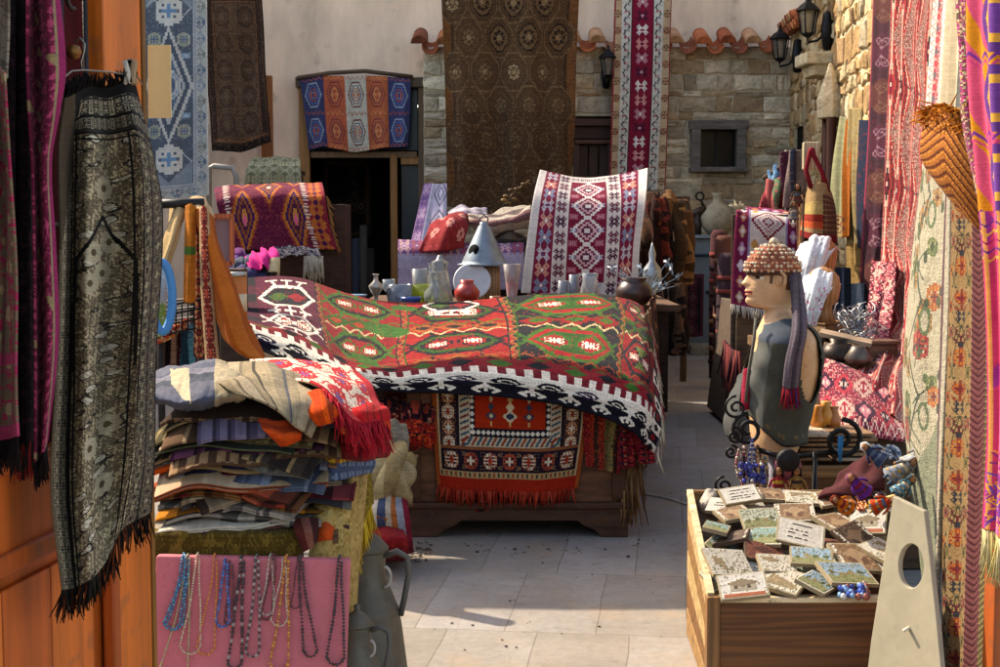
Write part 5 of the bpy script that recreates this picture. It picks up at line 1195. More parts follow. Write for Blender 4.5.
def jacq(w, h, ground, ink, pale, dens=.3, seed=3):
    """a two tone woven shawl: scrolls in the ground, paler flowers over them"""
    c = Cv(w, h, ground)
    c.m(wob(c.x / 7, c.y / 9, 3, seed) > .35, ink).m(np.abs(wob(c.x / 9, c.y / 11, 3.2, seed + 1)) < .1, ground).m(np.abs(wob(c.x / 5, c.y / 6, 3.2, seed + 4)) < .09, ink)
    return c
def shawl_black():
    c = jacq(150, 560, '#6a5c48', '#c0ac88', '#a39678')
    c.m((wob(c.x / 14, c.y / 18, 3, 9) > .55) & (c.x > 45) & (c.x < 105), '#c8bca4')
    c.m((np.abs(wob(c.x / 14, c.y / 18, 3, 9) - .55) < .12) & (c.x > 45) & (c.x < 105), '#2c2722')
    for y in range(0, 560, 5): c.line(48, y, 75, y + 12, .9, '#7c6f58').line(102, y, 75, y + 12, .9, '#7c6f58')
    c.rect(0, 0, 34, 560, '#6a5c48').rect(116, 0, 150, 560, '#524638')
    for x, k in ((10, '#9a8a6c'), (26, '#a09072'), (124, '#8a7a60'), (141, '#7c6c54')):
        c.vrow(ROSE, x, 0, 560, 34, [P(k, '#3a332c', '#a39678'), P('#5a5042', k, '#2c2722')], 1.5)
    for x in (1.5, 18, 35, 44, 104, 113, 132, 149): c.rect(x - .9, 0, x + .9, 560, '#161312')
    c.rect(0, 0, 150, 12, '#131110').rect(0, 12, 150, 58, '#332d28')
    for y, s in ((24, 2.0), (46, 1.3)): c.hrow(ROSE, y, 0, 150, 9 if s > 1.5 else 14, [P('#8d8068', '#3a332c', '#6d624f')], s)
    for y in (14, 36, 57, 64): c.rect(0, y, 150, y + 1.6, '#14110f')
    for x, y in ((64, 190), (84, 178), (76, 214), (60, 226), (88, 400), (66, 420), (76, 120), (84, 470)):
        for k in range(8):
            a = k * PI / 4; c.ell(x + 7 * math.cos(a), y + 8 * math.sin(a), 4.6, 5, '#b3a588')
        c.ell(x, y, 3.6, 4, '#5c4c36')
    c.m((c.x < 30) & (c.y < 190 - c.x * 3), '#4a3c2c'); c.m((c.x > 104) & (rng.random((560, 150)) < .15), '#1c1815'); c.m((np.abs(c.x - 36) < 5), '#1a1613')
    for s in (1, -1): c.line(75, 150, 75 + s * 30, 200, 4, '#191513').line(75 + s * 30, 200, 75 + s * 34, 330, 4, '#191513')
    return c.fin(.12)
rows = [[(62, 98, 2.56), (74, 92, 2.6), (88, 87, 2.66), (108, 88, 2.7), (126, 82, 2.74), (137, 86, 2.78)],
        [(55, 150, 2.54), (72, 150, 2.66), (90, 150, 2.62), (114, 150, 2.74), (140, 146, 2.68), (156, 160, 2.82)],
        [(56, 250, 2.52), (70, 250, 2.68), (88, 250, 2.6), (116, 250, 2.76), (144, 246, 2.68), (164, 225, 2.84)],
        [(53, 380, 2.52), (68, 380, 2.68), (86, 380, 2.6), (112, 376, 2.76), (138, 370, 2.68), (155, 365, 2.82)],
        [(50, 490, 2.54), (66, 490, 2.66), (84, 486, 2.6), (108, 470, 2.72), (134, 458, 2.68), (153, 450, 2.8)],
        [(61, 590, 2.56), (74, 588, 2.64), (90, 580, 2.6), (106, 562, 2.66), (122, 530, 2.68), (150, 512, 2.78)]]
o, G = cloth('hanging_shawl', rows, shawl_black(), 'cloth', rum=.006, thick=.004)
tag(o, 'black and cream flowered shawl with black fringe, clipped to a wire hanger', 'shawl')
strands('fringe', G[-1, ::4], .06, '#141110', o, 190, (-.1, 0, -1), .0022, .3, cols=['#141110', '#0e0c0c', '#2a221c', '#5a2c14'])
strands('top_fringe', G[0, ::4], .03, '#141110', o, 160, (0, -.3, .6), .002, .6, cols=['#141110', '#1c1816'])
hg = MB(); Yh = 2.6
hg.tube([at(63, 78, 2.5), at(72, 71, 2.56), at(84, 70, 2.6), at(110, 72, 2.68), at(137, 76, 2.78), at(142, 84, 2.8)], .0018, '#8d877c', 5)
hg.tube([at(82, 70, 2.6), at(81, 62, 2.6), at(84, 52, 2.6), at(85, 44, 2.6), at(80, 38, 2.6), at(75, 42, 2.6)], .002, '#8d877c', 5)
tag(hg.build('wire_hanger', 'tin'), 'bent wire hanger hooked on the door grille above the black shawl', 'hanger')
for px, r, c in ((127, .3, '#c8bca8'), (132, -.15, '#8f7658')):
    tag(MB().box(at(px, 72, 2.74), (.012, .012, .05), c, ry=r).box(at(px + 1.5, 72, 2.735), (.01, .012, .045), c, ry=-r).build('clothes_peg', 'woodz', smooth=False, bev=.002),
        ('pale clothes peg, left one of a pair on the wire hanger' if px < 130 else 'brown clothes peg, right one of a pair on the wire hanger'), 'clothes peg', 'clothes pegs on the wire hanger')

def shawl_pink(w, h, g, i, pale, seed, dark):
    c = jacq(w, h, g, i, pale, seed=seed)
    c.m(wob(c.x / 10, c.y / 16, 3, seed + 7) > .75, pale)
    c.rect(w * .82, 0, w * .86, h, dark)
    return c
c = shawl_pink(38, 460, '#641c34', '#a03c58', '#8c7452', 21, '#8a7a58'); c.rect(33, 0, 38, 460, '#8c1f50')
rows = [[(27, -15, 2.3), (36, -15, 2.36), (47, -15, 2.3), (58, -15, 2.36)], [(27, 70, 2.3), (38, 70, 2.38), (50, 70, 2.3), (65, 66, 2.36)], [(29, 118, 2.3), (38, 120, 2.36), (48, 118, 2.3), (60, 108, 2.35)], [(32, 165, 2.3), (38, 165, 2.35), (44, 165, 2.3), (51, 160, 2.34)],
        [(34, 250, 2.3), (40, 250, 2.36), (47, 250, 2.3), (55, 245, 2.34)], [(35, 350, 2.3), (42, 350, 2.36), (49, 348, 2.3), (58, 336, 2.35)], [(35, 462, 2.32), (40, 458, 2.36), (43, 452, 2.32), (47, 440, 2.35)]]
o, G = cloth('hanging_shawl', rows, c.fin(.08), 'cloth', thick=.004)
tag(o, 'plum pink shawl with a bright pink edge, hanging beside the door grille', 'shawl'); strands('fringe', G[-1, ::3], .05, '#1c1414', o, 60, (0, 0, -1), .002, .2)
c = shawl_pink(40, 380, '#74624c', '#a02c4c', '#a08a68', 41, '#8a2440'); c.rect(0, 292, 56, 304, '#a83a5c').rect(0, 366, 56, 380, '#a83a5c')
rows = [[(-14, 60, 2.2), (-4, 66, 2.26), (8, 72, 2.2)], [(-14, 180, 2.2), (-2, 180, 2.27), (14, 180, 2.2)], [(-14, 320, 2.2), (0, 320, 2.27), (18, 318, 2.2)], [(-14, 440, 2.2), (2, 440, 2.26), (21, 436, 2.2)]]
o, G = cloth('hanging_shawl', rows, c.fin(.08), 'cloth', thick=.004, rum=.006)
tag(o, 'rose and beige flowered shawl at the left edge with a rose band near its hem', 'shawl'); strands('fringe', G[-1, ::3], .055, '#1c1414', o, 80, (0, 0, -1), .002, .2)
rows = [[(6, -15, 2.42), (18, -15, 2.46), (32, -15, 2.42)], [(8, 200, 2.42), (20, 200, 2.47), (36, 200, 2.42)], [(14, 448, 2.42), (24, 446, 2.46), (38, 440, 2.42)]]
o, G = cloth('hanging_shawl', rows, jacq(50, 300, '#171212', '#2c1a20', '#2c1a20', seed=61).fin(.1), 'cloth', thick=.004, fold=(.012, 3, .2, .2))
tag(o, 'nearly black shawl hanging between the rose one and the plum pink one', 'shawl'); strands('fringe', G[-1, ::3], .06, '#171212', o, 60, (0, 0, -1), .002, .2, cols=['#171212', '#6a1c1c'])
rows = [[(-12, -15, 2.28), (-2, -15, 2.3), (9, -15, 2.28)], [(-12, 30, 2.28), (-2, 32, 2.31), (9, 30, 2.28)], [(-12, 80, 2.28), (-3, 82, 2.3), (7, 78, 2.28)]]
o, G = cloth('hanging_shawl', rows, jacq(30, 60, '#8f8270', '#6a5e50', '#6a5e50', seed=71).fin(.08), 'cloth', thick=.004)
tag(o, 'grey beige shawl end at the top left corner above the rose shawl', 'shawl')

# ------------------------------------------------------------------ folded textiles on a table
PT = .68
pt = thing('display_table', (-.7, 4.5, 0), 'table under the tall pile of folded textiles, its front draped in olive brocade', 'table')
MB().box((-.76, 4.52, PT - .02), (.54, .7, .04), '#5a4028').build('table_top', 'woodx', pt, smooth=False)
for x in (-1.0, -.54):
    for y in (4.26, 4.82): MB().box((x, y, (PT - .04) / 2), (.05, .05, PT - .04), '#4a3422').build('leg', 'woodz', pt, smooth=False)
c = jacq(120, 50, '#4c3a14', '#6a5320', '#6a5320', seed=81)
o, _ = cloth('brocade_cloth', [[(148, 526, 4.2), (190, 527, 4.2), (235, 528, 4.2), (275, 528, 4.2), (302, 524, 4.24)], [(148, 536, 4.12), (190, 538, 4.12), (235, 538, 4.12), (276, 538, 4.12), (303, 536, 4.16)], [(148, 640, 4.13), (190, 640, 4.12), (235, 640, 4.14), (276, 640, 4.12), (302, 640, 4.16)]], c.fin(.08), 'cloth', fold=(.008, 4, .2, .7))
tag(o, 'olive brocade cloth with faint leaves hanging over the front of the textile table', 'cloth')
c = Cv(50, 90, '#a58a50'); c.noise(['#b0965c', '#8a7038'], .2)
o, G = cloth('tan_cloth', [[(318, 474, 4.45), (334, 466, 4.45), (350, 458, 4.5), (368, 456, 4.6)], [(312, 520, 4.2), (330, 514, 4.2), (348, 505, 4.25), (366, 500, 4.4)], [(306, 590, 4.16), (326, 592, 4.16), (344, 590, 4.2), (358, 588, 4.34)], [(304, 660, 4.16), (324, 662, 4.16), (342, 660, 4.2), (356, 656, 4.34)]], c.fin(.06), 'cloth', fold=(.006, 3, .3, .5))
tag(o, 'tan woven cloth draped over the right end of the textile table', 'cloth')
c = Cv(20, 60, '#6a5a1c'); c.noise(['#8a7424'], .3)
o, G = cloth('fringed_cloth', [[(354, 452, 4.62), (362, 446, 4.66), (370, 452, 4.72)], [(352, 500, 4.5), (363, 500, 4.54), (373, 500, 4.62)], [(349, 546, 4.46), (357, 530, 4.5), (372, 504, 4.6)]], c.fin(.08), 'cloth', fold=(.006, 2, .3, .4))
tag(o, 'mustard cloth with a long yellow fringe at the right end of the textile table', 'cloth')
strands('fringe', G[-1, ::1], .1, '#c09a20', o, 130, (.08, -.1, -1), .0028, .15, cols=['#c8a428', '#a88418', '#d8b840'])

def folded(cx, cy, z, w, d, rz, cv, passes=2, gap=.012, droop=.05, wave=.006, tilt=0.0, seed=0):
    nv, nu = cv.shape[:2]
    pts = []
    for k in range(passes):
        a, b = (d / 2, -d / 2) if k % 2 == 0 else (-d / 2, d / 2)
        for t in np.linspace(0, 1, 10): pts.append((a + (b - a) * t, k * gap))
        if k < passes - 1:
            s = -1 if k % 2 == 0 else 1
            for an in (-.9, -.45, 0, .45, .9): pts.append((b + s * gap * .6 * math.cos(an), k * gap + gap / 2 + gap / 2 * math.sin(an)))
    pts = np.array(pts); L_ = np.concatenate([[0], np.cumsum(np.linalg.norm(np.diff(pts, axis=0), axis=1))])
    t = np.linspace(0, L_[-1], nv + 1)
    # keep the fold itself finely divided
    t = np.sort(np.unique(np.concatenate([L_, np.linspace(0, L_[-1], max(2, nv + 1 - len(L_) + 2))[1:-1]])))[:]
    nv2 = len(t) - 1
    P_ = np.stack([np.interp(t, L_, pts[:, 0]), np.interp(t, L_, pts[:, 1])], 1)
    u = np.linspace(-w / 2, w / 2, nu + 1)
    X = np.repeat(u[None], nv2 + 1, 0); Yy = np.repeat(P_[:, :1], nu + 1, 1); Z = np.repeat(P_[:, 1:], nu + 1, 1)
    Yy = Yy + .012 * wob(X * 6, Z * 20, 1.5, seed + 5)
    ca, sa = math.cos(rz), math.sin(rz)
    GX, GY = cx + X * ca - Yy * sa, cy + X * sa + Yy * ca
    ex = np.clip(np.abs(GX + .73) - .14, 0, 1); fy = np.clip(4.36 - GY, 0, 1)
    Z = z + Z + wave * wob(X * 12, Yy * 9, 1.4, seed) - droop * (ex / .2) ** 2 * .55 - droop * (fy / .2) ** 2 * .5 + tilt * X
    rowi = np.clip((np.linspace(0, nv, nv2 + 1)[:-1]).astype(int), 0, nv - 1)
    return np.stack([GX, GY, Z], 2), cv[rowi]

def cloth_cv(kind, cols, w=40, h=40):
    c = Cv(w, h, cols[0])
    if kind == 'stripe': c.stripes([cols[i % len(cols)] for i in range(19)], 'x', [R.choice([1, 1, 2, 3, 5]) for _ in range(19)])
    if kind == 'cross': c.stripes([cols[i % len(cols)] for i in range(15)], 'y', [R.choice([1, 1, 2, 3]) for _ in range(15)])
    if kind == 'plaid':
        m = ((c.x // 5) % 2 == 0); n = ((c.y // 5) % 2 == 0); c.m(m & n, cols[1]); c.m(m ^ n, cols[2])
    if kind == 'dots':
        for i in range(6):
            for j in range(6): c.stamp(CROSS, 3 + i * 7, 3 + j * 7, P(cols[1]), .9)
    if kind == 'edge': c.frame(0, 2.5, cols[1]).frame(2.5, 1, cols[2])
    return c.fin(.08)
spec = [  # bottom to top: (words, kind, colours)
 ('black and white checked', 'plaid', ['#1c1a1a', '#a89e8c', '#5a544c']), ('maroon', 'edge', ['#4c1420', '#7a5a44', '#2c1018']), ('cream and brown striped', 'stripe', ['#9c8c74', '#5a4030', '#b0a088']),
 ('dark brown', 'dots', ['#33241c', '#6c5640']), ('beige edged', 'edge', ['#8a7860', '#3a2c24', '#a89878']), ('wine red', 'stripe', ['#5a1822', '#3a1018', '#7c3438']),
 ('orange and black plaid', 'plaid', ['#1a1614', '#b8701c', '#6a4414']), ('slate grey', 'stripe', ['#4a4c54', '#6a6a70', '#33343c']), ('brown and tan striped', 'stripe', ['#5c4430', '#8c7454', '#3c2c20']),
 ('olive brown', 'dots', ['#4a4028', '#7a6c48']), ('navy', 'edge', ['#1e2238', '#6a6a74', '#10131f']), ('mottled grey', 'dots', ['#5a564e', '#8a8478']), ('black lettered', 'cross', ['#1c1a1a', '#8c8478', '#24211f']),
 ('tan', 'edge', ['#8c7450', '#4a3826', '#a48c64']), ('rust red', 'stripe', ['#7c2c1c', '#4c1c14', '#94442c']), ('brown paisley', 'dots', ['#4c3424', '#8a6c4c']), ('purple grey', 'stripe', ['#4c4458', '#6c6478', '#38323f']),
 ('cream', 'stripe', ['#a89a80', '#8c7e68', '#b8ac94']), ('dusty pink', 'edge', ['#7c4a44', '#4a2c2c', '#94685c']), ('dark green', 'cross', ['#2c3024', '#4c5038', '#20241c']), ('grey and cream striped', 'stripe', ['#8a8074', '#5a5450', '#a89c8c']),
 ('charcoal', 'edge', ['#2c2a2c', '#5c5850', '#1c1b1d']), ('bright orange', 'edge', ['#c04c14', '#8c3410', '#d8641c']), ('blue grey', 'stripe', ['#4c5464', '#6c7484', '#3a4050']), ('ivory', 'edge', ['#b8ac98', '#8c8070', '#c4b8a4']), ('black and tan', 'stripe', ['#28221e', '#8c744c', '#3c322a'])]
ordn = ['', 'second', 'third', 'fourth', 'fifth', 'sixth', 'seventh', 'eighth', 'ninth', 'tenth', 'eleventh', 'twelfth', 'thirteenth', 'fourteenth', 'fifteenth', 'sixteenth', 'seventeenth', 'eighteenth', 'nineteenth', 'twentieth', 'twenty first', 'twenty second', 'twenty third', 'twenty fourth', 'twenty fifth', 'twenty sixth']
spec += [('rust and cream striped', 'cross', ['#8c4020', '#b09878', '#5a2a18']), ('dark navy checked', 'plaid', ['#1a2030', '#4a4e5c', '#2c3040']), ('chestnut brown', 'stripe', ['#5c3820', '#7c5430', '#3c2414']), ('crimson edged', 'edge', ['#6a1c20', '#b0a080', '#2c1014']),
 ('moss brown', 'cross', ['#4c4430', '#7c6c48', '#2e281c']), ('brick and black', 'plaid', ['#2a1814', '#8c3c24', '#54281c']), ('fawn flecked', 'dots', ['#8c7450', '#5a4830']), ('deep plum', 'stripe', ['#3c1c30', '#5c3448', '#241420'])]
R.shuffle(spec)
ordn += ['twenty seventh', 'twenty eighth', 'twenty ninth', 'thirtieth', 'thirty first', 'thirty second', 'thirty third', 'thirty fourth']
zc = PT + .006
for i, (nm, kd, cl) in enumerate(spec):
    w_, d_ = R.uniform(.42, .54), R.uniform(.38, .48); rz = R.choice([R.uniform(-.16, .16), R.uniform(-.2, .2), R.uniform(-.42, .42)])
    xc = -.765 + R.uniform(-.05, .05)
    passes = R.choice([2, 2, 4]); gap = R.uniform(.006, .0085) if passes == 2 else R.uniform(.0036, .0045)
    cvx = cloth_cv(kd, cl)
    G, cv2 = folded(xc, 4.4 + R.uniform(-.03, .03), zc, w_, d_, rz, cvx, passes, gap, .035 + .003 * i, .011, R.uniform(-.04, .04), 100 + i)
    o, _ = cloth('folded_textile', None, cv2, 'cloth', thick=.0035, G=G)
    tag(o, f'{nm} folded textile, {"lowest" if i == 0 else ordn[i]} {"in" if i == 0 else "from the bottom of"} the big cloth pile', 'textile', 'folded textiles in the big pile')
    zc += .0112
ZT = zc
def top(px, py, dz=0):   # a point on the sagging top of the pile
    return None
# the cloths thrown over the top
c = Cv(60, 40, '#55555e'); c.stripes(['#5a5a64', '#4a4c58', '#6a6870', '#3c4048', '#54545e', '#474a56'], 'y'); c.rect(40, 0, 60, 40, '#94866c').m((c.x > 14) & (c.x < 26) & (np.abs(c.y - c.x) < 12), '#a8987c')
o, _ = cloth('top_textile', [[(148, 376, 4.62), (180, 364, 4.64), (215, 362, 4.66), (252, 366, 4.66)], [(152, 386, 4.36), (180, 376, 4.34), (214, 374, 4.34), (250, 378, 4.34)], [(154, 398, 4.16), (182, 402, 4.1), (214, 398, 4.12), (246, 394, 4.16)], [(156, 404, 4.2), (184, 412, 4.16), (214, 406, 4.18), (244, 400, 4.2)]], c.fin(.06), 'cloth', rum=.01, rk=11, rum2=.004, thick=.006)
tag(o, 'slate blue and beige textile folded on top of the pile at its left end', 'textile')
o, _ = cloth('top_textile', [[(210, 365, 4.6), (240, 361, 4.62), (280, 364, 4.62), (310, 370, 4.6)], [(212, 378, 4.36), (240, 373, 4.34), (286, 378, 4.32), (322, 388, 4.32)], [(222, 388, 4.17), (254, 388, 4.12), (292, 400, 4.08), (326, 406, 4.12)], [(238, 398, 4.1), (268, 406, 4.06), (294, 422, 4.02), (310, 438, 4.06)]],
     strp(['#8a7a60', '#a08e70', '#6a5c48', '#a8967a', '#786a54', '#988668', '#4c4438', '#a4927'+'2', '#8a7c64', '#5c5a5c', '#9c8a6c', '#b09c7c', '#6c5c48', '#94826'+'4'], 70, 50, widths=[3, 1, 1, 3, 1, 2, 1, 3, 2, 1, 2, 3, 1, 2]) * .72, 'cloth', rum=.014, rk=9, thick=.008)
tag(o, 'grey beige striped blanket sloping over the front of the pile', 'blanket')
o, _ = cloth('top_textile', [[(304, 396, 4.16), (320, 390, 4.14), (333, 398, 4.18)], [(308, 412, 4.08), (324, 410, 4.05), (338, 412, 4.1)], [(318, 426, 4.07), (328, 424, 4.05), (338, 420, 4.1)]], strp(['#c8440c', '#b03a0a', '#cc4a10', '#8c2c0c', '#c8440c'], 24, 24), 'cloth', rum=.006, thick=.008)
tag(o, 'vivid orange cloth corner between the striped blanket and the red fringed shawl', 'textile')
o, _ = cloth('hanging_corner', [[(258, 420, 4.12), (280, 422, 4.1), (302, 428, 4.12)], [(266, 432, 4.05), (284, 437, 4.03), (302, 434, 4.06)], [(282, 446, 4.05), (290, 445, 4.03), (300, 440, 4.06)]], strp(['#b03c0e', '#8c2c0c', '#b8400f', '#a8380c'], 24, 24, 'y'), 'cloth', rum=.005, thick=.008)
tag(o, 'burnt orange cloth corner hanging out of the middle of the pile', 'textile')
o, _ = cloth('hanging_corner', [[(318, 522, 4.2), (326, 518, 4.2), (334, 520, 4.22)], [(318, 532, 4.16), (327, 530, 4.15), (334, 530, 4.18)], [(318, 542, 4.16), (327, 540, 4.15), (333, 540, 4.18)]], Cv(16, 16, '#b8481a').fin(.05), 'cloth', thick=.006)
tag(o, 'small orange cloth tab hanging below the right end of the pile', 'textile')
o, _ = cloth('hanging_corner', [[(292, 520, 4.18), (304, 518, 4.16), (318, 518, 4.18)], [(296, 534, 4.12), (308, 532, 4.1), (318, 530, 4.14)], [(304, 552, 4.12), (311, 548, 4.1), (317, 540, 4.14)]], strp(['#5a2420', '#7a4a3c', '#3c1c1c'], 20, 30), 'cloth', thick=.006)
tag(o, 'brown red striped corner drooping under the pile onto the tan cloth', 'textile')
c = Cv(90, 60, '#c9bba4'); c.noise(['#a82424'], .1)
for x, y in ((14, 12), (36, 8), (60, 14), (24, 30), (50, 32), (76, 28), (40, 50), (68, 48)): c.stamp(ROSE, x, y, P('#a01c24', '#c03434', '#5a4a7a'), 1.7)
for i in range(5): c.zig(6 + i * 12, 2.5, 14, 1.6, '#a8242a')
c.rect(80, 0, 90, 60, '#a01a24').rect(0, 54, 90, 60, '#9a1822')
o, G = cloth('fringed_shawl', [[(250, 362, 4.7), (290, 358, 4.72), (330, 364, 4.72), (358, 373, 4.7)], [(270, 370, 4.5), (304, 370, 4.48), (342, 380, 4.48), (372, 389, 4.52)], [(296, 380, 4.3), (320, 386, 4.24), (350, 400, 4.26), (380, 404, 4.4)], [(318, 390, 4.14), (338, 404, 4.1), (358, 424, 4.12), (385, 420, 4.3)]], c.fin(.07), 'cloth', rum=.012, thick=.01)
tag(o, 'cream and red flowered shawl with a red fringe, sunlit on top of the pile', 'shawl')
strands('fringe', list(G[-1, ::3]) + list(G[::-4, -1]), .1, '#a01824', o, 170, (.15, -.4, -1), .0035, .35, cols=['#a81c28', '#841420', '#c03038'])
rs = [('dark red', '#7a1018', 444), ('crimson striped', '#9c1418', 432), ('orange red', '#b83010', 422), ('scarlet', '#a81418', 412)]
for k, (nm, c0, py) in enumerate(rs):
    cvx = cloth_cv('stripe', [c0, '#c06a20' if k == 2 else '#5a1018', c0, '#3a3a4a' if k == 1 else c0])
    o, _ = cloth('folded_textile', [[(338, py - 6, 4.4), (358, py - 8, 4.36), (382, py - 6, 4.5)], [(340, py, 4.2), (362, py, 4.17), (387, py - 2, 4.36)], [(341, py + 8, 4.19), (363, py + 10, 4.15), (388, py + 6, 4.35)], [(342, py + 14, 4.26), (362, py + 15, 4.22), (385, py + 10, 4.4)]], cvx, 'cloth', rum=.008, thick=.014)
    tag(o, f'{nm} cloth folded under the red fringe, {["lowest", "second from the bottom", "third from the bottom", "topmost"][k]} of four', 'textile', 'red cloths at the right end of the pile')
for k, (c0, a, b_, l) in enumerate((('#7a4a2c', (318, 448), (352, 462), 'yellow and brown patterned cloth under the red cloths at the right of the pile'), ('#3c4c6a', (322, 462), (350, 478), 'blue folded cloth below the yellow brown one at the right of the pile'))):
    cvx = cloth_cv('dots', [c0, '#c0982c' if k == 0 else '#6a7a94'])
    o, _ = cloth('folded_textile', [[(a[0], a[1] - 6, 4.45), ((a[0] + b_[0]) / 2, a[1] - 8, 4.4), (b_[0] + 20, a[1] - 6, 4.56)], [(a[0], a[1], 4.3), ((a[0] + b_[0]) / 2, a[1], 4.26), (b_[0] + 24, a[1], 4.48)], [(a[0], b_[1], 4.3), ((a[0] + b_[0]) / 2, b_[1] + 2, 4.26), (b_[0] + 22, b_[1] - 6, 4.48)]], cvx, 'cloth', rum=.008, thick=.014); tag(o, l, 'textile')

# ------------------------------------------------------------------ pink board of necklaces
Yb = 4.06
bq = [(156, 556), (350, 560), (345, 690), (150, 690)]
P4 = [at(px, py, Yb - (.05 if py > 600 else 0)) for px, py in bq]
V = P4 + [p + Vector((0, .035, 0)) for p in P4]
tag(MB().add(V, [[3, 2, 1, 0], [4, 5, 6, 7], [0, 1, 5, 4], [1, 2, 6, 5], [2, 3, 7, 6], [3, 0, 4, 7]], '#c0656c').build('necklace_board', mat('pink_foam', .85, nscale=30, namp=.06, bscale=90, bump=.3, speck=.25), smooth=False, bev=.006), 'pink foam board hung with strings of beads under the textile pile', 'board')
def nj(k, t): return .9 * math.sin(3.1 * k + 5 * t) * math.sin(PI * min(1, t * 1.2))
def necklace(x0, y0, xl, xr, yb, cols, r, label, twist=0, strands_=1):
    mb = MB(); k = 0
    for s in range(strands_):
        ofs = s * 3.2
        pts = []
        for t in np.linspace(0, 1, 60): pts.append((x0 - 1.5 + (xl - x0) * t ** 1.4 + ofs + nj(x0 + s, t), y0 + (yb - y0) * t))
        for a in np.linspace(PI, 2 * PI, 14)[1:-1]: pts.append(((xl + xr) / 2 + (xr - xl) / 2 * math.cos(a) + ofs, yb - abs(xr - xl) * .45 * math.sin(a)))
        for t in np.linspace(1, 0, 60): pts.append((x0 + 1.5 + (xr - x0) * t ** 1.4 + ofs + nj(x0 + s + 2, t), y0 + (yb - y0) * t))
        W = [at(px, py, Yb - .012 - .05 * max(0, (py - 556) / 134)) for px, py in pts]
        W = [at(x0, y0 - 3, Yb + .02)] + W
        seg = np.concatenate([[0], np.cumsum([(b - a).length for a, b in zip(W, W[1:])])])
        n = int(seg[-1] / (r * 1.9))
        for i in range(n):
            d = seg[-1] * i / n; p = Vector([np.interp(d, seg, [q[j] for q in W]) for j in range(3)])
            mb.ball(p, r * R.uniform(.85, 1.1), cols[k % len(cols)], 6, (1, 1, R.choice([.8, 1, 1.1]))); k += 1
    tag(mb.build('necklace', 'bead'), label, 'necklace', 'bead necklaces on the pink board')
necklace(184, 557, 165, 178, 624, ['#2c6a8a', '#3c84a4', '#24587a'], .0052, 'turquoise blue bead necklace, leftmost on the pink board', 0, 2)
necklace(188, 557, 160, 186, 672, ['#8a9a4a', '#a89a74', '#a89a74'], .0034, 'long thin straw and green bead string behind the turquoise necklace')
necklace(198, 556, 181, 199, 646, ['#c4ad90', '#b89c7c'], .0042, 'long cream bead necklace between the turquoise and orange ones')
necklace(215, 557, 198, 213, 648, ['#b8671a', '#c87a24'], .0042, 'plain orange bead necklace right of the long cream one')
necklace(226, 561, 217, 228, 622, ['#2a5a9a', '#3a6cae', '#1e4880'], .0056, 'cobalt blue bead necklace right of the plain orange one')
necklace(231, 562, 226, 232, 622, ['#4a1420', '#3a1018'], .0038, 'short dark red bead string hanging beside the cobalt blue necklace')
necklace(242, 559, 229, 240, 664, ['#101010', '#181818', '#101010', '#8a8478'], .0062, 'chunky black bead necklace flecked with white, right of the cobalt one')
necklace(257, 558, 247, 258, 652, ['#3a3634', '#7c746c', '#2c2826', '#9a9084'], .0052, 'grey and silver bead necklace in the middle of the pink board')
necklace(271, 557, 261, 272, 610, ['#b8ac98', '#a09480'], .0036, 'short cream bead string right of the grey and silver necklace')
necklace(274, 557, 262, 270, 616, ['#5a1418', '#44100f'], .0042, 'dark red bead necklace under the short cream string')
necklace(287, 558, 271, 287, 664, ['#c07820', '#cc8a2c', '#a05c14'], .0054, 'long amber bead necklace right of the dark red one')
necklace(284, 560, 272, 286, 620, ['#c8b8a4', '#b8a488'], .0032, 'thin pale bead string crossing the long amber necklace')
necklace(301, 559, 305, 316, 652, ['#2a1414', '#3a1a1c', '#241012'], .0054, 'long dark brown bead necklace right of the amber one')
necklace(299, 559, 292, 298, 606, ['#4a1a1e', '#3a1418'], .0034, 'short thin maroon string beside the long dark brown necklace')
necklace(340, 559, 328, 343, 658, ['#131112', '#1c1a1b'], .0054, 'black bead necklace, rightmost on the pink board')
for i in range(1): pass

# ------------------------------------------------------------------ pewter jugs
def jug(px, Y, s, lab, hs=1):
    b = Vector((at(px, 600, Y).x, Y, 0)); t = thing('pewter_jug', b, lab, 'jug', 'old pewter jugs by the pink board')
    MB().lathe([(r * s, z * s) for r, z in [(.001, 0), (.15, 0), (.155, .02), (.145, .05), (.135, .1), (.115, .26), (.108, .3), (.112, .31), (.1, .33), (.072, .4), (.062, .43), (.06, .5), (.066, .515), (.06, .52), (.001, .52)]], b, '#625c4e', 28).build('body', 'pewter', t)
    MB().lathe([(r * s, z * s) for r, z in [(.07, .515), (.071, .53), (.04, .565), (.016, .58), (.012, .59), (.016, .605), (.001, .615)]], b, '#5c5648', 24).build('lid', 'pewter', t)
    q = [Vector((x * s, -.02, z * s)) for x, z in ((.06, .505), (.1, .52), (.135, .5), (.14, .44), (.125, .36), (.112, .3))]
    MB().tube([b + p for p in q], .011 * s, '#5d5952', 8).build('handle', 'pewter', t)
    MB().tube([b + Vector((.06 * s + .035 * s * math.cos(a) * .6, -.05, .44 * s + .035 * s * math.sin(a))) for a in np.linspace(-1.6, 1.6, 9)], .006 * s, '#a8a298', 6).build('small_handle', 'pewter', t)
jug(368, 4.62, .99, 'tall dull pewter jug with a lid and side handle right of the pink board')
jug(357, 4.22, .72, 'smaller pewter jug half hidden by the right edge of the pink board')

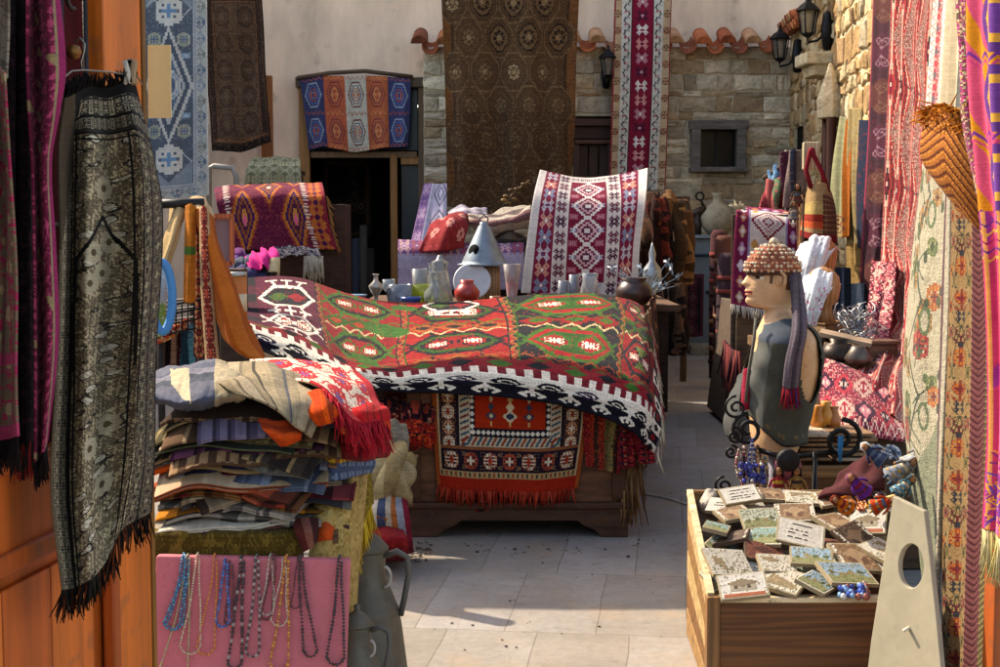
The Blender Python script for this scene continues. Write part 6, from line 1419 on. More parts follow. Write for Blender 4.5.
# ------------------------------------------------------------------ clothes rail behind the pile
Yr = 5.3
cr = thing('clothes_rail', (at(178, 300, Yr).x, Yr, 0), 'dark iron clothes rail carrying orange and tan scarves behind the textile pile', 'clothes rail')
a, b_ = at(150, 204, Yr), at(204, 203, Yr)
MB().tube([a, b_], .018, '#2a2625', 8).build('rail', 'iron', cr)
for p in (a + Vector((.03, 0, 0)), b_ - Vector((.02, 0, 0))): MB().tube([p, Vector((p.x, p.y, .0))], .014, '#2a2625', 8).build('post', 'iron', cr)
def scarf(rows, cv, lab, **k):
    k.setdefault('thick', .006); o, G = cloth('hanging_scarf', rows, cv, 'cloth', **k); tag(o, lab, 'scarf'); return o, G
c = Cv(40, 110, '#a8561c'); c.stripes(['#b8682a', '#a04e16', '#ad5a1e', '#96470f'], 'x').rect(0, 0, 40, 14, '#b89870').rect(0, 38, 14, 44, '#3c6a2c')
scarf([[(186, 206, 5.36), (196, 198, 5.36), (206, 199, 5.36), (211, 208, 5.36)], [(196, 222, 5.25), (202, 220, 5.2), (209, 222, 5.22), (215, 228, 5.25)], [(204, 262, 5.2), (211, 260, 5.14), (219, 258, 5.16), (224, 262, 5.2)], [(212, 300, 5.16), (222, 302, 5.08), (232, 298, 5.1), (239, 296, 5.16)], [(222, 335, 5.1), (236, 345, 5.0), (249, 344, 5.02), (256, 334, 5.1)], [(240, 352, 5.05), (250, 358, 4.98), (260, 360, 5.0), (266, 356, 5.06)]], c.fin(.05), 'long burnt orange scarf falling from the rail to the top of the pile', rum=.008)
scarf([[(172, 208, 5.34), (180, 203, 5.3), (188, 206, 5.34)], [(166, 235, 5.25), (173, 234, 5.2), (180, 232, 5.25)], [(160, 262, 5.2), (165, 262, 5.16), (171, 258, 5.2)], [(156, 286, 5.2), (160, 288, 5.16), (165, 284, 5.2)]], Cv(20, 60, '#b09468').fin(.06), 'pale tan scarf slanting off the left of the rail', rum=.006)
scarf([[(186, 206, 5.26), (191, 204, 5.24), (196, 207, 5.26)], [(185, 250, 5.22), (190, 250, 5.19), (195, 250, 5.22)], [(184, 302, 5.22), (189, 303, 5.19), (195, 302, 5.22)]], Cv(16, 60, '#b06820').rect(0, 26, 16, 31, '#4a6a2c').fin(.06), 'narrow ochre scarf with a green band hanging straight from the rail')
c = Cv(16, 90, '#a88a66'); c.vrow(ROSE, 8, 0, 90, 8, [P('#8c2c24', '#5a2a24', '#a84a34')], 1.1)
scarf([[(200, 208, 5.2), (204, 206, 5.18), (208, 208, 5.2)], [(201, 280, 5.14), (206, 280, 5.12), (212, 280, 5.14)], [(206, 362, 5.1), (212, 363, 5.08), (219, 362, 5.1)]], c.fin(.08), 'narrow cream scarf with red flowers hanging behind the burnt orange one')
c = Cv(14, 90, '#3a2420'); c.vrow(FLOW, 7, 0, 90, 9, [P('#8c3a2c', '#a88a5c', '#2a1a1a')], 1.2)
scarf([[(194, 208, 5.3), (198, 206, 5.28), (202, 208, 5.3)], [(194, 280, 5.26), (199, 280, 5.24), (204, 280, 5.26)], [(194, 356, 5.22), (200, 358, 5.2), (206, 356, 5.22)]], c.fin(.1), 'narrow dark brown scarf with red flowers hanging right of the ochre one')
for k, (x0_, x1_, cl, l) in enumerate(((156, 172, ['#3a2a20', '#5a4430', '#241a16'], 'dark brown garment hanging below the wire basket at the left'), (170, 182, ['#5a2420', '#8a6a54', '#3a1a1c'], 'dark red flowered garment hanging in the middle below the wire basket'), (181, 193, ['#2a5a6a', '#1c3440', '#4a7a84'], 'teal garment hanging below the right end of the wire basket'))):
    o, _ = cloth('hanging_garment', [[(x0_, 326, 5.45), ((x0_ + x1_) / 2, 324, 5.42), (x1_, 326, 5.45)], [(x0_ - 1, 372, 5.42), ((x0_ + x1_) / 2, 374, 5.38), (x1_ + 1, 372, 5.42)]], strp(cl, 18, 40, nz=[cl[1]]), 'cloth', fold=(.012, 2, .2, .3)); tag(o, l, 'garment')
wb_ = MB()
def wbp(x, y, dy): return at(x, y, 5.22 + dy)
for y in (303, 312, 322, 331): wb_.tube([wbp(150, y + 6, 0), wbp(172, y + 2, 0), wbp(206, y - 5, 0), wbp(209, y - 7, .24), wbp(150, y + 1, .24)], .004, '#1e1c1c', 5)
for x in range(152, 208, 6): wb_.tube([wbp(x, 305 + (178 - x) * .2, 0), wbp(x, 334 + (178 - x) * .2, 0), wbp(x, 330 + (178 - x) * .2, .24)], .003, '#1e1c1c', 4)
tag(wb_.build('wire_basket', 'iron'), 'black wire basket fixed behind the clothes rail', 'basket')
a0 = at(162, 297, 5.02)
tag(MB().tube([a0 + Vector((math.cos(t) * .032, math.cos(t) * .02, math.sin(t) * .125)) for t in np.linspace(0, 2 * PI, 30, endpoint=False)], .016, '#3f82b8', 8, closed=True).build('blue_hoop', 'paint'), 'oval blue bag handle hanging in front of the wire basket', 'bag handle')
c = Cv(20, 40, '#a8acaa'); c.rect(0, 22, 20, 40, '#7a9a4a').noise(['#c4c8c4'], .1)
o, _ = cloth('plastic_bag', [[(150, 262, 5.12), (158, 258, 5.1), (166, 268, 5.12)], [(149, 300, 5.12), (158, 300, 5.06), (168, 300, 5.12)], [(150, 332, 5.14), (158, 336, 5.1), (166, 332, 5.14)]], c.fin(.05), 'ceramic', rum=.01); tag(o, 'white and green bag behind the oval blue handle', 'bag')
c = Cv(30, 20, '#a8322a'); c.noise(['#c8b8a4', '#c88a2c'], .2)
o, _ = cloth('printed_cloth', [[(152, 334, 5.24), (170, 326, 5.28), (190, 318, 5.3)], [(152, 346, 5.22), (170, 338, 5.26), (188, 326, 5.3)]], c.fin(.06), 'cloth', rum=.01); tag(o, 'red and cream printed cloth lying in the wire basket', 'cloth')
# frames and tin behind the rail
pf = thing('picture_frame', at(222, 265, 8.6), 'orange wooden picture frame standing behind the orange scarf', 'picture frame')
f1 = MB()
for a, b2 in (((212, 216), (232, 216)), ((232, 216), (232, 264)), ((212, 264), (232, 264)), ((212, 216), (212, 264))): f1.tube([at(*a, 8.6), at(*b2, 8.6)], .02, '#b0562c', 4)
f1.build('frame', 'woodz', pf, smooth=False)
MB().add([at(213, 263, 8.62), at(231, 263, 8.62), at(231, 217, 8.62), at(213, 217, 8.62)], [[0, 1, 2, 3]], '#8c6a6a').build('picture', 'paint', pf, smooth=False)
hx = MB(); p = at(216, 266, 8.6); hx.box((p.x, 8.7, p.z / 2 - .01), (.3, .3, p.z - .02), '#3a281e')
tag(hx.build('side_cupboard', 'woodold', smooth=False, bev=.01), 'dark cupboard holding the orange picture frame, left of the big kilim', 'cupboard')
tn = thing('orange_tin', at(236, 326, 6.4), 'orange and cream printed tin standing beside the burnt orange scarf', 'tin')
p = at(236, 298, 6.4)
MB().lathe([(.001, -.125), (.05, -.125), (.05, .1), (.001, .1)], p, '#b8662c', 20).build('body', 'paint', tn); MB().lathe([(.0505, -.06), (.0505, .02)], p, '#c8b08c', 20).build('paper_band', 'paint', tn, smooth=True); MB().lathe([(.052, .1), (.052, .118), (.001, .12)], p, '#a8a49c', 20).build('lid', 'tin', tn)
bx2 = MB(); bx2.box((p.x, 6.4, (p.z - .125) / 2 - .003), (.13, .13, p.z - .125), '#35261c'); tag(bx2.build('low_stool', 'woodold', smooth=False, bev=.01), 'dark wooden box under the orange tin, behind the textile pile', 'box')
# ------------------------------------------------------------------ carpets hung along the right
bm = MB().tube([(2.95, 11.0, 3.55), (2.2, 7.2, 2.98), (1.62, 3.6, 2.44)], .05, '#5a3a24', 8); bm = bm.build('carpet_pole', 'woodx')
tag(bm, 'long wooden pole above the right side carrying the hanging carpets', 'pole')
p = at(1004, 600, 4.05)
tag(MB().box((p.x, 4.05, 1.25), (.09, .09, 2.5), '#9a4a1c').build('wooden_post', 'varnish', smooth=False, bev=.006), 'orange brown wooden post at the right edge behind the pink shawl', 'post')

def hang(rows, cv, lab, cat='rug', name='hanging_carpet', m='rug', **k):
    o, G = cloth(name, rows, cv, m, **k); tag(o, lab, cat); return o, G
c = Cv(36, 330, '#2e0a1a'); c.noise(['#440f22', '#200814'], .15)
for i in range(9):
    y = 14 + i * 38
    c.octa(18, y, 15, 15, '#3c0f22' if i % 2 else '#46201e').stamp(RAM, 18, y - 6, P('#70505a' if i % 2 else '#5a3c30'), 1.35, 1.2).stamp(RAM, 18, y + 8, P('#70505a' if i % 2 else '#5a3c30'), 1.35, 1.2, flip=True)
c.rect(0, 0, 2, 330, '#7a2038')
hang([[(874, -12, 10.8), (886, -12, 10.2), (897, -12, 9.7)], [(870, 120, 10.8), (881, 120, 10.2), (892, 120, 9.7)], [(864, 250, 10.7), (876, 250, 10.1), (889, 250, 9.6)], [(860, 375, 10.4), (872, 378, 9.8), (886, 380, 9.4)]], c.fin(.1), 'dark maroon runner with pale hooked medallions, hanging between navy cloth and the red wavy kilim', fold=(.02, 2, .2, .6))
def rug_wavy():
    W, H = 150, 620
    c = Cv(W, H, '#80605a'); c.noise(['#5a4844', '#a89488', '#8c4a44', '#a06058', '#b0a090'], .2)
    for k, x0 in enumerate((13, 38, 63, 88, 113, 137)):
        ph = k * 45 % 96
        t = np.abs(((c.y + ph) / 96) % 1 - .5) * 2
        for amp, th, col in ((11.5, 2.6, '#a83a38'), (9.4, 1.8, '#c4b4a0'), (7.4, 2.2, '#8c2028'), (5.4, 1.6, '#3a2c30'), (3.8, 2.2, '#a83c3a'), (1.6, 1.2, '#c4b4a0')):
            for s in (1, -1): c.m(np.abs(c.x - x0 - s * t * amp) < th / 2, col)
        for y in range(-96, H + 96, 96):
            yy = y + 48 - ph
            yo = yy + 48
            c.loz(x0, yo, 3.6, 18, '#2a1c22' if (k + y // 96) % 2 else '#8c2434').loz(x0, yo, 2.2, 11, '#6a1a30').loz(x0, yo, 1.2, 4, '#cbbca8')
            for d in (-14, 14): c.stamp(STAR, x0 + 12.5, yo - 48 + d, P('#7a2a34', '#c0a898'), .45)
            c.stamp(RAM, x0 + 12.5, yy + 46, P('#3a3036'), .55)
    c.rect(0, 0, 3, H, '#9c3038').rect(W - 3, 0, W, H, '#5a2028')
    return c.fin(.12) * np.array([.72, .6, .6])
c = rug_wavy()
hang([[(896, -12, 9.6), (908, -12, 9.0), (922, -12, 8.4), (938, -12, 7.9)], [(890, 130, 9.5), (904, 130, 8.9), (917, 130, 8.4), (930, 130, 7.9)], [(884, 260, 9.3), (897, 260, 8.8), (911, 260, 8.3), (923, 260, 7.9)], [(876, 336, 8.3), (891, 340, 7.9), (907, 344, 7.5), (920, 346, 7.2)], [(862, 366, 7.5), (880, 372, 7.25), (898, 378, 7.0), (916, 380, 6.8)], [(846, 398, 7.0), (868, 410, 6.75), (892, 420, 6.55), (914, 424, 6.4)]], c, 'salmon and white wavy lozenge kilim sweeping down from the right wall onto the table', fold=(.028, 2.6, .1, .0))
c = Cv(30, 240, '#c4b8a8'); c.vrow(ROSE, 15, 0, 240, 22, [P('#8c4448', '#c08478', '#a83a44'), P('#a8686c', '#8c3a44', '#5a5054')], 1.2)
for x in (3, 27): c.zig(x, 2, 8, 1.4, '#8c3a48', axis='y')
hang([[(936, -12, 7.7), (943, -12, 7.3), (950, -12, 7.0)], [(928, 100, 7.6), (936, 100, 7.2), (944, 100, 6.9)], [(922, 190, 7.6), (930, 190, 7.2), (940, 190, 6.9)], [(918, 250, 7.6), (926, 250, 7.2), (936, 250, 6.9)]], c.fin(.08), 'narrow ivory runner dotted with small rose flowers, hanging right of the wavy kilim', fold=(.012, 2, .2, .6))
c = Cv(24, 160, '#bcae94'); c.stripes(['#c4b69c', '#a89a80', '#b8aa90', '#9c8e74', '#c0b298'], 'x')
o, G = hang([[(950, -12, 6.4), (956, -12, 6.1), (963, -12, 5.8)], [(944, 60, 6.4), (952, 60, 6.1), (961, 60, 5.8)], [(938, 125, 6.4), (948, 128, 6.1), (958, 126, 5.8)]], c.fin(.06), 'cream ribbed throw hanging behind the orange fringed rug', 'throw', 'hanging_throw', 'cloth', fold=(.02, 2.5, .1, .2))
strands('fringe', G[-1], .2, '#b8aa90', o, 50, (0, 0, -1), .004, .12)
# flowered carpet with the turned back pile
c = Cv(80, 480, '#b8ae92')
for i in range(26):
    x, y = R.uniform(8, 70), 4 + i * 10.5; k = R.choice([('#a8541c', '#c07c34', '#6a2018'), ('#8c2420', '#b04434', '#5a1818'), ('#4c5a2c', '#7a8044', '#33401f'), ('#8c5a24', '#b8904c', '#5a2c18')])
    c.line(x, y, 40 + R.uniform(-12, 12), y + 18, 1.8, '#46522f').stamp(ROSE, x, y, P(*k), R.uniform(1.3, 2.3))
    for d in range(3): c.ell(x + R.uniform(-13, 13), y + R.uniform(-9, 12), R.uniform(1.6, 3), R.uniform(3, 5.5), R.choice(['#46522f', '#5e6c40', '#39452a']))
for s_ in (30, 120, 200): c.line(26, s_, 48, s_ + 36, 2.6, '#39432a').line(48, s_ + 36, 22, s_ + 76, 2.6, '#39432a').ell(52, s_ + 52, 6, 12, '#5c6c44').ell(52, s_ + 52, 3.6, 9, '#b8ae92')
c.m((c.y > 275 + 34 * np.sin(c.x / 26) - c.x * .5), '#84886a'); c.rect(74, 0, 80, 480, '#b8ae94').rect(71, 0, 74, 480, '#5a2c38')
cvx = c.fin(.1); mk = (c.y > 290) & (c.x < 71); cvx[mk] *= (1 + rng.normal(0, .25, (mk.sum(), 1)))
hang([[(932, 116, 5.6), (938, 118, 5.35), (946, 116, 5.15), (953, 114, 5.0)], [(921, 200, 5.6), (931, 204, 5.3), (942, 206, 5.15), (951, 205, 5.0)], [(910, 300, 5.55), (922, 306, 5.2), (936, 308, 5.1), (949, 305, 4.95)], [(905, 385, 5.5), (918, 390, 5.15), (933, 392, 5.05), (946, 390, 4.92)], [(912, 470, 5.4), (922, 474, 5.1), (933, 475, 5.0), (944, 472, 4.9)], [(926, 570, 5.3), (931, 572, 5.05), (937, 573, 4.96), (943, 570, 4.88)], [(936, 690, 5.2), (939, 692, 5.0), (942, 692, 4.94), (945, 690, 4.86)]], np.clip(cvx * .78, .01, .9), 'ivory carpet with trailing flowers, its lower half turned to show a pale green pile', m='pile', rum=.012, thick=.014)
def rug_floral():
    W, H = 104, 720
    c = Cv(W, H, '#98794e'); c.noise(['#8c6c42', '#a3855a'], .2)
    per = 120; cx = 36
    for y in range(-60, H + 60, per):
        c.stamp(PALM, cx, y + 16, P('#7a3418', '#a8581e', '#6a1418'), 3.2, 2.6).stamp(SCROLL, cx, y + 62, P('#561018'), 3.0, 2.6).ell(cx, y + 76, 4, 5, '#1f2028')
        c.stamp(ROSE, cx, y + 92, P('#8c3a18', '#b06a24', '#6a1418'), 2.3).stamp(STAR, cx, y + 38, P('#23232c', '#8a7a5c'), 1.3)
        for x, yy, k in ((10, 26, 0), (62, 26, 0), (8, 98, 1), (64, 98, 1), (14, 60, 2), (59, 60, 2), (20, 112, 3), (54, 112, 3)):
            c.line(cx, y + 50, x, y + yy, 1.2, '#3a3a24')
            c.stamp(ROSE, x, y + yy, P(*[('#7a1c1c', '#a8602c', '#3a1418'), ('#8a4a1c', '#b8823c', '#6a1c18'), ('#6a1c28', '#94503c', '#2c1a1c'), ('#4a4a28', '#7c6a34', '#33331f')][k]), 1.35)
            for d in (-7, 7): c.ell(x + d, y + yy + 8, 3.2, 1.6, '#3c4026').ell(x - d, y + yy - 9, 2, 3, '#2a2c22')
    c.rect(72, 0, 92, H, '#7a4444').rect(70.5, 0, 72, H, '#b09468').rect(92, 0, W, H, '#5a4c2c').rect(0, 0, 3, H, '#6a2028')
    for y in range(-8, H, 9):
        c.line(72, y, 82, y + 9, 3, '#4c1420').line(92, y, 82, y + 9, 3, '#4c1420'); c.line(92, y + 9, W, y, 2, '#9a8854')
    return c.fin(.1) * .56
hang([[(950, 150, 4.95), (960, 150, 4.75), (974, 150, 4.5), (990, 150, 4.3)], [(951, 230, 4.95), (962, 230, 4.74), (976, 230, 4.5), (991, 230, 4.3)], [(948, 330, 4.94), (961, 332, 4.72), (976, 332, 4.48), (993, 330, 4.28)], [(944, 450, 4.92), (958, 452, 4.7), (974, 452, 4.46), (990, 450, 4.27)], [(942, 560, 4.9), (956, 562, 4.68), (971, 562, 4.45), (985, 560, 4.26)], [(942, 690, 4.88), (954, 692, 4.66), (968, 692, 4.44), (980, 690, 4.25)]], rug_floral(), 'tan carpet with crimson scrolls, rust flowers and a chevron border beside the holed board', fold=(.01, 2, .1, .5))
c = Cv(60, 90, '#9a5c28')
for k in range(0, 130, 9): c.line(0, k, 30, k - 24, 2.2, '#5a2c18').line(30, k - 24, 60, k, 2.2, '#5a2c18').line(0, k + 3, 30, k - 21, 1.4, '#b87834').line(30, k - 21, 60, k + 3, 1.4, '#b87834')
o, G = hang([[(928, 108, 4.6), (942, 104, 4.54), (958, 110, 4.46), (974, 130, 4.4)], [(921, 146, 4.5), (936, 150, 4.44), (954, 158, 4.38), (974, 170, 4.34)], [(924, 162, 4.48), (942, 178, 4.4), (962, 192, 4.34), (984, 206, 4.3)], [(938, 182, 4.48), (954, 202, 4.4), (972, 222, 4.34), (992, 240, 4.3)]], c.fin(.09), 'rust brown chevron rug folded over the pole, with a frizzy orange fringe', thick=.012)
strands('fringe', list(G[0]) + list(G[:20, 0]), .07, '#c07018', o, 150, (-.3, -.4, -.2), .003, 1.2, cols=['#c87a1c', '#a85c14', '#d89030', '#9a6424'])
# pink, purple and yellow shawl at the right edge
c = Cv(90, 560, '#b4365e'); c.rect(0, 0, 90, 225, '#c07c1c')
c.m((c.y < 240) & (wob(c.x / 26, c.y / 60, 2.4, 52) > .35), '#c44a6a')
for y in (30, 110, 190):
    c.hexa(52, y, 26, 34, '#5a3478', .5).hexa(52, y, 18, 24, '#c8923c', .5).hexa(52, y, 10, 15, '#6a3c88', .5)
    c.zig(y + 40, 5, 22, 4, '#6a2c7c').zig(y + 47, 5, 22, 3, '#b83a6c')
c.m((wob(c.x / 10, c.y / 60, 2.4, 56) > .55) & (c.y > 225), '#8c2c7c')
for x, k in ((10, '#c88a4c'), (22, '#9c2460'), (34, '#d0709c'), (50, '#c88a4c'), (64, '#8c2c7c'), (78, '#d0709c')): c.rect(x, 225, x + 4, 560, k)
for i in range(5): c.zig(238 + i * 9, 3, 14, 2.4, ['#5a2c74', '#c89a3c', '#8c1c54'][i % 3])
for i in range(60): c.line(R.uniform(0, 90), R.uniform(470, 560), R.uniform(0, 90), R.uniform(470, 560), 2, R.choice(['#5a3c8c', '#c88a3c', '#7c2c6c']))
c.rect(0, 0, 5, 560, '#98144c')
o, G = hang([[(968, -12, 4.0), (985, -12, 3.9), (1006, -12, 3.82), (1028, -12, 3.75)], [(970, 80, 4.0), (986, 80, 3.9), (1007, 80, 3.82), (1028, 80, 3.75)], [(979, 180, 4.0), (993, 180, 3.9), (1010, 180, 3.82), (1028, 180, 3.75)], [(988, 290, 3.98), (999, 290, 3.9), (1013, 290, 3.82), (1028, 290, 3.75)], [(991, 420, 3.96), (1001, 420, 3.88), (1014, 420, 3.82), (1028, 420, 3.75)], [(986, 528, 3.94), (998, 534, 3.86), (1012, 540, 3.8), (1028, 542, 3.75)]], c.fin(.07), 'pink, purple and yellow ikat shawl at the right edge with a pale fringe', 'shawl', 'hanging_shawl', 'cloth', fold=(.014, 2, .1, .3))
strands('fringe', G[-1], .14, '#b0a470', o, 110, (0, -.1, -1), .0028, .2, cols=['#b8ac7c', '#a09460', '#c8bc90'])
o2_, _ = cloth('tasselled_edge', [[(958, -12, 4.1), (964, -12, 4.06), (972, -12, 4.02)], [(962, 70, 4.1), (968, 70, 4.06), (975, 70, 4.02)], [(968, 130, 4.1), (975, 130, 4.06), (981, 130, 4.02)], [(978, 195, 4.08), (982, 195, 4.05), (986, 195, 4.02)]], Cv(14, 120, '#8c1c54').noise(['#c08a3c', '#5a4a2c', '#b83a7c', '#c8b48c'], .22).fin(.12), 'pile', rum=.012, thick=.02)
tag(o2_, 'magenta tasselled scarf flecked with gold along the left of the pink ikat shawl', 'scarf')

c = Cv(60, 200, '#8c3a4c'); c.noise(['#b88a88', '#5a1c30', '#a85a62', '#c4a8a0'], .2)
for i in range(8):
    y = 12 + i * 25
    for x in (15, 45): c.loz(x, y + (x > 20) * 12, 13, 11, '#c4aa9c', 2).loz(x, y + (x > 20) * 12, 9, 8, '#7a1c34', 2).stamp(STAR, x, y + (x > 20) * 12, P('#c49a94', '#3a1426'), .9)
for x in (2, 30, 58): c.zig(x, 2, 9, 1.8, '#4a1426', axis='y')
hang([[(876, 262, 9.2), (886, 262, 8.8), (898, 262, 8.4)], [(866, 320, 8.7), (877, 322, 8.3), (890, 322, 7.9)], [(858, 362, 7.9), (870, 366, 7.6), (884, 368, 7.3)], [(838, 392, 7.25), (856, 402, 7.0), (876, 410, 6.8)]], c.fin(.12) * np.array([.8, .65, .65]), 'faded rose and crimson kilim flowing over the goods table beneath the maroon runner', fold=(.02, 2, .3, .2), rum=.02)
# cloths beside the wall, left of the maroon runner
hang([[(858, 120, 11.3), (863, 120, 11.1), (869, 120, 10.9)], [(856, 180, 11.3), (861, 180, 11.1), (868, 180, 10.9)], [(855, 246, 11.3), (861, 248, 11.1), (866, 246, 10.9)]], Cv(16, 60, '#0f1830').noise(['#5a1c24'], .08).fin(.08), 'navy cloth with red specks hanging left of the maroon runner', 'cloth', 'hanging_cloth', 'cloth')
c = Cv(24, 110, '#8c7a54'); c.rect(0, 82, 24, 110, '#7c6238').noise(['#8c7040'], .08)
hang([[(848, 108, 11.6), (854, 108, 11.4), (861, 108, 11.2)], [(846, 180, 11.6), (852, 180, 11.4), (858, 180, 11.2)], [(848, 250, 11.5), (855, 252, 11.3), (864, 250, 11.1)], [(848, 284, 11.5), (857, 288, 11.2), (868, 288, 11.0)]], c.fin(.08), 'beige cloth with a lace hem hanging left of the navy cloth', 'cloth', 'hanging_cloth', 'cloth', fold=(.02, 2, .2, .4))
c = Cv(24, 110, '#7c7a5a'); c.rect(16, 0, 24, 110, '#8c4c14').rect(0, 88, 16, 110, '#8a7a54')
for y in (94, 102): c.hrow(FLOW, y, 0, 16, 3, [P('#5a3028')], .8)
hang([[(840, 116, 11.9), (846, 118, 11.7), (852, 124, 11.5)], [(833, 170, 11.8), (842, 170, 11.6), (850, 170, 11.4)], [(831, 236, 11.7), (841, 238, 11.5), (850, 236, 11.3)]], c.fin(.08), 'pale sage cloth with an orange edge, hanging nearest the downpipe', 'cloth', 'hanging_cloth', 'cloth', fold=(.02, 2, .2, .4))
# bags, bright cloths, strap dolls
Yg = 10.2
bg_ = thing('woven_bag', at(818, 240, Yg), 'striped orange and tan woven bag hanging by red straps above the white headscarves', 'bag')
c = Cv(40, 46, '#9a7c54'); c.rect(0, 14, 40, 24, '#a89058').rect(0, 24, 40, 34, '#8c2c20').rect(0, 30, 40, 36, '#b8502c').rect(0, 40, 40, 46, '#7a1c1c')
c.rect(20, 8, 40, 40, '#6a4a34')
for x in range(20, 40, 4): c.rect(x, 8, x + 1, 40, '#3a2a22')
for y in range(8, 40, 4): c.rect(20, y, 40, y + 1, '#8c6a48')
cloth('body', [[(810, 188, Yg), (817, 184, Yg - .05), (823, 184, Yg - .05), (829, 194, Yg)], [(806, 212, Yg), (815, 212, Yg - .1), (824, 212, Yg - .1), (833, 212, Yg)], [(802, 236, Yg), (813, 240, Yg - .12), (824, 242, Yg - .12), (834, 243, Yg)]], c.fin(.08), 'rug', bg_, thick=.05)
for q in (((811, 188), (806, 170), (810, 152), (812, 148)), ((828, 192), (822, 172), (814, 156), (812, 148))):
    MB().tube([at(*x, Yg - .05) for x in q], .018, '#7c2028', 5).build('strap', 'cloth', bg_)
tag(MB().box(at(811, 156, Yg + .05), (.12, .06, .2), '#b8a884').build('wall_peg', 'woodz', smooth=False, bev=.01), 'pale wooden peg holding the striped woven bag', 'peg')
for rows, cols, lab, ax_ in (
  ([[(784, 152, 11), (794, 150, 10.9), (804, 150, 11)], [(782, 180, 11), (793, 180, 10.9), (806, 180, 11)], [(782, 206, 11), (793, 208, 10.9), (804, 206, 11)]], ['#4a2434', '#6a5a54', '#3a4250', '#7a6a5a', '#5a2c38'], 'striped maroon and grey blanket hanging left of the woven bag', 'x'),
  ([[(770, 172, 11.6), (780, 166, 11.5), (788, 158, 11.6)], [(770, 182, 11.5), (780, 178, 11.4), (790, 172, 11.5)], [(772, 192, 11.6), (781, 190, 11.5), (790, 186, 11.6)]], ['#3c5c7c', '#5a7a94', '#2c4460', '#8aa0ac'], 'blue silky cloth tossed over the back right corner, left of the striped blanket', 'y'),
  ([[(766, 184, 11.4), (774, 180, 11.3), (782, 178, 11.4)], [(764, 200, 11.3), (772, 198, 11.2), (781, 196, 11.3)], [(762, 208, 11.3), (772, 210, 11.2), (782, 208, 11.3)]], ['#7c2c34', '#a0504c', '#5a6a4c', '#8c3038'], 'red printed cloth below the blue silky cloth', 'x')):
    o, _ = cloth('hanging_cloth', rows, strp(cols, 28, 36, ax_, nz=[cols[1]]), 'cloth', fold=(.04, 2.5, .3, .3), thick=.02); tag(o, lab, 'cloth')
pl2 = MB().tube([at(788, 150, 11.2), Vector((at(788, 0, 11.2).x, 11.2, 0))], .03, '#3a2c22').tube([at(764, 178, 11.7), at(806, 150, 11.0)], .02, '#3a2c22')
tag(pl2.build('clothes_stand', 'woodz'), 'dark wooden stand holding cloths in the back right corner', 'stand')
def doll(px, py, Y, s, dress, hair, lab, rz=0, lean=0, skin='#a87a58'):
    b = at(px, py, Y); t = thing('rag_doll', b, lab, 'doll', 'rag dolls for sale')
    m = Euler((0, lean, rz)).to_matrix(); q = lambda x, y, z: b + m @ Vector((x * s, y * s, z * s))
    pr = [(.001, 0), (.36, .02), (.34, .08), (.32, .14), (.28, .26), (.25, .34), (.2, .48), (.16, .6), (.15, .72), (.07, .78), (.001, .8)]
    mb = MB().lathe([(r * s, z * s) for r, z in pr], b, dress, 14, m); trim = [lin(R.choice(['#b8a890', '#3a2c2a', '#a8842c', '#7c2430', '#4a5a6c'])) for _ in range(3)]
    for k in range(len(mb.c)):
        ring = k // 14
        if ring in (1, 4): mb.c[k] = trim[0] if k % 2 else trim[1]
        elif ring == 6: mb.c[k] = trim[2]
        else: mb.c[k] = mb.c[k] * R.uniform(.75, 1.2)
    for sd in (-1, 1): mb.tube([q(sd * .1, 0, .7), q(sd * .28, -.08, .55), q(sd * .36, -.14, .36)], [.06 * s, .05 * s, .045 * s], dress, 6); mb.ball(q(sd * .37, -.15, .33), .05 * s, skin, 6); mb.tube([q(sd * .12, 0, .04), q(sd * .13, 0, -.16)], .05 * s, trim[1], 6)
    mb.build('body', 'cloth', t)
    hd = MB().ball(q(0, 0, .92), .15 * s, skin, 10, (1, 1, 1.1))
    for sd in (-1, 1): hd.ball(q(sd * .055, -.138, .94), .02 * s, '#1a1412', 5)
    hd.build('head', 'cloth', t)
    hr = MB()
    for k in range(22):
        an = 2 * PI * k / 22
        if abs(math.sin(an) + 1) < .35: continue
        hr.tube([q(0, .02, 1.09), q(.15 * math.cos(an), .15 * math.sin(an) + .01, .98), q(.19 * math.cos(an), .17 * math.sin(an) + .02, .72 + R.uniform(-.08, .05))], [.035 * s, .035 * s, .02 * s], hair, 5)
    hr.build('hair', 'thread', t)
doll(797, 204, 10, .13, '#4a3828', '#241c1c', 'small doll with dark hair in a brown dress, hanging left of the woven bag')
doll(793, 220, 9.9, .12, '#6a645a', '#4a3c30', 'small doll in a pale grey dress, hanging beside the white kilim fringe', .4)

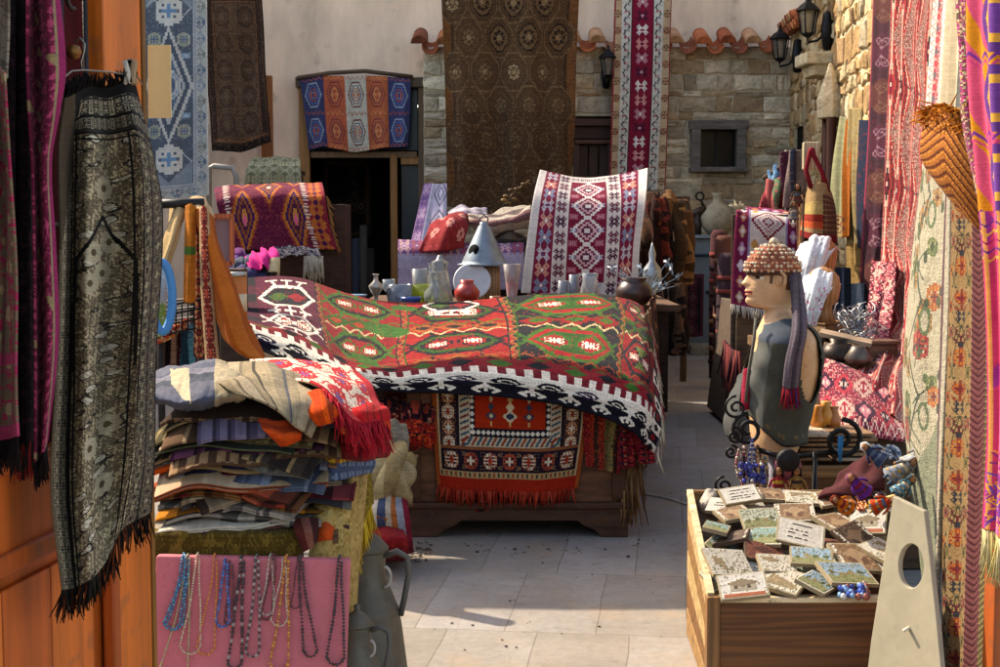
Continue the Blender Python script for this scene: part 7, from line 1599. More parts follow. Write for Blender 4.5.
# head forms in white scarves
def headform(px, py, Y, lab, side):
    b = at(px, py, Y); t = thing('mannequin_bust', b, lab, 'display head', 'wooden display heads in white scarves')
    MB().lathe([(.001, 0), (.08, 0), (.06, .05), (.055, .09), (.09, .13), (.1, .2), (.092, .26), (.055, .3), (.001, .32)], b, '#94683f', 18).build('head', 'woodz', t)
    f = lambda x, y: at(px + x, py + y, Y - .13)
    c = Cv(40, 40, '#c4c8cc'); c.noise(['#aeb4ba'], .15)
    if side: c.m((c.y > 24) & (rng.random((40, 40)) < .12), '#b05a7c')
    G = np.array([[tuple(at(px + x, py + y, Y + dz)) for x, y, dz in r] for r in (
        [(18, -36, .14), (8, -47, .14), (-6, -48, .12), (-20, -40, .14)], [(15, -40, -.02), (5, -50, -.06), (-8, -49, -.06), (-24, -34, .0)], [(8, -30, -.13), (0, -34, -.17), (-12, -30, -.17), (-26, -20, -.06)], [(0, -14, -.15), (-7, -15, -.18), (-16, -12, -.18), (-27, -6, -.08)], [(-8, 4, -.12), (-12, 4, -.17), (-18, 6, -.16), (-25, 8, -.1)])])
    cloth('scarf', G, c.fin(.04), 'cloth', t, .005, fold=(.012, 3.5, .5, .5), rum2=.006, world=True)
headform(820, 288, 8.6, 'display head in a plain white scarf, the farther of two behind the dummy', 0)
headform(822, 322, 8.0, 'display head in a white scarf with pink embroidery, the nearer of two behind the dummy', 1)
hb = thing('goods_table', (2.3, 8.1, 0), 'rough table right of the dummy holding the display heads, old irons and wire tangle', 'table')
MB().box((2.15, 8.35, .84), (1.0, 1.9, .06), '#6a5038').build('table_top', 'woodold', hb, smooth=False); MB().box((2.18, 8.4, .4), (.9, 1.75, .8), '#3c2c20').build('body', 'woodold', hb, smooth=False)
mb = MB()
for i in range(70):
    b = at(R.uniform(838, 872), R.uniform(308, 342), R.uniform(7.6, 8.1)); r = R.uniform(.02, .05); d = Vector((R.gauss(0, 1), R.gauss(0, 1), R.gauss(0, 1))).normalized(); x = d.orthogonal().normalized(); y = d.cross(x)
    mb.tube([b + x * r * math.cos(a) + y * r * math.sin(a) for a in np.linspace(0, R.uniform(3, 6), 9)], .0035, R.choice(['#8f9294', '#b8b8b4', '#5c5f62']), 4)
o = mb.build('wire_tangle', 'tin'); tag(o, 'tangle of silvery wire jewellery heaped against the maroon runner', 'jewellery', kind='stuff')
for px, py, Y, pr, c0, lab in ((838, 362, 7.5, [(.001, 0), (.12, 0), (.14, .05), (.1, .12), (.06, .13), (.07, .16), (.001, .15)], '#2e2620', 'dark squat pot in front of the wire tangle'),
    (822, 358, 7.7, [(.001, 0), (.1, 0), (.1, .1), (.12, .11), (.12, .14), (.03, .17), (.001, .18)], '#3c3028', 'dark lidded pot right behind the dummy shoulder'),
    (858, 364, 7.4, [(.001, 0), (.09, .0), (.11, .04), (.06, .1), (.05, .12), (.001, .12)], '#5a5048', 'grey bowl on the goods table right of the dark squat pot')):
    b = at(px, py, Y); tag(MB().lathe([(r * .72, z * .8) for r, z in pr], b, c0, 16).build('old_pot', 'tin', loc=b), lab, 'pot', 'old pots on the goods table')
for k, (px, py, rz, c0, lab) in enumerate(((850, 350, .4, '#7a6450', 'upper weathered board lying across the pots on the goods table'), (846, 338, -.3, '#8c7660', 'short weathered board resting behind the dark squat pot'), (862, 356, .15, '#6a5442', 'lower weathered board lying beside the grey bowl'))):
    tag(MB().box(at(px, py, 7.55), (.28, .1, .025), c0, rz, .15, .2).build('weathered_board', 'woodold', smooth=False, bev=.004), lab, 'board')

for k, (px, py, Y, w_, h_, c0, lab) in enumerate(((806, 346, 8.0, .2, .12, '#5a4030', 'dark wooden box with a lid behind the dummy shoulder'), (876, 350, 7.6, .18, .1, '#6a4a38', 'small brown box at the foot of the maroon runner'), (830, 336, 8.2, .16, .14, '#7a6044', 'tan wooden box under the nearer white headscarf'))):
    b = at(px, py + 12, Y); t = thing('small_box', b, lab, 'box', 'small boxes on the goods table')
    MB().box(b + Vector((0, 0, h_ / 2)), (w_, w_ * .8, h_), c0, .2 * k).build('body', 'woodold', t, smooth=False, bev=.004)
    MB().box(b + Vector((0, 0, h_ + .012)), (w_ + .02, w_ * .8 + .02, .02), c0, .2 * k).build('lid', 'woodold', t, smooth=False, bev=.004)
for k, (x0_, x1_, y0_, y1_, cl, lab) in enumerate(((836, 850, 268, 318, ['#2c3440', '#4a5462', '#20262e'], 'blue grey cloth hanging below the sage cloth by the wall'), (852, 866, 284, 330, ['#5c646c', '#7a8288', '#444c54'], 'pale grey cloth hanging under the lace hem by the wall'), (798, 806, 196, 250, ['#4a2a1c', '#7a5a3c', '#2c1c14'], 'narrow dark brown strap of cloth hanging left of the woven bag'))):
    o, _ = cloth('hanging_cloth', [[(x0_, y0_, 10.8 - k * .2), ((x0_ + x1_) / 2, y0_ - 1, 10.7 - k * .2), (x1_, y0_, 10.6 - k * .2)], [(x0_ - 1, y1_, 10.7 - k * .2), ((x0_ + x1_) / 2, y1_ + 2, 10.6 - k * .2), (x1_ + 1, y1_, 10.5 - k * .2)]], strp(cl, 20, 50), 'cloth', fold=(.02, 2, .2, .4)); tag(o, lab, 'cloth')

# crimson kilim spread over the low table
def rug_spread():
    c = Cv(90, 60, '#7a2038'); c.noise(['#a84a54', '#4a1828', '#b88a80'], .22)
    for i in range(5):
        for j in range(3):
            c.loz(9 + i * 18, 10 + j * 20, 9, 8, ['#b8a090', '#3a1830', '#a03440'][(i + j) % 3], 2).loz(9 + i * 18, 10 + j * 20, 5.5, 5, ['#8c2438', '#b8707c', '#2c1624'][(i + j) % 3]).stamp(CROSS, 9 + i * 18, 10 + j * 20, P('#cbb8a8'), .8)
    c.zig(2, 2, 8, 2, '#c8b4a4').zig(57, 2, 8, 2, '#c8b4a4'); return c.fin(.12)
o, _ = cloth('spread_kilim', [[(814, 360, 7.6), (846, 364, 7.6), (876, 366, 7.6), (914, 368, 7.6)], [(818, 384, 6.95), (846, 392, 6.8), (878, 396, 6.8), (914, 402, 6.8)], [(822, 412, 6.5), (848, 418, 6.4), (880, 422, 6.4), (914, 428, 6.4)], [(826, 432, 6.4), (850, 438, 6.3), (880, 440, 6.3), (912, 442, 6.3)]], rug_spread() * np.array([.85, .7, .7]), rum=.03, rk=6); tag(o, 'crimson and cream kilim spread rumpled over the low table right of the dummy', 'rug')
lt = thing('low_table', (1.75, 6.8, 0), 'low wooden table under the rumpled crimson kilim', 'table')
MB().box((1.85, 6.85, .31), (1.0, .9, .6), '#4a3424').build('body', 'woodold', lt, smooth=False)

# ------------------------------------------------------------------ shop dummy
KM = 5.9 / FL
def mx_(px): return (px - CX) * KM
def mz_(py): return CAMZ - (py - 225) * KM * 1.0
mY = 5.9
RING = [  # py, front px, back px, half width, bump px (nose, lips, chin on the mid line)
 (452, 760, 798, .135, 0), (438, 754, 803, .15, 0), (420, 752, 806, .156, 0), (400, 748, 813, .165, 0), (380, 749, 818, .175, 0), (360, 752, 819, .188, 0), (345, 756, 817, .19, 0), (336, 757, 815, .18, 0),
 (329, 760, 810, .155, 0), (323, 762, 803, .115, 0), (318, 764, 797, .085, 0), (312.5, 765, 791, .06, 0), (310.8, 755, 792, .058, 2), (308, 750, 793, .056, 3.0), (304, 749, 794, .06, 3.4), (301, 749, 795, .063, 1.6),
 (298.6, 748.6, 796, .065, 3.6), (297, 748.5, 796, .066, 2.2), (295.3, 748.4, 796.5, .067, 3.8), (292, 748.3, 797, .069, 2), (289.5, 748.4, 797.5, .07, 5.2), (287.3, 748.6, 798, .071, 7.0), (284.5, 748.9, 798, .072, 5.2), (281, 749.2, 798, .073, 3.2),
 (277.5, 749.8, 798, .074, 1.2), (274, 748.4, 798, .076, .6), (268, 748.8, 798, .077, 0), (260, 751, 796, .074, 0), (253, 755, 791, .063, 0), (248, 761, 789, .045, 0), (245, 768, 782, .02, 0)]
RING = [((q - 4.4 * min(1, max(0, (q - 258) / 18)) if q < 311 else q - 3 if q < 314 else q), *r_) for q, *r_ in RING]
NR = 48
def loft(rings, off=0.0, sub=4, NR=48):
    rr = np.array(rings, float); k = np.arange(len(rr)); t = np.linspace(0, len(rr) - 1, (len(rr) - 1) * sub + 1)
    rr = np.stack([np.interp(t, k, rr[:, j]) if len(rr) < 3 else spl(k.astype(float), rr[:, j:j + 1], t)[:, 0] for j in range(5)], 1)
    V = np.zeros((len(rr), NR, 3))
    for i, (py, f, b, hw, bp) in enumerate(rr):
        xf, xb = mx_(f) - off, mx_(b) + off; cx = xb - (xb - xf) * .5
        for j in range(NR):
            a = 2 * PI * j / NR            # 0 = front (-X), pi = back
            ca, sa = math.cos(a), math.sin(a)
            e = .85 if py > 316 else .92
            x = cx - (cx - xf) * math.copysign(abs(ca) ** e, ca); y = (hw + off) * math.copysign(abs(sa) ** e, sa)
            aa = min(a, 2 * PI - a)
            x -= bp * KM * math.exp(-(aa / (.17 if 276 < py < 286.8 else .36)) ** 2)
            if 270 < py < 284: x += .009 * math.exp(-((aa - .66) / .26) ** 2) * math.exp(-((py - 277.2) / 2.6) ** 2)
            V[i, j] = (x, mY + y, mz_(py))
    return rr, V
dm = thing('shop_dummy', (mx_(780), mY, 0), 'armless shop dummy in profile, wearing a beaded cap and a grey waistcoat', 'mannequin')
rr, V = loft(RING)
n = len(rr); F, C = [], []
SK = lin('#c69c74')
for i in range(n - 1):
    for j in range(NR):
        F.append([i * NR + j, i * NR + (j + 1) % NR, (i + 1) * NR + (j + 1) % NR, (i + 1) * NR + j])
        py = rr[i][0]; a = 2 * PI * (j + .5) / NR; aa = min(a, 2 * PI - a); c_ = SK
        if 290.6 < py < 294.6 and aa < .55: c_ = lin('#a0503c') if not 292.3 < py < 293 else lin('#5a2c22')
        if 276.2 < py < 278.8 and .46 < aa < 1.02: c_ = lin('#d8ccb8') if not .58 < aa < .78 else lin('#1c120e')
        if 275.3 < py <= 276.2 and .42 < aa < 1.06: c_ = lin('#2a1a12')
        if 272.2 < py < 273.8 and .3 < aa < 1.1: c_ = lin('#4a3020')
        if py < 283 and 1.3 < aa < 1.5 or (py < 290 and 1.9 < aa < 2.7): c_ = lin('#5c3c22')
        C.append(c_)
F.append(list(range(NR))[::-1]); C.append(SK); F.append([(n - 1) * NR + j for j in range(NR)]); C.append(SK)
mb = MB(); mb.v = [tuple(p) for p in V.reshape(-1, 3)]; mb.f = F; mb.c = C
for s in (-1, 1):
    e = Vector((mx_(777), mY + s * .073, mz_(279)))
    mb.tube([e + Vector((.018 * math.cos(t) * (1.0 if t < 3 else .8), s * .006 * (1 + math.cos(t)), .03 * math.sin(t))) for t in np.linspace(-.9, 4.2, 14)], .0065, SK, 6).ball(e, .016, SK * .9, 8, (1, .4, 1.5))
mb.build('body', 'skin', dm)
# painted flower stain on the shoulder
# waistcoat with an open armhole and a hem that rises to the front
NV, NW = 96, 112
rv, LV = loft([r for r in RING if r[0] > 315], 0, 6, NW)
def shell(off):
    W = np.zeros((NV + 1, NW, 3)); py_ = rv[::-1, 0]
    for j in range(NW):
        a = 2 * PI * j / NW; ca, sa = math.cos(a), math.sin(a)
        bot = 442 - 29 * max(0.0, ca) ** 1.2; topy = 317 + 7 * max(0.0, ca)
        q = np.linspace(bot, topy, NV + 1)
        X, Yy = np.interp(q, py_, LV[::-1, j, 0]), np.interp(q, py_, LV[::-1, j, 1])
        s_ = np.linspace(0, 1, NV + 1)
        o_ = off + .004 * np.sin(3 * a + 5 * s_) + .005 * np.sin(7 * a + 9 * s_ + 1) * (1 - s_) + .003 * np.sin(2 * a - 26 * s_) * (np.abs(sa) > .2) + .012 * (1 - s_) ** 3
        W[:, j] = np.stack([X - ca * o_, Yy + sa * o_, mz_(0) - q * KM], 1)
    return W
WA, WB = shell(.014), shell(.008)
keep = np.zeros((NV, NW), bool); CA = {}
for i in range(NV):
    for j in range(NW):
        X, Y_, Z = WA[i, j]; a = 2 * PI * (j + .5) / NW; aa = min(a, 2 * PI - a); py = 225 + (CAMZ - Z) / KM; px = CX + X / KM
        if abs(math.sin(a)) > .3 and ((px - 805) / 11.5) ** 2 + ((py - 363) / 37) ** 2 < 1: continue
        if aa < .12 + .35 * max(0, (380 - py) / 55): continue
        keep[i, j] = True; c_ = lin('#46453b') * R.uniform(.94, 1.06)
        if aa < .95 and py > 332: c_ = lin('#5c5d58')  # paler front: the lit side of the waistcoat put into its colour
        if py < 340 and aa < 2: c_ = lin('#4a5058')
        if i in (6, 7, 8) and j % 7 < 3 and (i + j) % 2 == 0: c_ = lin('#7a683c')
        if i < 2: c_ = lin('#2c2b26')
        CA[i, j] = c_
vid_ = {}; VV, FF, CC = [], [], []
def vid(l, i, j):
    j %= NW
    if (l, i, j) not in vid_: vid_[l, i, j] = len(VV); VV.append((WA if l == 0 else WB)[i, j])
    return vid_[l, i, j]
for (i, j), c_ in CA.items():
    FF.append([vid(0, i, j), vid(0, i, j + 1), vid(0, i + 1, j + 1), vid(0, i + 1, j)]); CC.append(c_)
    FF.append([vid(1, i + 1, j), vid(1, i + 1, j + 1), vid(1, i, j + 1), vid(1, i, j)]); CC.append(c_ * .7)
    for di, dj, p1, p2 in ((0, -1, (i, j), (i + 1, j)), (0, 1, (i, j + 1), (i + 1, j + 1)), (-1, 0, (i, j), (i, j + 1)), (1, 0, (i + 1, j), (i + 1, j + 1))):
        ii, jj = i + di, (j + dj) % NW
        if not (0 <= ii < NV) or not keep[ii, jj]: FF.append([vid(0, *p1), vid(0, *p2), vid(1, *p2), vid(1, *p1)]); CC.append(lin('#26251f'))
mkmesh('waistcoat', VV, FF, CC, 'cloth', dm)
# cap
cap = thing('beaded_cap', (mx_(772), mY, mz_(276)), 'crocheted cap of cream and rust beads with a small bobble, on the dummy head', 'cap')
cr_ = [(274.5, 747.3, 798.5, .078, 0), (271.5, 746.2, 799.5, .081, 0), (265.5, 745.8, 799.5, .083, 0), (259, 748.5, 796.5, .078, 0), (251, 754.5, 790, .062, 0), (246, 762, 783, .037, 0), (244, 769, 776, .01, 0)]
r2, V2 = loft(cr_, .004); mb = MB(); n2 = len(r2)
mb.v = [tuple(p) for p in V2.reshape(-1, 3)]
for i in range(n2 - 1):
    for j in range(NR):
        mb.f.append([i * NR + j, i * NR + (j + 1) % NR, (i + 1) * NR + (j + 1) % NR, (i + 1) * NR + j]); mb.c.append(lin('#4a342c') if r2[i][0] > 270.8 else lin(R.choice(['#8c5240', '#7a4436', '#9a6450'])))
mb.f.append([(n2 - 1) * NR + j for j in range(NR)]); mb.c.append(lin('#8c5240'))
mb.build('crown', 'thread', cap)
mb = MB()
for i, fr in enumerate(np.linspace(.24, .95, 8)):
    ii = int(fr * (n2 - 1)); m_ = max(6, int(32 * (1 - max(0, fr - .5) * 1.4)))
    for k in range(m_):
        p = V2[max(0, min(n2 - 1, ii)), int(NR * (k + .5 * (i % 2) + R.uniform(-.12, .12)) / m_) % NR]
        mb.ball(p, R.uniform(.006, .0082), R.choice(['#c9b494', '#d4c4a8', '#b89a78', '#c89068'] if fr < .6 else ['#d4c8b0', '#c9bca0', '#b8a888']), 7, (1, 1, R.uniform(.75, 1.1)))  # upper beads paler: sunlight on the crown put into their colour
mb.build('beads', 'paint', cap)
mb = MB(); tp = Vector((mx_(773), mY, mz_(242)))
for k in range(26):
    d = Vector((R.gauss(0, 1), R.gauss(0, 1), R.gauss(.4, 1))).normalized(); mb.ball(tp + d * .012, .009, R.choice(['#c8b8a0', '#b8a68c', '#d4c8b4']), 5)
mb.build('bobble', 'thread', cap)
o, G = cloth('tail_scarf', [[(789, 275, 5.83), (796, 272, 5.84), (801, 276, 5.88)], [(791, 298, 5.80), (798, 298, 5.78), (805, 300, 5.83)], [(791, 330, 5.70), (799, 332, 5.66), (807, 332, 5.70)], [(785, 360, 5.67), (793, 362, 5.64), (802, 360, 5.67)], [(782, 386, 5.67), (790, 389, 5.64), (799, 386, 5.68)]], strp(['#4c444c', '#5a5058', '#443c46', '#605660', '#4a424a'], 26, 80), 'cloth', thick=.008, fold=(.006, 2, .2, .3))
tag(o, 'dusky purple scarf end falling from the beaded cap, tipped with red threads', 'scarf')
strands('fringe', G[-1], .085, '#8c1c28', o, 70, (0, -.1, -1), .003, .25, cols=['#9c1c2c', '#5a1420', '#2c3468', '#7a1824'])
st = thing('dummy_stand', (mx_(778), mY, 0), 'grey iron stand with a round foot under the shop dummy', 'stand')
MB().tube([(mx_(776), mY, .02), (mx_(778), mY, .652)], .03, '#6a6470', 12).build('pole', 'paint', st); MB().lathe([(.001, 0), (.18, 0), (.18, .015), (.05, .03), (.001, .03)], (mx_(776), mY, 0), '#4a4648', 20).build('foot', 'iron', st)
MB().tube([at(756, 318, 5.79), at(754, 340, 5.76), at(749, 370, 5.75), at(746, 402, 5.76)], .007, '#5a564e', 6).build('neck_cord', 'cloth', dm)
o, _ = cloth('red_tassel', [[(744, 370, 5.84), (748, 368, 5.82), (751, 372, 5.84)], [(742, 392, 5.84), (747, 394, 5.8), (750, 392, 5.84)], [(742, 408, 5.84), (746, 410, 5.81), (749, 406, 5.84)]], Cv(10, 20, '#8c1c34').fin(.1), 'cloth', fold=(.004, 2, .1, .5)); tag(o, 'small crimson cloth hanging from the front of the dummy waistcoat', 'cloth')
mb = MB()
for cx_, cz_, sc in ((808, 328, 1), (811, 336, .7), (804, 340, .6)):
    pass

# grey tarpaulin, black hoops and iron hook stand left of the dummy
o, _ = cloth('grey_tarpaulin', [[(735, 384, 6.7), (744, 376, 6.6), (754, 380, 6.7)], [(728, 402, 6.55), (742, 398, 6.4), (756, 400, 6.5)], [(724, 420, 6.5), (740, 420, 6.3), (756, 420, 6.45)], [(728, 436, 6.5), (742, 440, 6.35), (756, 440, 6.45)]], Cv(30, 30, '#484846').fin(.06), 'cloth', rum=.012, rk=4, thick=.012); tag(o, 'grey tarpaulin bundle on the paving left of the dummy', 'tarpaulin')
tb_ = thing('hook_stand', at(745, 470, 5.75), 'black wrought iron stand with spiral hooks, hung with bead strings, before the dummy', 'stand')
def spiral(px, py, r, Y, flip=1, turns=1.6, th=.008):
    c = at(px, py, Y); return [c + Vector((flip * r * (1 - t / (turns * 2 * PI + 2)) * math.cos(t + PI * .5), 0, r * (1 - t / (turns * 2 * PI + 2)) * math.sin(t + PI * .5))) for t in np.linspace(0, turns * 2 * PI, 26)]
for px, py, r, f in ((748, 430, .07, 1), (735, 436, .035, -1), (731, 452, .03, -1), (736, 408, .05, 1), (724, 486, .04, 1)):
    MB().tube(spiral(px, py, r, 5.72, f), .009 if r > .05 else .006, '#1c1b1c', 6).build('spiral_hook', 'iron', tb_)
MB().tube([at(756, 449, 5.7), at(775, 455, 5.66), at(800, 456, 5.62), at(834, 452, 5.6)], .012, '#1a1a1b', 6).tube([at(744, 446, 5.72), Vector((at(744, 446, 5.72).x, 5.72, 0))], .01, '#1a1a1b', 6).tube([at(815, 452, 5.6), Vector((at(815, 452, 5.6).x, 5.6, 0))], .01, '#1a1a1b', 6).build('frame', 'iron', tb_)
MB().tube(spiral(842, 440, .085, 5.6, -1, 1.5), .011, '#1a1a1b', 6).build('ring_hook', 'iron', tb_)
MB().tube([at(841, 436, 5.58), at(840, 450, 5.58), at(840, 462, 5.58)], [.012, .01, .006], '#2c6a9a', 6).build('blue_ribbon', 'cloth', tb_)
cs = [['#8c2c3c', '#c8b8a0', '#3a2a2a'], ['#2c3c8c', '#24307a', '#c8c0b4'], ['#6a2a24', '#a88a5c', '#4a3a30'], ['#b8a890', '#8c3a4a', '#5c4a40'], ['#3a6a6a', '#c8a85c', '#7a2a2c']]
nm = ['crimson and cream', 'royal blue', 'brown and gold', 'beige and rose', 'teal and gold']
for k, (px, y0, y1) in enumerate(((744, 446, 492), (752, 440, 490), (758, 446, 486), (739, 450, 478), (765, 458, 490))):
    mb = MB()
    for s in (-1, 1):
        for i in range(34):
            t = i / 33; mb.ball(at(px + s * 2.6 * math.sin(PI * t) + R.gauss(0, .3), y0 + (y1 - y0) * t, 5.69 + R.gauss(0, .004)), R.uniform(.005, .008), cs[k][i % 3], 6)
    tag(mb.build('bead_string', 'bead'), f'{nm[k]} bead string hanging from the spiral hook stand', 'bead string', 'bead strings on the hook stand')
mb = MB()
for i in range(46): mb.ball(at(R.uniform(740, 764), R.uniform(464, 482), 5.66 + R.uniform(-.03, .03)), R.uniform(.008, .014), R.choice(['#20308c', '#2a3c9c', '#182470', '#c8c4b8']), 7)
tag(mb.build('blue_beads', 'bead'), 'cluster of cobalt blue charm beads low on the hook stand', 'beads')
mk_ = thing('painted_mask', at(788, 486, 5.6), 'small dark pink mask with round black eyes hanging before the dummy', 'mask')
MB().ball(at(788, 466, 5.6), .055, '#8c4a58', 12, (1, .5, 1.1)).build('face', 'paint', mk_)
MB().lathe([(.001, -.02), (.045, -.02), (.045, .02), (.001, .02)], at(788, 460, 5.57), '#141214', 16, Matrix.Rotation(PI / 2, 3, 'X')).build('eye_disc', 'leather', mk_)
for k, (px, c0, l) in enumerate(((778, '#7a2428', 'red rag doll skirt left of the painted mask'), (796, '#8c6a3c', 'mustard rag doll skirt right of the painted mask'))):
    doll(px, 496, 5.58, .11, c0, '#2a2020', ('rag doll in a dark red dress left of the painted mask' if k == 0 else 'rag doll in a mustard dress right of the painted mask'))
# wooden box of thin boards
bxx = thing('board_box', at(838, 490, 5.95), 'wooden box with stacks of thin plaques laid on top, right of the dummy', 'box')
a, b2 = at(800, 462, 5.9), at(884, 462, 5.9)
MB().box(((a.x + b2.x) / 2, 6.1, a.z / 2 - .01), (b2.x - a.x, .5, a.z - .02), '#5a3e28').build('body', 'woodold', bxx, smooth=False, bev=.006)
MB().box(((a.x + b2.x) / 2, 5.84, a.z - .03), (b2.x - a.x + .02, .03, .05), '#7a5836').build('rim', 'woodx', bxx, smooth=False, bev=.004)
pos = ['lowest', 'second', 'third', 'fourth', 'fifth', 'topmost']
for k in range(6):
    for h, (xa, xb) in enumerate(((804, 838), (842, 884))):
        z = a.z + .012 + k * .021
        xm = (at(xa, 0, 5.9).x + at(xb, 0, 5.9).x) / 2 + R.gauss(0, .006)
        tag(MB().box((xm, 6.02 + R.gauss(0, .01), z), (at(xb, 0, 5.9).x - at(xa, 0, 5.9).x, .26, .012), R.choice(['#8c6a4a', '#7a5a3e', '#9a7a58', '#a8927a']), R.gauss(0, .03)).build('stacked_plaque', 'woodold', smooth=False, bev=.002),
            f'thin brown plaque, {pos[k]} {"of" if k in (0, 5) else "from the bottom in"} the {"left" if h == 0 else "right"} stack on the wooden box', 'plaque', 'thin plaques stacked on the wooden box')
for k, (px, py) in enumerate(((818, 428), (826, 424), (833, 429))):
    b = at(px, py, 6.1); tag(MB().lathe([(.001, 0), (.03, 0), (.035, .04), (.02, .08), (.026, .1), (.001, .1)], b, ['#b8742c', '#c08434', '#a05c24'][k], 10).build('amber_cup', 'ceramic', loc=b), ['small amber cup, left of three before the crimson kilim', 'small amber cup at the back, middle of three before the crimson kilim', 'small brownish cup, right of three before the crimson kilim'][k], 'cup', 'small amber cups')
o, _ = cloth('maroon_cloth', [[(846, 470, 5.4), (862, 458, 5.45), (880, 448, 5.5)], [(832, 484, 5.3), (856, 476, 5.3), (882, 466, 5.36)], [(818, 498, 5.2), (850, 496, 5.2), (884, 490, 5.26)]], Cv(30, 24, '#4a2426').fin(.06), 'cloth', rum=.012, thick=.014); tag(o, 'dark maroon cloth draped at the back right of the tile crate', 'cloth')

# ------------------------------------------------------------------ sloping crate of relief tiles
M['plank'] = mat('sawn_plank', .65, nscale=3, namp=.3, bscale=30, bump=.3, stretch=(.25, 4, 6), wave=(1.6, 16, .3, 'Z'), speck=.35, spec=.3)
cA, cB = Vector((.715, 4.6, .36)), Vector((.745, 5.36, .565))     # front left, back left of the rim
sl_ = (cB.z - cA.z) / (cB.y - cA.y)
def onc(px, py, h=0.0):
    u, v = (px - CX) / FL, (CY - py) / FL; d = Vector((u, CT + v * ST, v * CT - ST))
    # plane z = cA.z + h + sl*(y-4.6)
    t = (cA.z + h - 4.6 * sl_ - CAMZ) / (d.z - sl_ * d.y); return Vector((0, 0, CAMZ)) + d * t
ck = thing('tile_crate', (1.1, 4.9, 0), 'scuffed brown wooden crate with a sloping top, full of relief tiles', 'crate')
xr_ = 1.34
mb = MB(); zf = [0, .115, .235, .335]
mb.box(((.735 + xr_) / 2, 4.6, .1725), (xr_ - .735, .03, .345), '#6a4222')
mb.build('front_board', M['plank'], ck, smooth=False, bev=.003)
MB().box(((.735 + xr_) / 2, 4.605, .353), (xr_ - .72, .045, .018), '#c4b08c').build('front_rim', 'woodold', ck, smooth=False, bev=.003)
mb = MB()
for i in range(5):
    f0, f1 = i / 5 + .006, (i + 1) / 5 - .006
    y0, y1 = 4.63, 5.38; 
    lo = [Vector((.722 + R.gauss(0, .003), y0, (.36) * f0)), Vector((.752, y1, .565 * f0)), Vector((.752, y1, .565 * f1)), Vector((.722, y0, .36 * f1))]
    V = lo + [p + Vector((-.022, 0, 0)) for p in lo]
    mb.add(V, [[0, 1, 2, 3], [7, 6, 5, 4], [0, 4, 5, 1], [1, 5, 6, 2], [2, 6, 7, 3], [3, 7, 4, 0]], ['#8c6a40', '#6c4824', '#a08458', '#7a5830', '#a88c64'][i])
mb.build('side_board', 'woodold', ck, smooth=False, bev=.003)
mb = MB(); mb.tube([cA + Vector((-.01, .0, .004)), cB + Vector((-.01, 0, .004))], .016, '#c0ac86', 4).build('side_rim', 'woodold', ck, smooth=False)
mb = MB(); mb.box((.712, 4.6, .18), (.045, .05, .37), '#7c5630').build('corner_post', 'woodz', ck, smooth=False, bev=.004)
V = [(.74, 4.62, .30), (xr_, 4.62, .30), (xr_, 5.38, .505), (.76, 5.38, .505)]; V += [(x, y, .02) for x, y, _ in V]
MB().add(V, [[0, 1, 2, 3], [7, 6, 5, 4], [0, 4, 5, 1], [1, 5, 6, 2], [2, 6, 7, 3], [3, 7, 4, 0]], '#4a3422').build('inner_tray', 'woodold', ck, smooth=False)
MB().box(((.75 + xr_) / 2, 5.39, .29), (xr_ - .75, .02, .56), '#7a5a34').build('back_board', 'woodx', ck, smooth=False)

def tile_art(kind):
    c = Cv(26, 22, '#d2cab8')
    if kind == 'script':
        c.a[:] = lin('#d8d2c6')
        for i in range(4): c.line(4 + R.uniform(0, 3), 5 + i * 4, 20 + R.uniform(-4, 3), 5 + i * 4 + R.uniform(-1, 1), .9, '#5a5048').m((rng.random((22, 26)) < .25) & (np.abs(c.y - 5 - i * 4) < 1), '#ccc6b8')
    elif kind in ('brown', 'red', 'dark'):
        k = {'brown': ['#8a6a4c', '#6a4a34', '#a88a68'], 'red': ['#7a4430', '#94583c', '#5a3024'], 'dark': ['#5a4636', '#3e2e24', '#7a624c']}[kind]
        c.m(np.abs(c.x - 13) + np.abs(c.y - 11) * 0 < 10, k[0]) if kind != 'red' else c.rect(1, 1, 25, 21, k[0])
        c.noise(k, .12); c.rect(7, 9, 18, 17, k[1]); c.loz(12.5, 9, 8, 5, k[2]); c.rect(11, 12, 14, 17, k[2])
    elif kind == 'house':
        c.a[:] = lin('#d8d2c6'); c.rect(6, 9, 20, 16, '#b0a48c').loz(13, 9, 9, 4, '#8c7a60').rect(8, 11, 10, 14, '#5a4a3c').rect(15, 11, 17, 14, '#5a4a3c').noise(['#a89a80'], .06).rect(2, 18, 24, 21, '#b0603a')
    elif kind in ('green', 'teal', 'blue'):
        sky_ = {'green': '#b0b4a0', 'teal': '#7f9c98', 'blue': '#8ca6b8'}[kind]; c.a[:] = lin(sky_)
        c.m(c.y > 13 + 2 * np.sin(c.x / 3), '#8a8a5c'); c.noise(['#5a6a3c', '#8a7a50'], .12)
        for x in (5, 10, 16, 21): c.ell(x + R.uniform(-1, 1), 12 + R.uniform(-2, 2), 1.8, 2.2, R.choice(['#55603c', '#6a6a40', '#8a7a50']))
    elif kind == 'cream':
        c.m((wob(c.x / 9, c.y / 7, 2, R.randint(1, 99)) > .1) & (np.abs(c.x - 13) < 9) & (np.abs(c.y - 11) < 7), '#9c8664'); c.noise(['#8c7c54', '#b09c74'], .07); c.m((c.y > 14) & (rng.random((22, 26)) < .15), '#7a7a54')
    c.frame(0, 1.5, R.choice(['#d4ccb8', '#b8aa8c', '#c4b698', '#a09070']) if kind not in ('red', 'dark') else '#5c4636')
    return c.fin(.03)
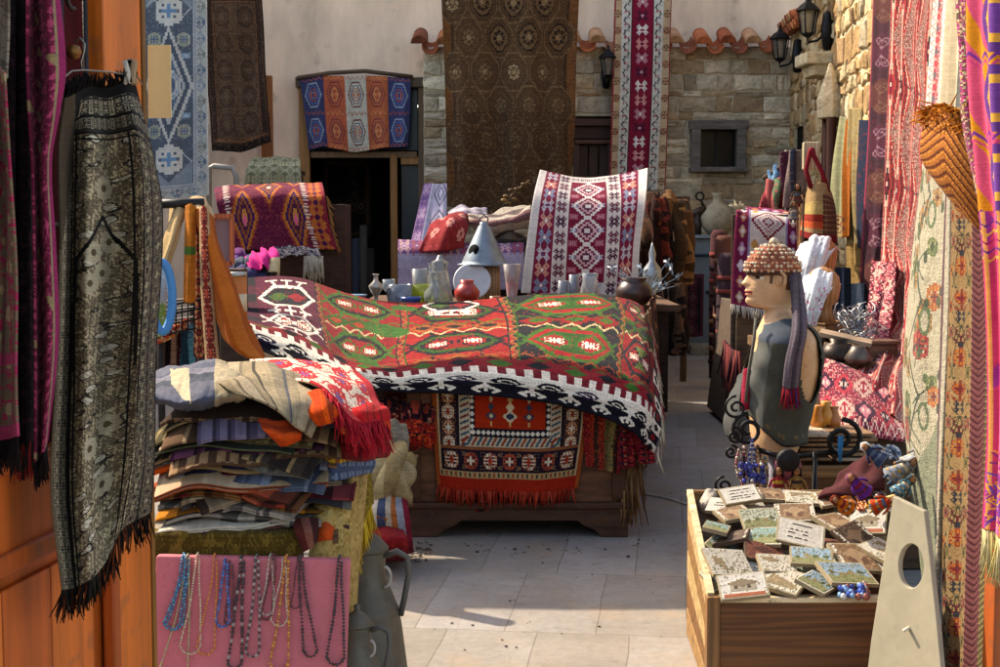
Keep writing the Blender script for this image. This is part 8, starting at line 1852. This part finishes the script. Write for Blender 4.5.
TILES = [  # row, px, py, width, depth, turn, pitch, kind, words
 ('back row', 740, 497, .16, .1, .12, 0, 'script', 'white script'), ('back row', 772, 497, .13, .1, .05, .1, 'brown', 'brown relief'), ('back row', 803, 500, .15, .1, -.1, 0, 'cream', 'cream and brown'), ('back row', 830, 500, .12, .1, .2, .1, 'brown', 'tan relief'), ('back row', 872, 506, .13, .12, .3, .1, 'cream', 'cream speckled'),
 ('second row', 734, 516, .14, .1, .22, .08, 'brown', 'brown house relief'), ('second row', 760, 521, .16, .11, .05, 0, 'green', 'pale green'), ('second row', 795, 515, .16, .11, .06, .12, 'brown', 'sandy relief'), ('second row', 868, 524, .15, .13, -.3, .05, 'house', 'white house'),
 ('third row', 716, 530, .1, .13, -.3, -.3, 'teal', 'sea green'), ('third row', 732, 540, .14, .13, -.3, -.15, 'dark', 'dark framed'), ('third row', 766, 539, .13, .12, -.45, .05, 'teal', 'teal landscape'), ('third row', 800, 536, .19, .15, -.15, .1, 'script', 'large white script'), ('third row', 842, 528, .16, .18, .7, .2, 'brown', 'steep brown relief'), ('third row', 856, 540, .15, .14, .6, .25, 'dark', 'dark brown boxed'),
 ('fourth row', 727, 565, .17, .14, .1, .05, 'cream', 'cream pebbled'), ('fourth row', 764, 555, .16, .1, -.05, .12, 'red', 'red brown relief'), ('fourth row', 776, 566, .14, .1, .1, 0, 'cream', 'pale edged'), ('fourth row', 811, 559, .16, .11, -.12, .05, 'blue', 'blue and green'), ('fourth row', 856, 560, .18, .16, .25, .12, 'brown', 'large sandy relief'), ('fourth row', 880, 552, .12, .13, .4, .1, 'cream', 'narrow cream'),
 ('front row', 743, 588, .18, .11, -.06, .22, 'house', 'white house with a brown foot'), ('front row', 784, 583, .16, .15, -.5, .1, 'cream', 'cream olive branch'), ('front row', 817, 585, .12, .16, -.65, -.1, 'blue', 'upright blue tree'), ('front row', 846, 576, .2, .13, .2, .06, 'blue', 'wide blue and white')]
for px, py in ((722, 508), (750, 508), (786, 506), (816, 508), (848, 512), (724, 550), (748, 548), (784, 548), (822, 548), (836, 566), (796, 572), (764, 574), (722, 580), (868, 540)):
    TILES.insert(0, ('bottom layer', px, py, R.uniform(.12, .16), R.uniform(.09, .13), R.uniform(-.7, .7), R.uniform(-.1, .1), R.choice(['cream', 'brown', 'red', 'dark', 'script', 'green', 'blue', 'house']), 'half buried'))
TILES[:14] = sorted(TILES[:14], key=lambda t: t[1])
cnt = {}; tot = {}
for t_ in TILES: tot[t_[0]] = tot.get(t_[0], 0) + 1
wn = ['leftmost'] + [k + ' from the left' for k in 'second third fourth fifth sixth seventh eighth ninth tenth eleventh twelfth thirteenth fourteenth'.split()]
nrm = Vector((0, -sl_, 1)).normalized()
for i, (row, px, py, w_, d_, rz, pit, kind, words_) in enumerate(TILES):
    k = cnt.get(row, 0); cnt[row] = k + 1
    pos_ = 'rightmost' if k == tot[row] - 1 else wn[k]
    b = onc(px, py, -.012 if row == 'bottom layer' else .014 + .012 * (i % 3)); h = .014
    m = nrm.to_track_quat('Z', 'Y').to_matrix() @ Euler((pit + R.gauss(0, .09), R.gauss(0, .14), rz + R.gauss(0, .08))).to_matrix()
    cv = tile_art(kind); nv, nu = cv.shape[:2]
    cv = cv * (.56 if kind in ('script', 'house', 'cream') else .62); lum = cv.mean(2); rel = np.pad((lum.max() - lum) * .006, ((0, 1), (0, 1)), mode='edge')
    V, F, C = [], [], []
    for a in range(nv + 1):
        for c_ in range(nu + 1):
            e = 1 if 0 < a < nv and 0 < c_ < nu else 0
            V.append(b + m @ Vector(((c_ / nu - .5) * w_ * .9, (.5 - a / nv) * d_, h + rel[a, c_] * e)))
    for a in range(nv):
        for c_ in range(nu): F.append([a * (nu + 1) + c_, (a + 1) * (nu + 1) + c_, (a + 1) * (nu + 1) + c_ + 1, a * (nu + 1) + c_ + 1]); C.append(cv[a, c_])
    ring = [(0, c_) for c_ in range(nu + 1)] + [(a, nu) for a in range(1, nv + 1)] + [(nv, c_) for c_ in range(nu - 1, -1, -1)] + [(a, 0) for a in range(nv - 1, 0, -1)]
    o0 = len(V); ids = [a * (nu + 1) + c_ for a, c_ in ring]
    for a, c_ in ring: V.append(b + m @ Vector(((c_ / nu - .5) * w_ * .9, (.5 - a / nv) * d_, 0)))
    q = len(ids)
    for a in range(q): F.append([ids[a], ids[(a + 1) % q], o0 + (a + 1) % q, o0 + a]); C.append(lin('#8c7c60' if kind not in ('dark', 'red') else '#4e3a2a'))
    F.append([o0 + a for a in range(q)][::-1]); C.append(lin('#8c7c60'))
    tag(mkmesh('relief_tile', V, F, C, 'relief', None, False), f'{words_} tile, {pos_} in the {row} of the tile crate', 'tile', 'relief tiles heaped in the crate')
mb = MB()
for i in range(60):
    mb.ball(onc(R.uniform(840, 868), R.uniform(584, 597), R.uniform(.02, .06)), R.uniform(.008, .014), R.choice(['#1c3a8c', '#24489c', '#102870', '#7aa0c8', '#c8c8c4', '#8c4a3a']), 7)
tag(mb.build('eye_beads', 'bead'), 'clump of blue glass charm beads at the front right of the tile crate', 'beads')
o, _ = cloth('cloth_pouch', [[(702, 494, 5.42), (708, 490, 5.38), (718, 492, 5.42)], [(700, 504, 5.38), (708, 504, 5.32), (720, 502, 5.38)], [(702, 516, 5.38), (710, 516, 5.34), (720, 510, 5.4)]], Cv(16, 16, '#b4aa9c').fin(.08), 'cloth', rum=.01, thick=.02); tag(o, 'cream cloth pouch at the back left corner of the tile crate', 'pouch')
DL = [(866, 494, 5.05, .1, '#5a2a84', '#7a4a5a', 'purple dressed rag doll lying among the tiles', .3, -.8), (850, 508, 4.98, .09, '#b8641c', '#6a2a1c', 'orange dressed rag doll lying left of the purple one', .5, -1.1), (872, 508, 4.96, .09, '#a83c1c', '#c8a46c', 'rust red rag doll lying below the purple one', -.4, 1.1),
      (890, 478, 5.15, .12, '#7c8088', '#9a9a9c', 'grey rag doll lying across the back of the tile crate', .2, 1.0), (906, 466, 5.2, .11, '#8c9094', '#5a6470', 'pale grey rag doll at the back right of the tile crate', .1, .9), (896, 494, 5.0, .09, '#4c7a8c', '#3a4a50', 'teal rag doll lying right of the purple one', .3, .9), (884, 462, 5.3, .1, '#2a3450', '#c0c4c8', 'navy and white rag doll at the top of the doll heap', -.3, -.9)]
for px, py, Y, s, dc, hc, lab, rz, ln in DL: doll(px, py, Y, s, dc, hc, lab, rz, ln)

for k, (cx_, cy_, cols_, lab) in enumerate(((856, 504, ['#b8601c', '#c87a2c', '#8c3418', '#c8b490'], 'orange bead string tangled at the right of the tile crate'), (874, 490, ['#7c1c24', '#c8b8a0', '#2c3048'], 'dark red and cream bead string among the rag dolls'), (888, 452, ['#28344c', '#4c5c74', '#b8b8b4'], 'navy and grey bead string at the back of the doll heap'))):
    mb = MB(); ph = R.uniform(0, 6)
    for i in range(90):
        t_ = i / 90 * 2 * PI * 3
        mb.ball(onc(cx_ + 15 * math.sin(t_ + ph) * math.cos(t_ * .31), cy_ + 6 * math.sin(t_ * 1.37 + ph), .045 + .014 * math.sin(t_ * 2.1)), R.uniform(.006, .009), R.choice(cols_), 6)
    tag(mb.build('bead_tangle', 'bead'), lab, 'beads', 'bead strings on the tile crate')
# ------------------------------------------------------------------ painted board with a round hole
oc = Vector((911, 566)); rx_, ry_ = 12.5, 22
outer = [(893, 496), (924, 511), (930, 560), (937, 625), (943, 690), (865, 690), (871, 640), (882, 570)]
def bpos(px, py): return at(px, py, 4.34 - (px - 870) * .0034 + (667 - py) * .0004)
angs = sorted(set([round(math.atan2((y - oc.y) / ry_, (x - oc.x) / rx_), 5) for x, y in outer] + [round(-PI + 2 * PI * i / 56, 5) for i in range(56)]))
def hit(a):
    d = Vector((math.cos(a) * rx_, math.sin(a) * ry_)); best = None
    for (x0_, y0_), (x1_, y1_) in zip(outer, outer[1:] + outer[:1]):
        e = Vector((x1_ - x0_, y1_ - y0_)); den = d.x * e.y - d.y * e.x
        if abs(den) < 1e-9: continue
        r = Vector((x0_, y0_)) - oc; t = (r.x * e.y - r.y * e.x) / den; s = (r.x * d.y - r.y * d.x) / den
        if t > 0 and -1e-6 <= s <= 1 + 1e-6 and (best is None or t < best): best = t
    return oc + d * best
I = [bpos(oc.x + rx_ * math.cos(a), oc.y + ry_ * math.sin(a)) for a in angs]; O = [bpos(*hit(a)) for a in angs]
nb = (bpos(925, 560) - bpos(880, 560)).cross(bpos(900, 500) - bpos(900, 640)).normalized()
nb = nb if nb.y > 0 else -nb
n = len(angs); V = O + I + [p + nb * .02 for p in O] + [p + nb * .02 for p in I]; F = []
for i in range(n):
    j = (i + 1) % n
    F += [[i, j, n + j, n + i], [2 * n + j, 2 * n + i, 3 * n + i, 3 * n + j], [i, 2 * n + i, 2 * n + j, j], [n + i, n + j, 3 * n + j, 3 * n + i]]
brd = thing('holed_board', bpos(905, 690), 'cream painted board with a round hole, propped against the tile crate', 'board')
MB().add(V, F, '#98907a').build('panel', mat('scuffed_board', .6, nscale=9, namp=.14, bscale=35, bump=.2, speck=.1, spec=.3), brd, smooth=False, bev=.003)
q = bpos(909, 628); MB().tube([q, q - nb * .03 + Vector((.006, 0, -.006))], .006, '#d0c8b4', 8).build('peg', 'paint', brd)
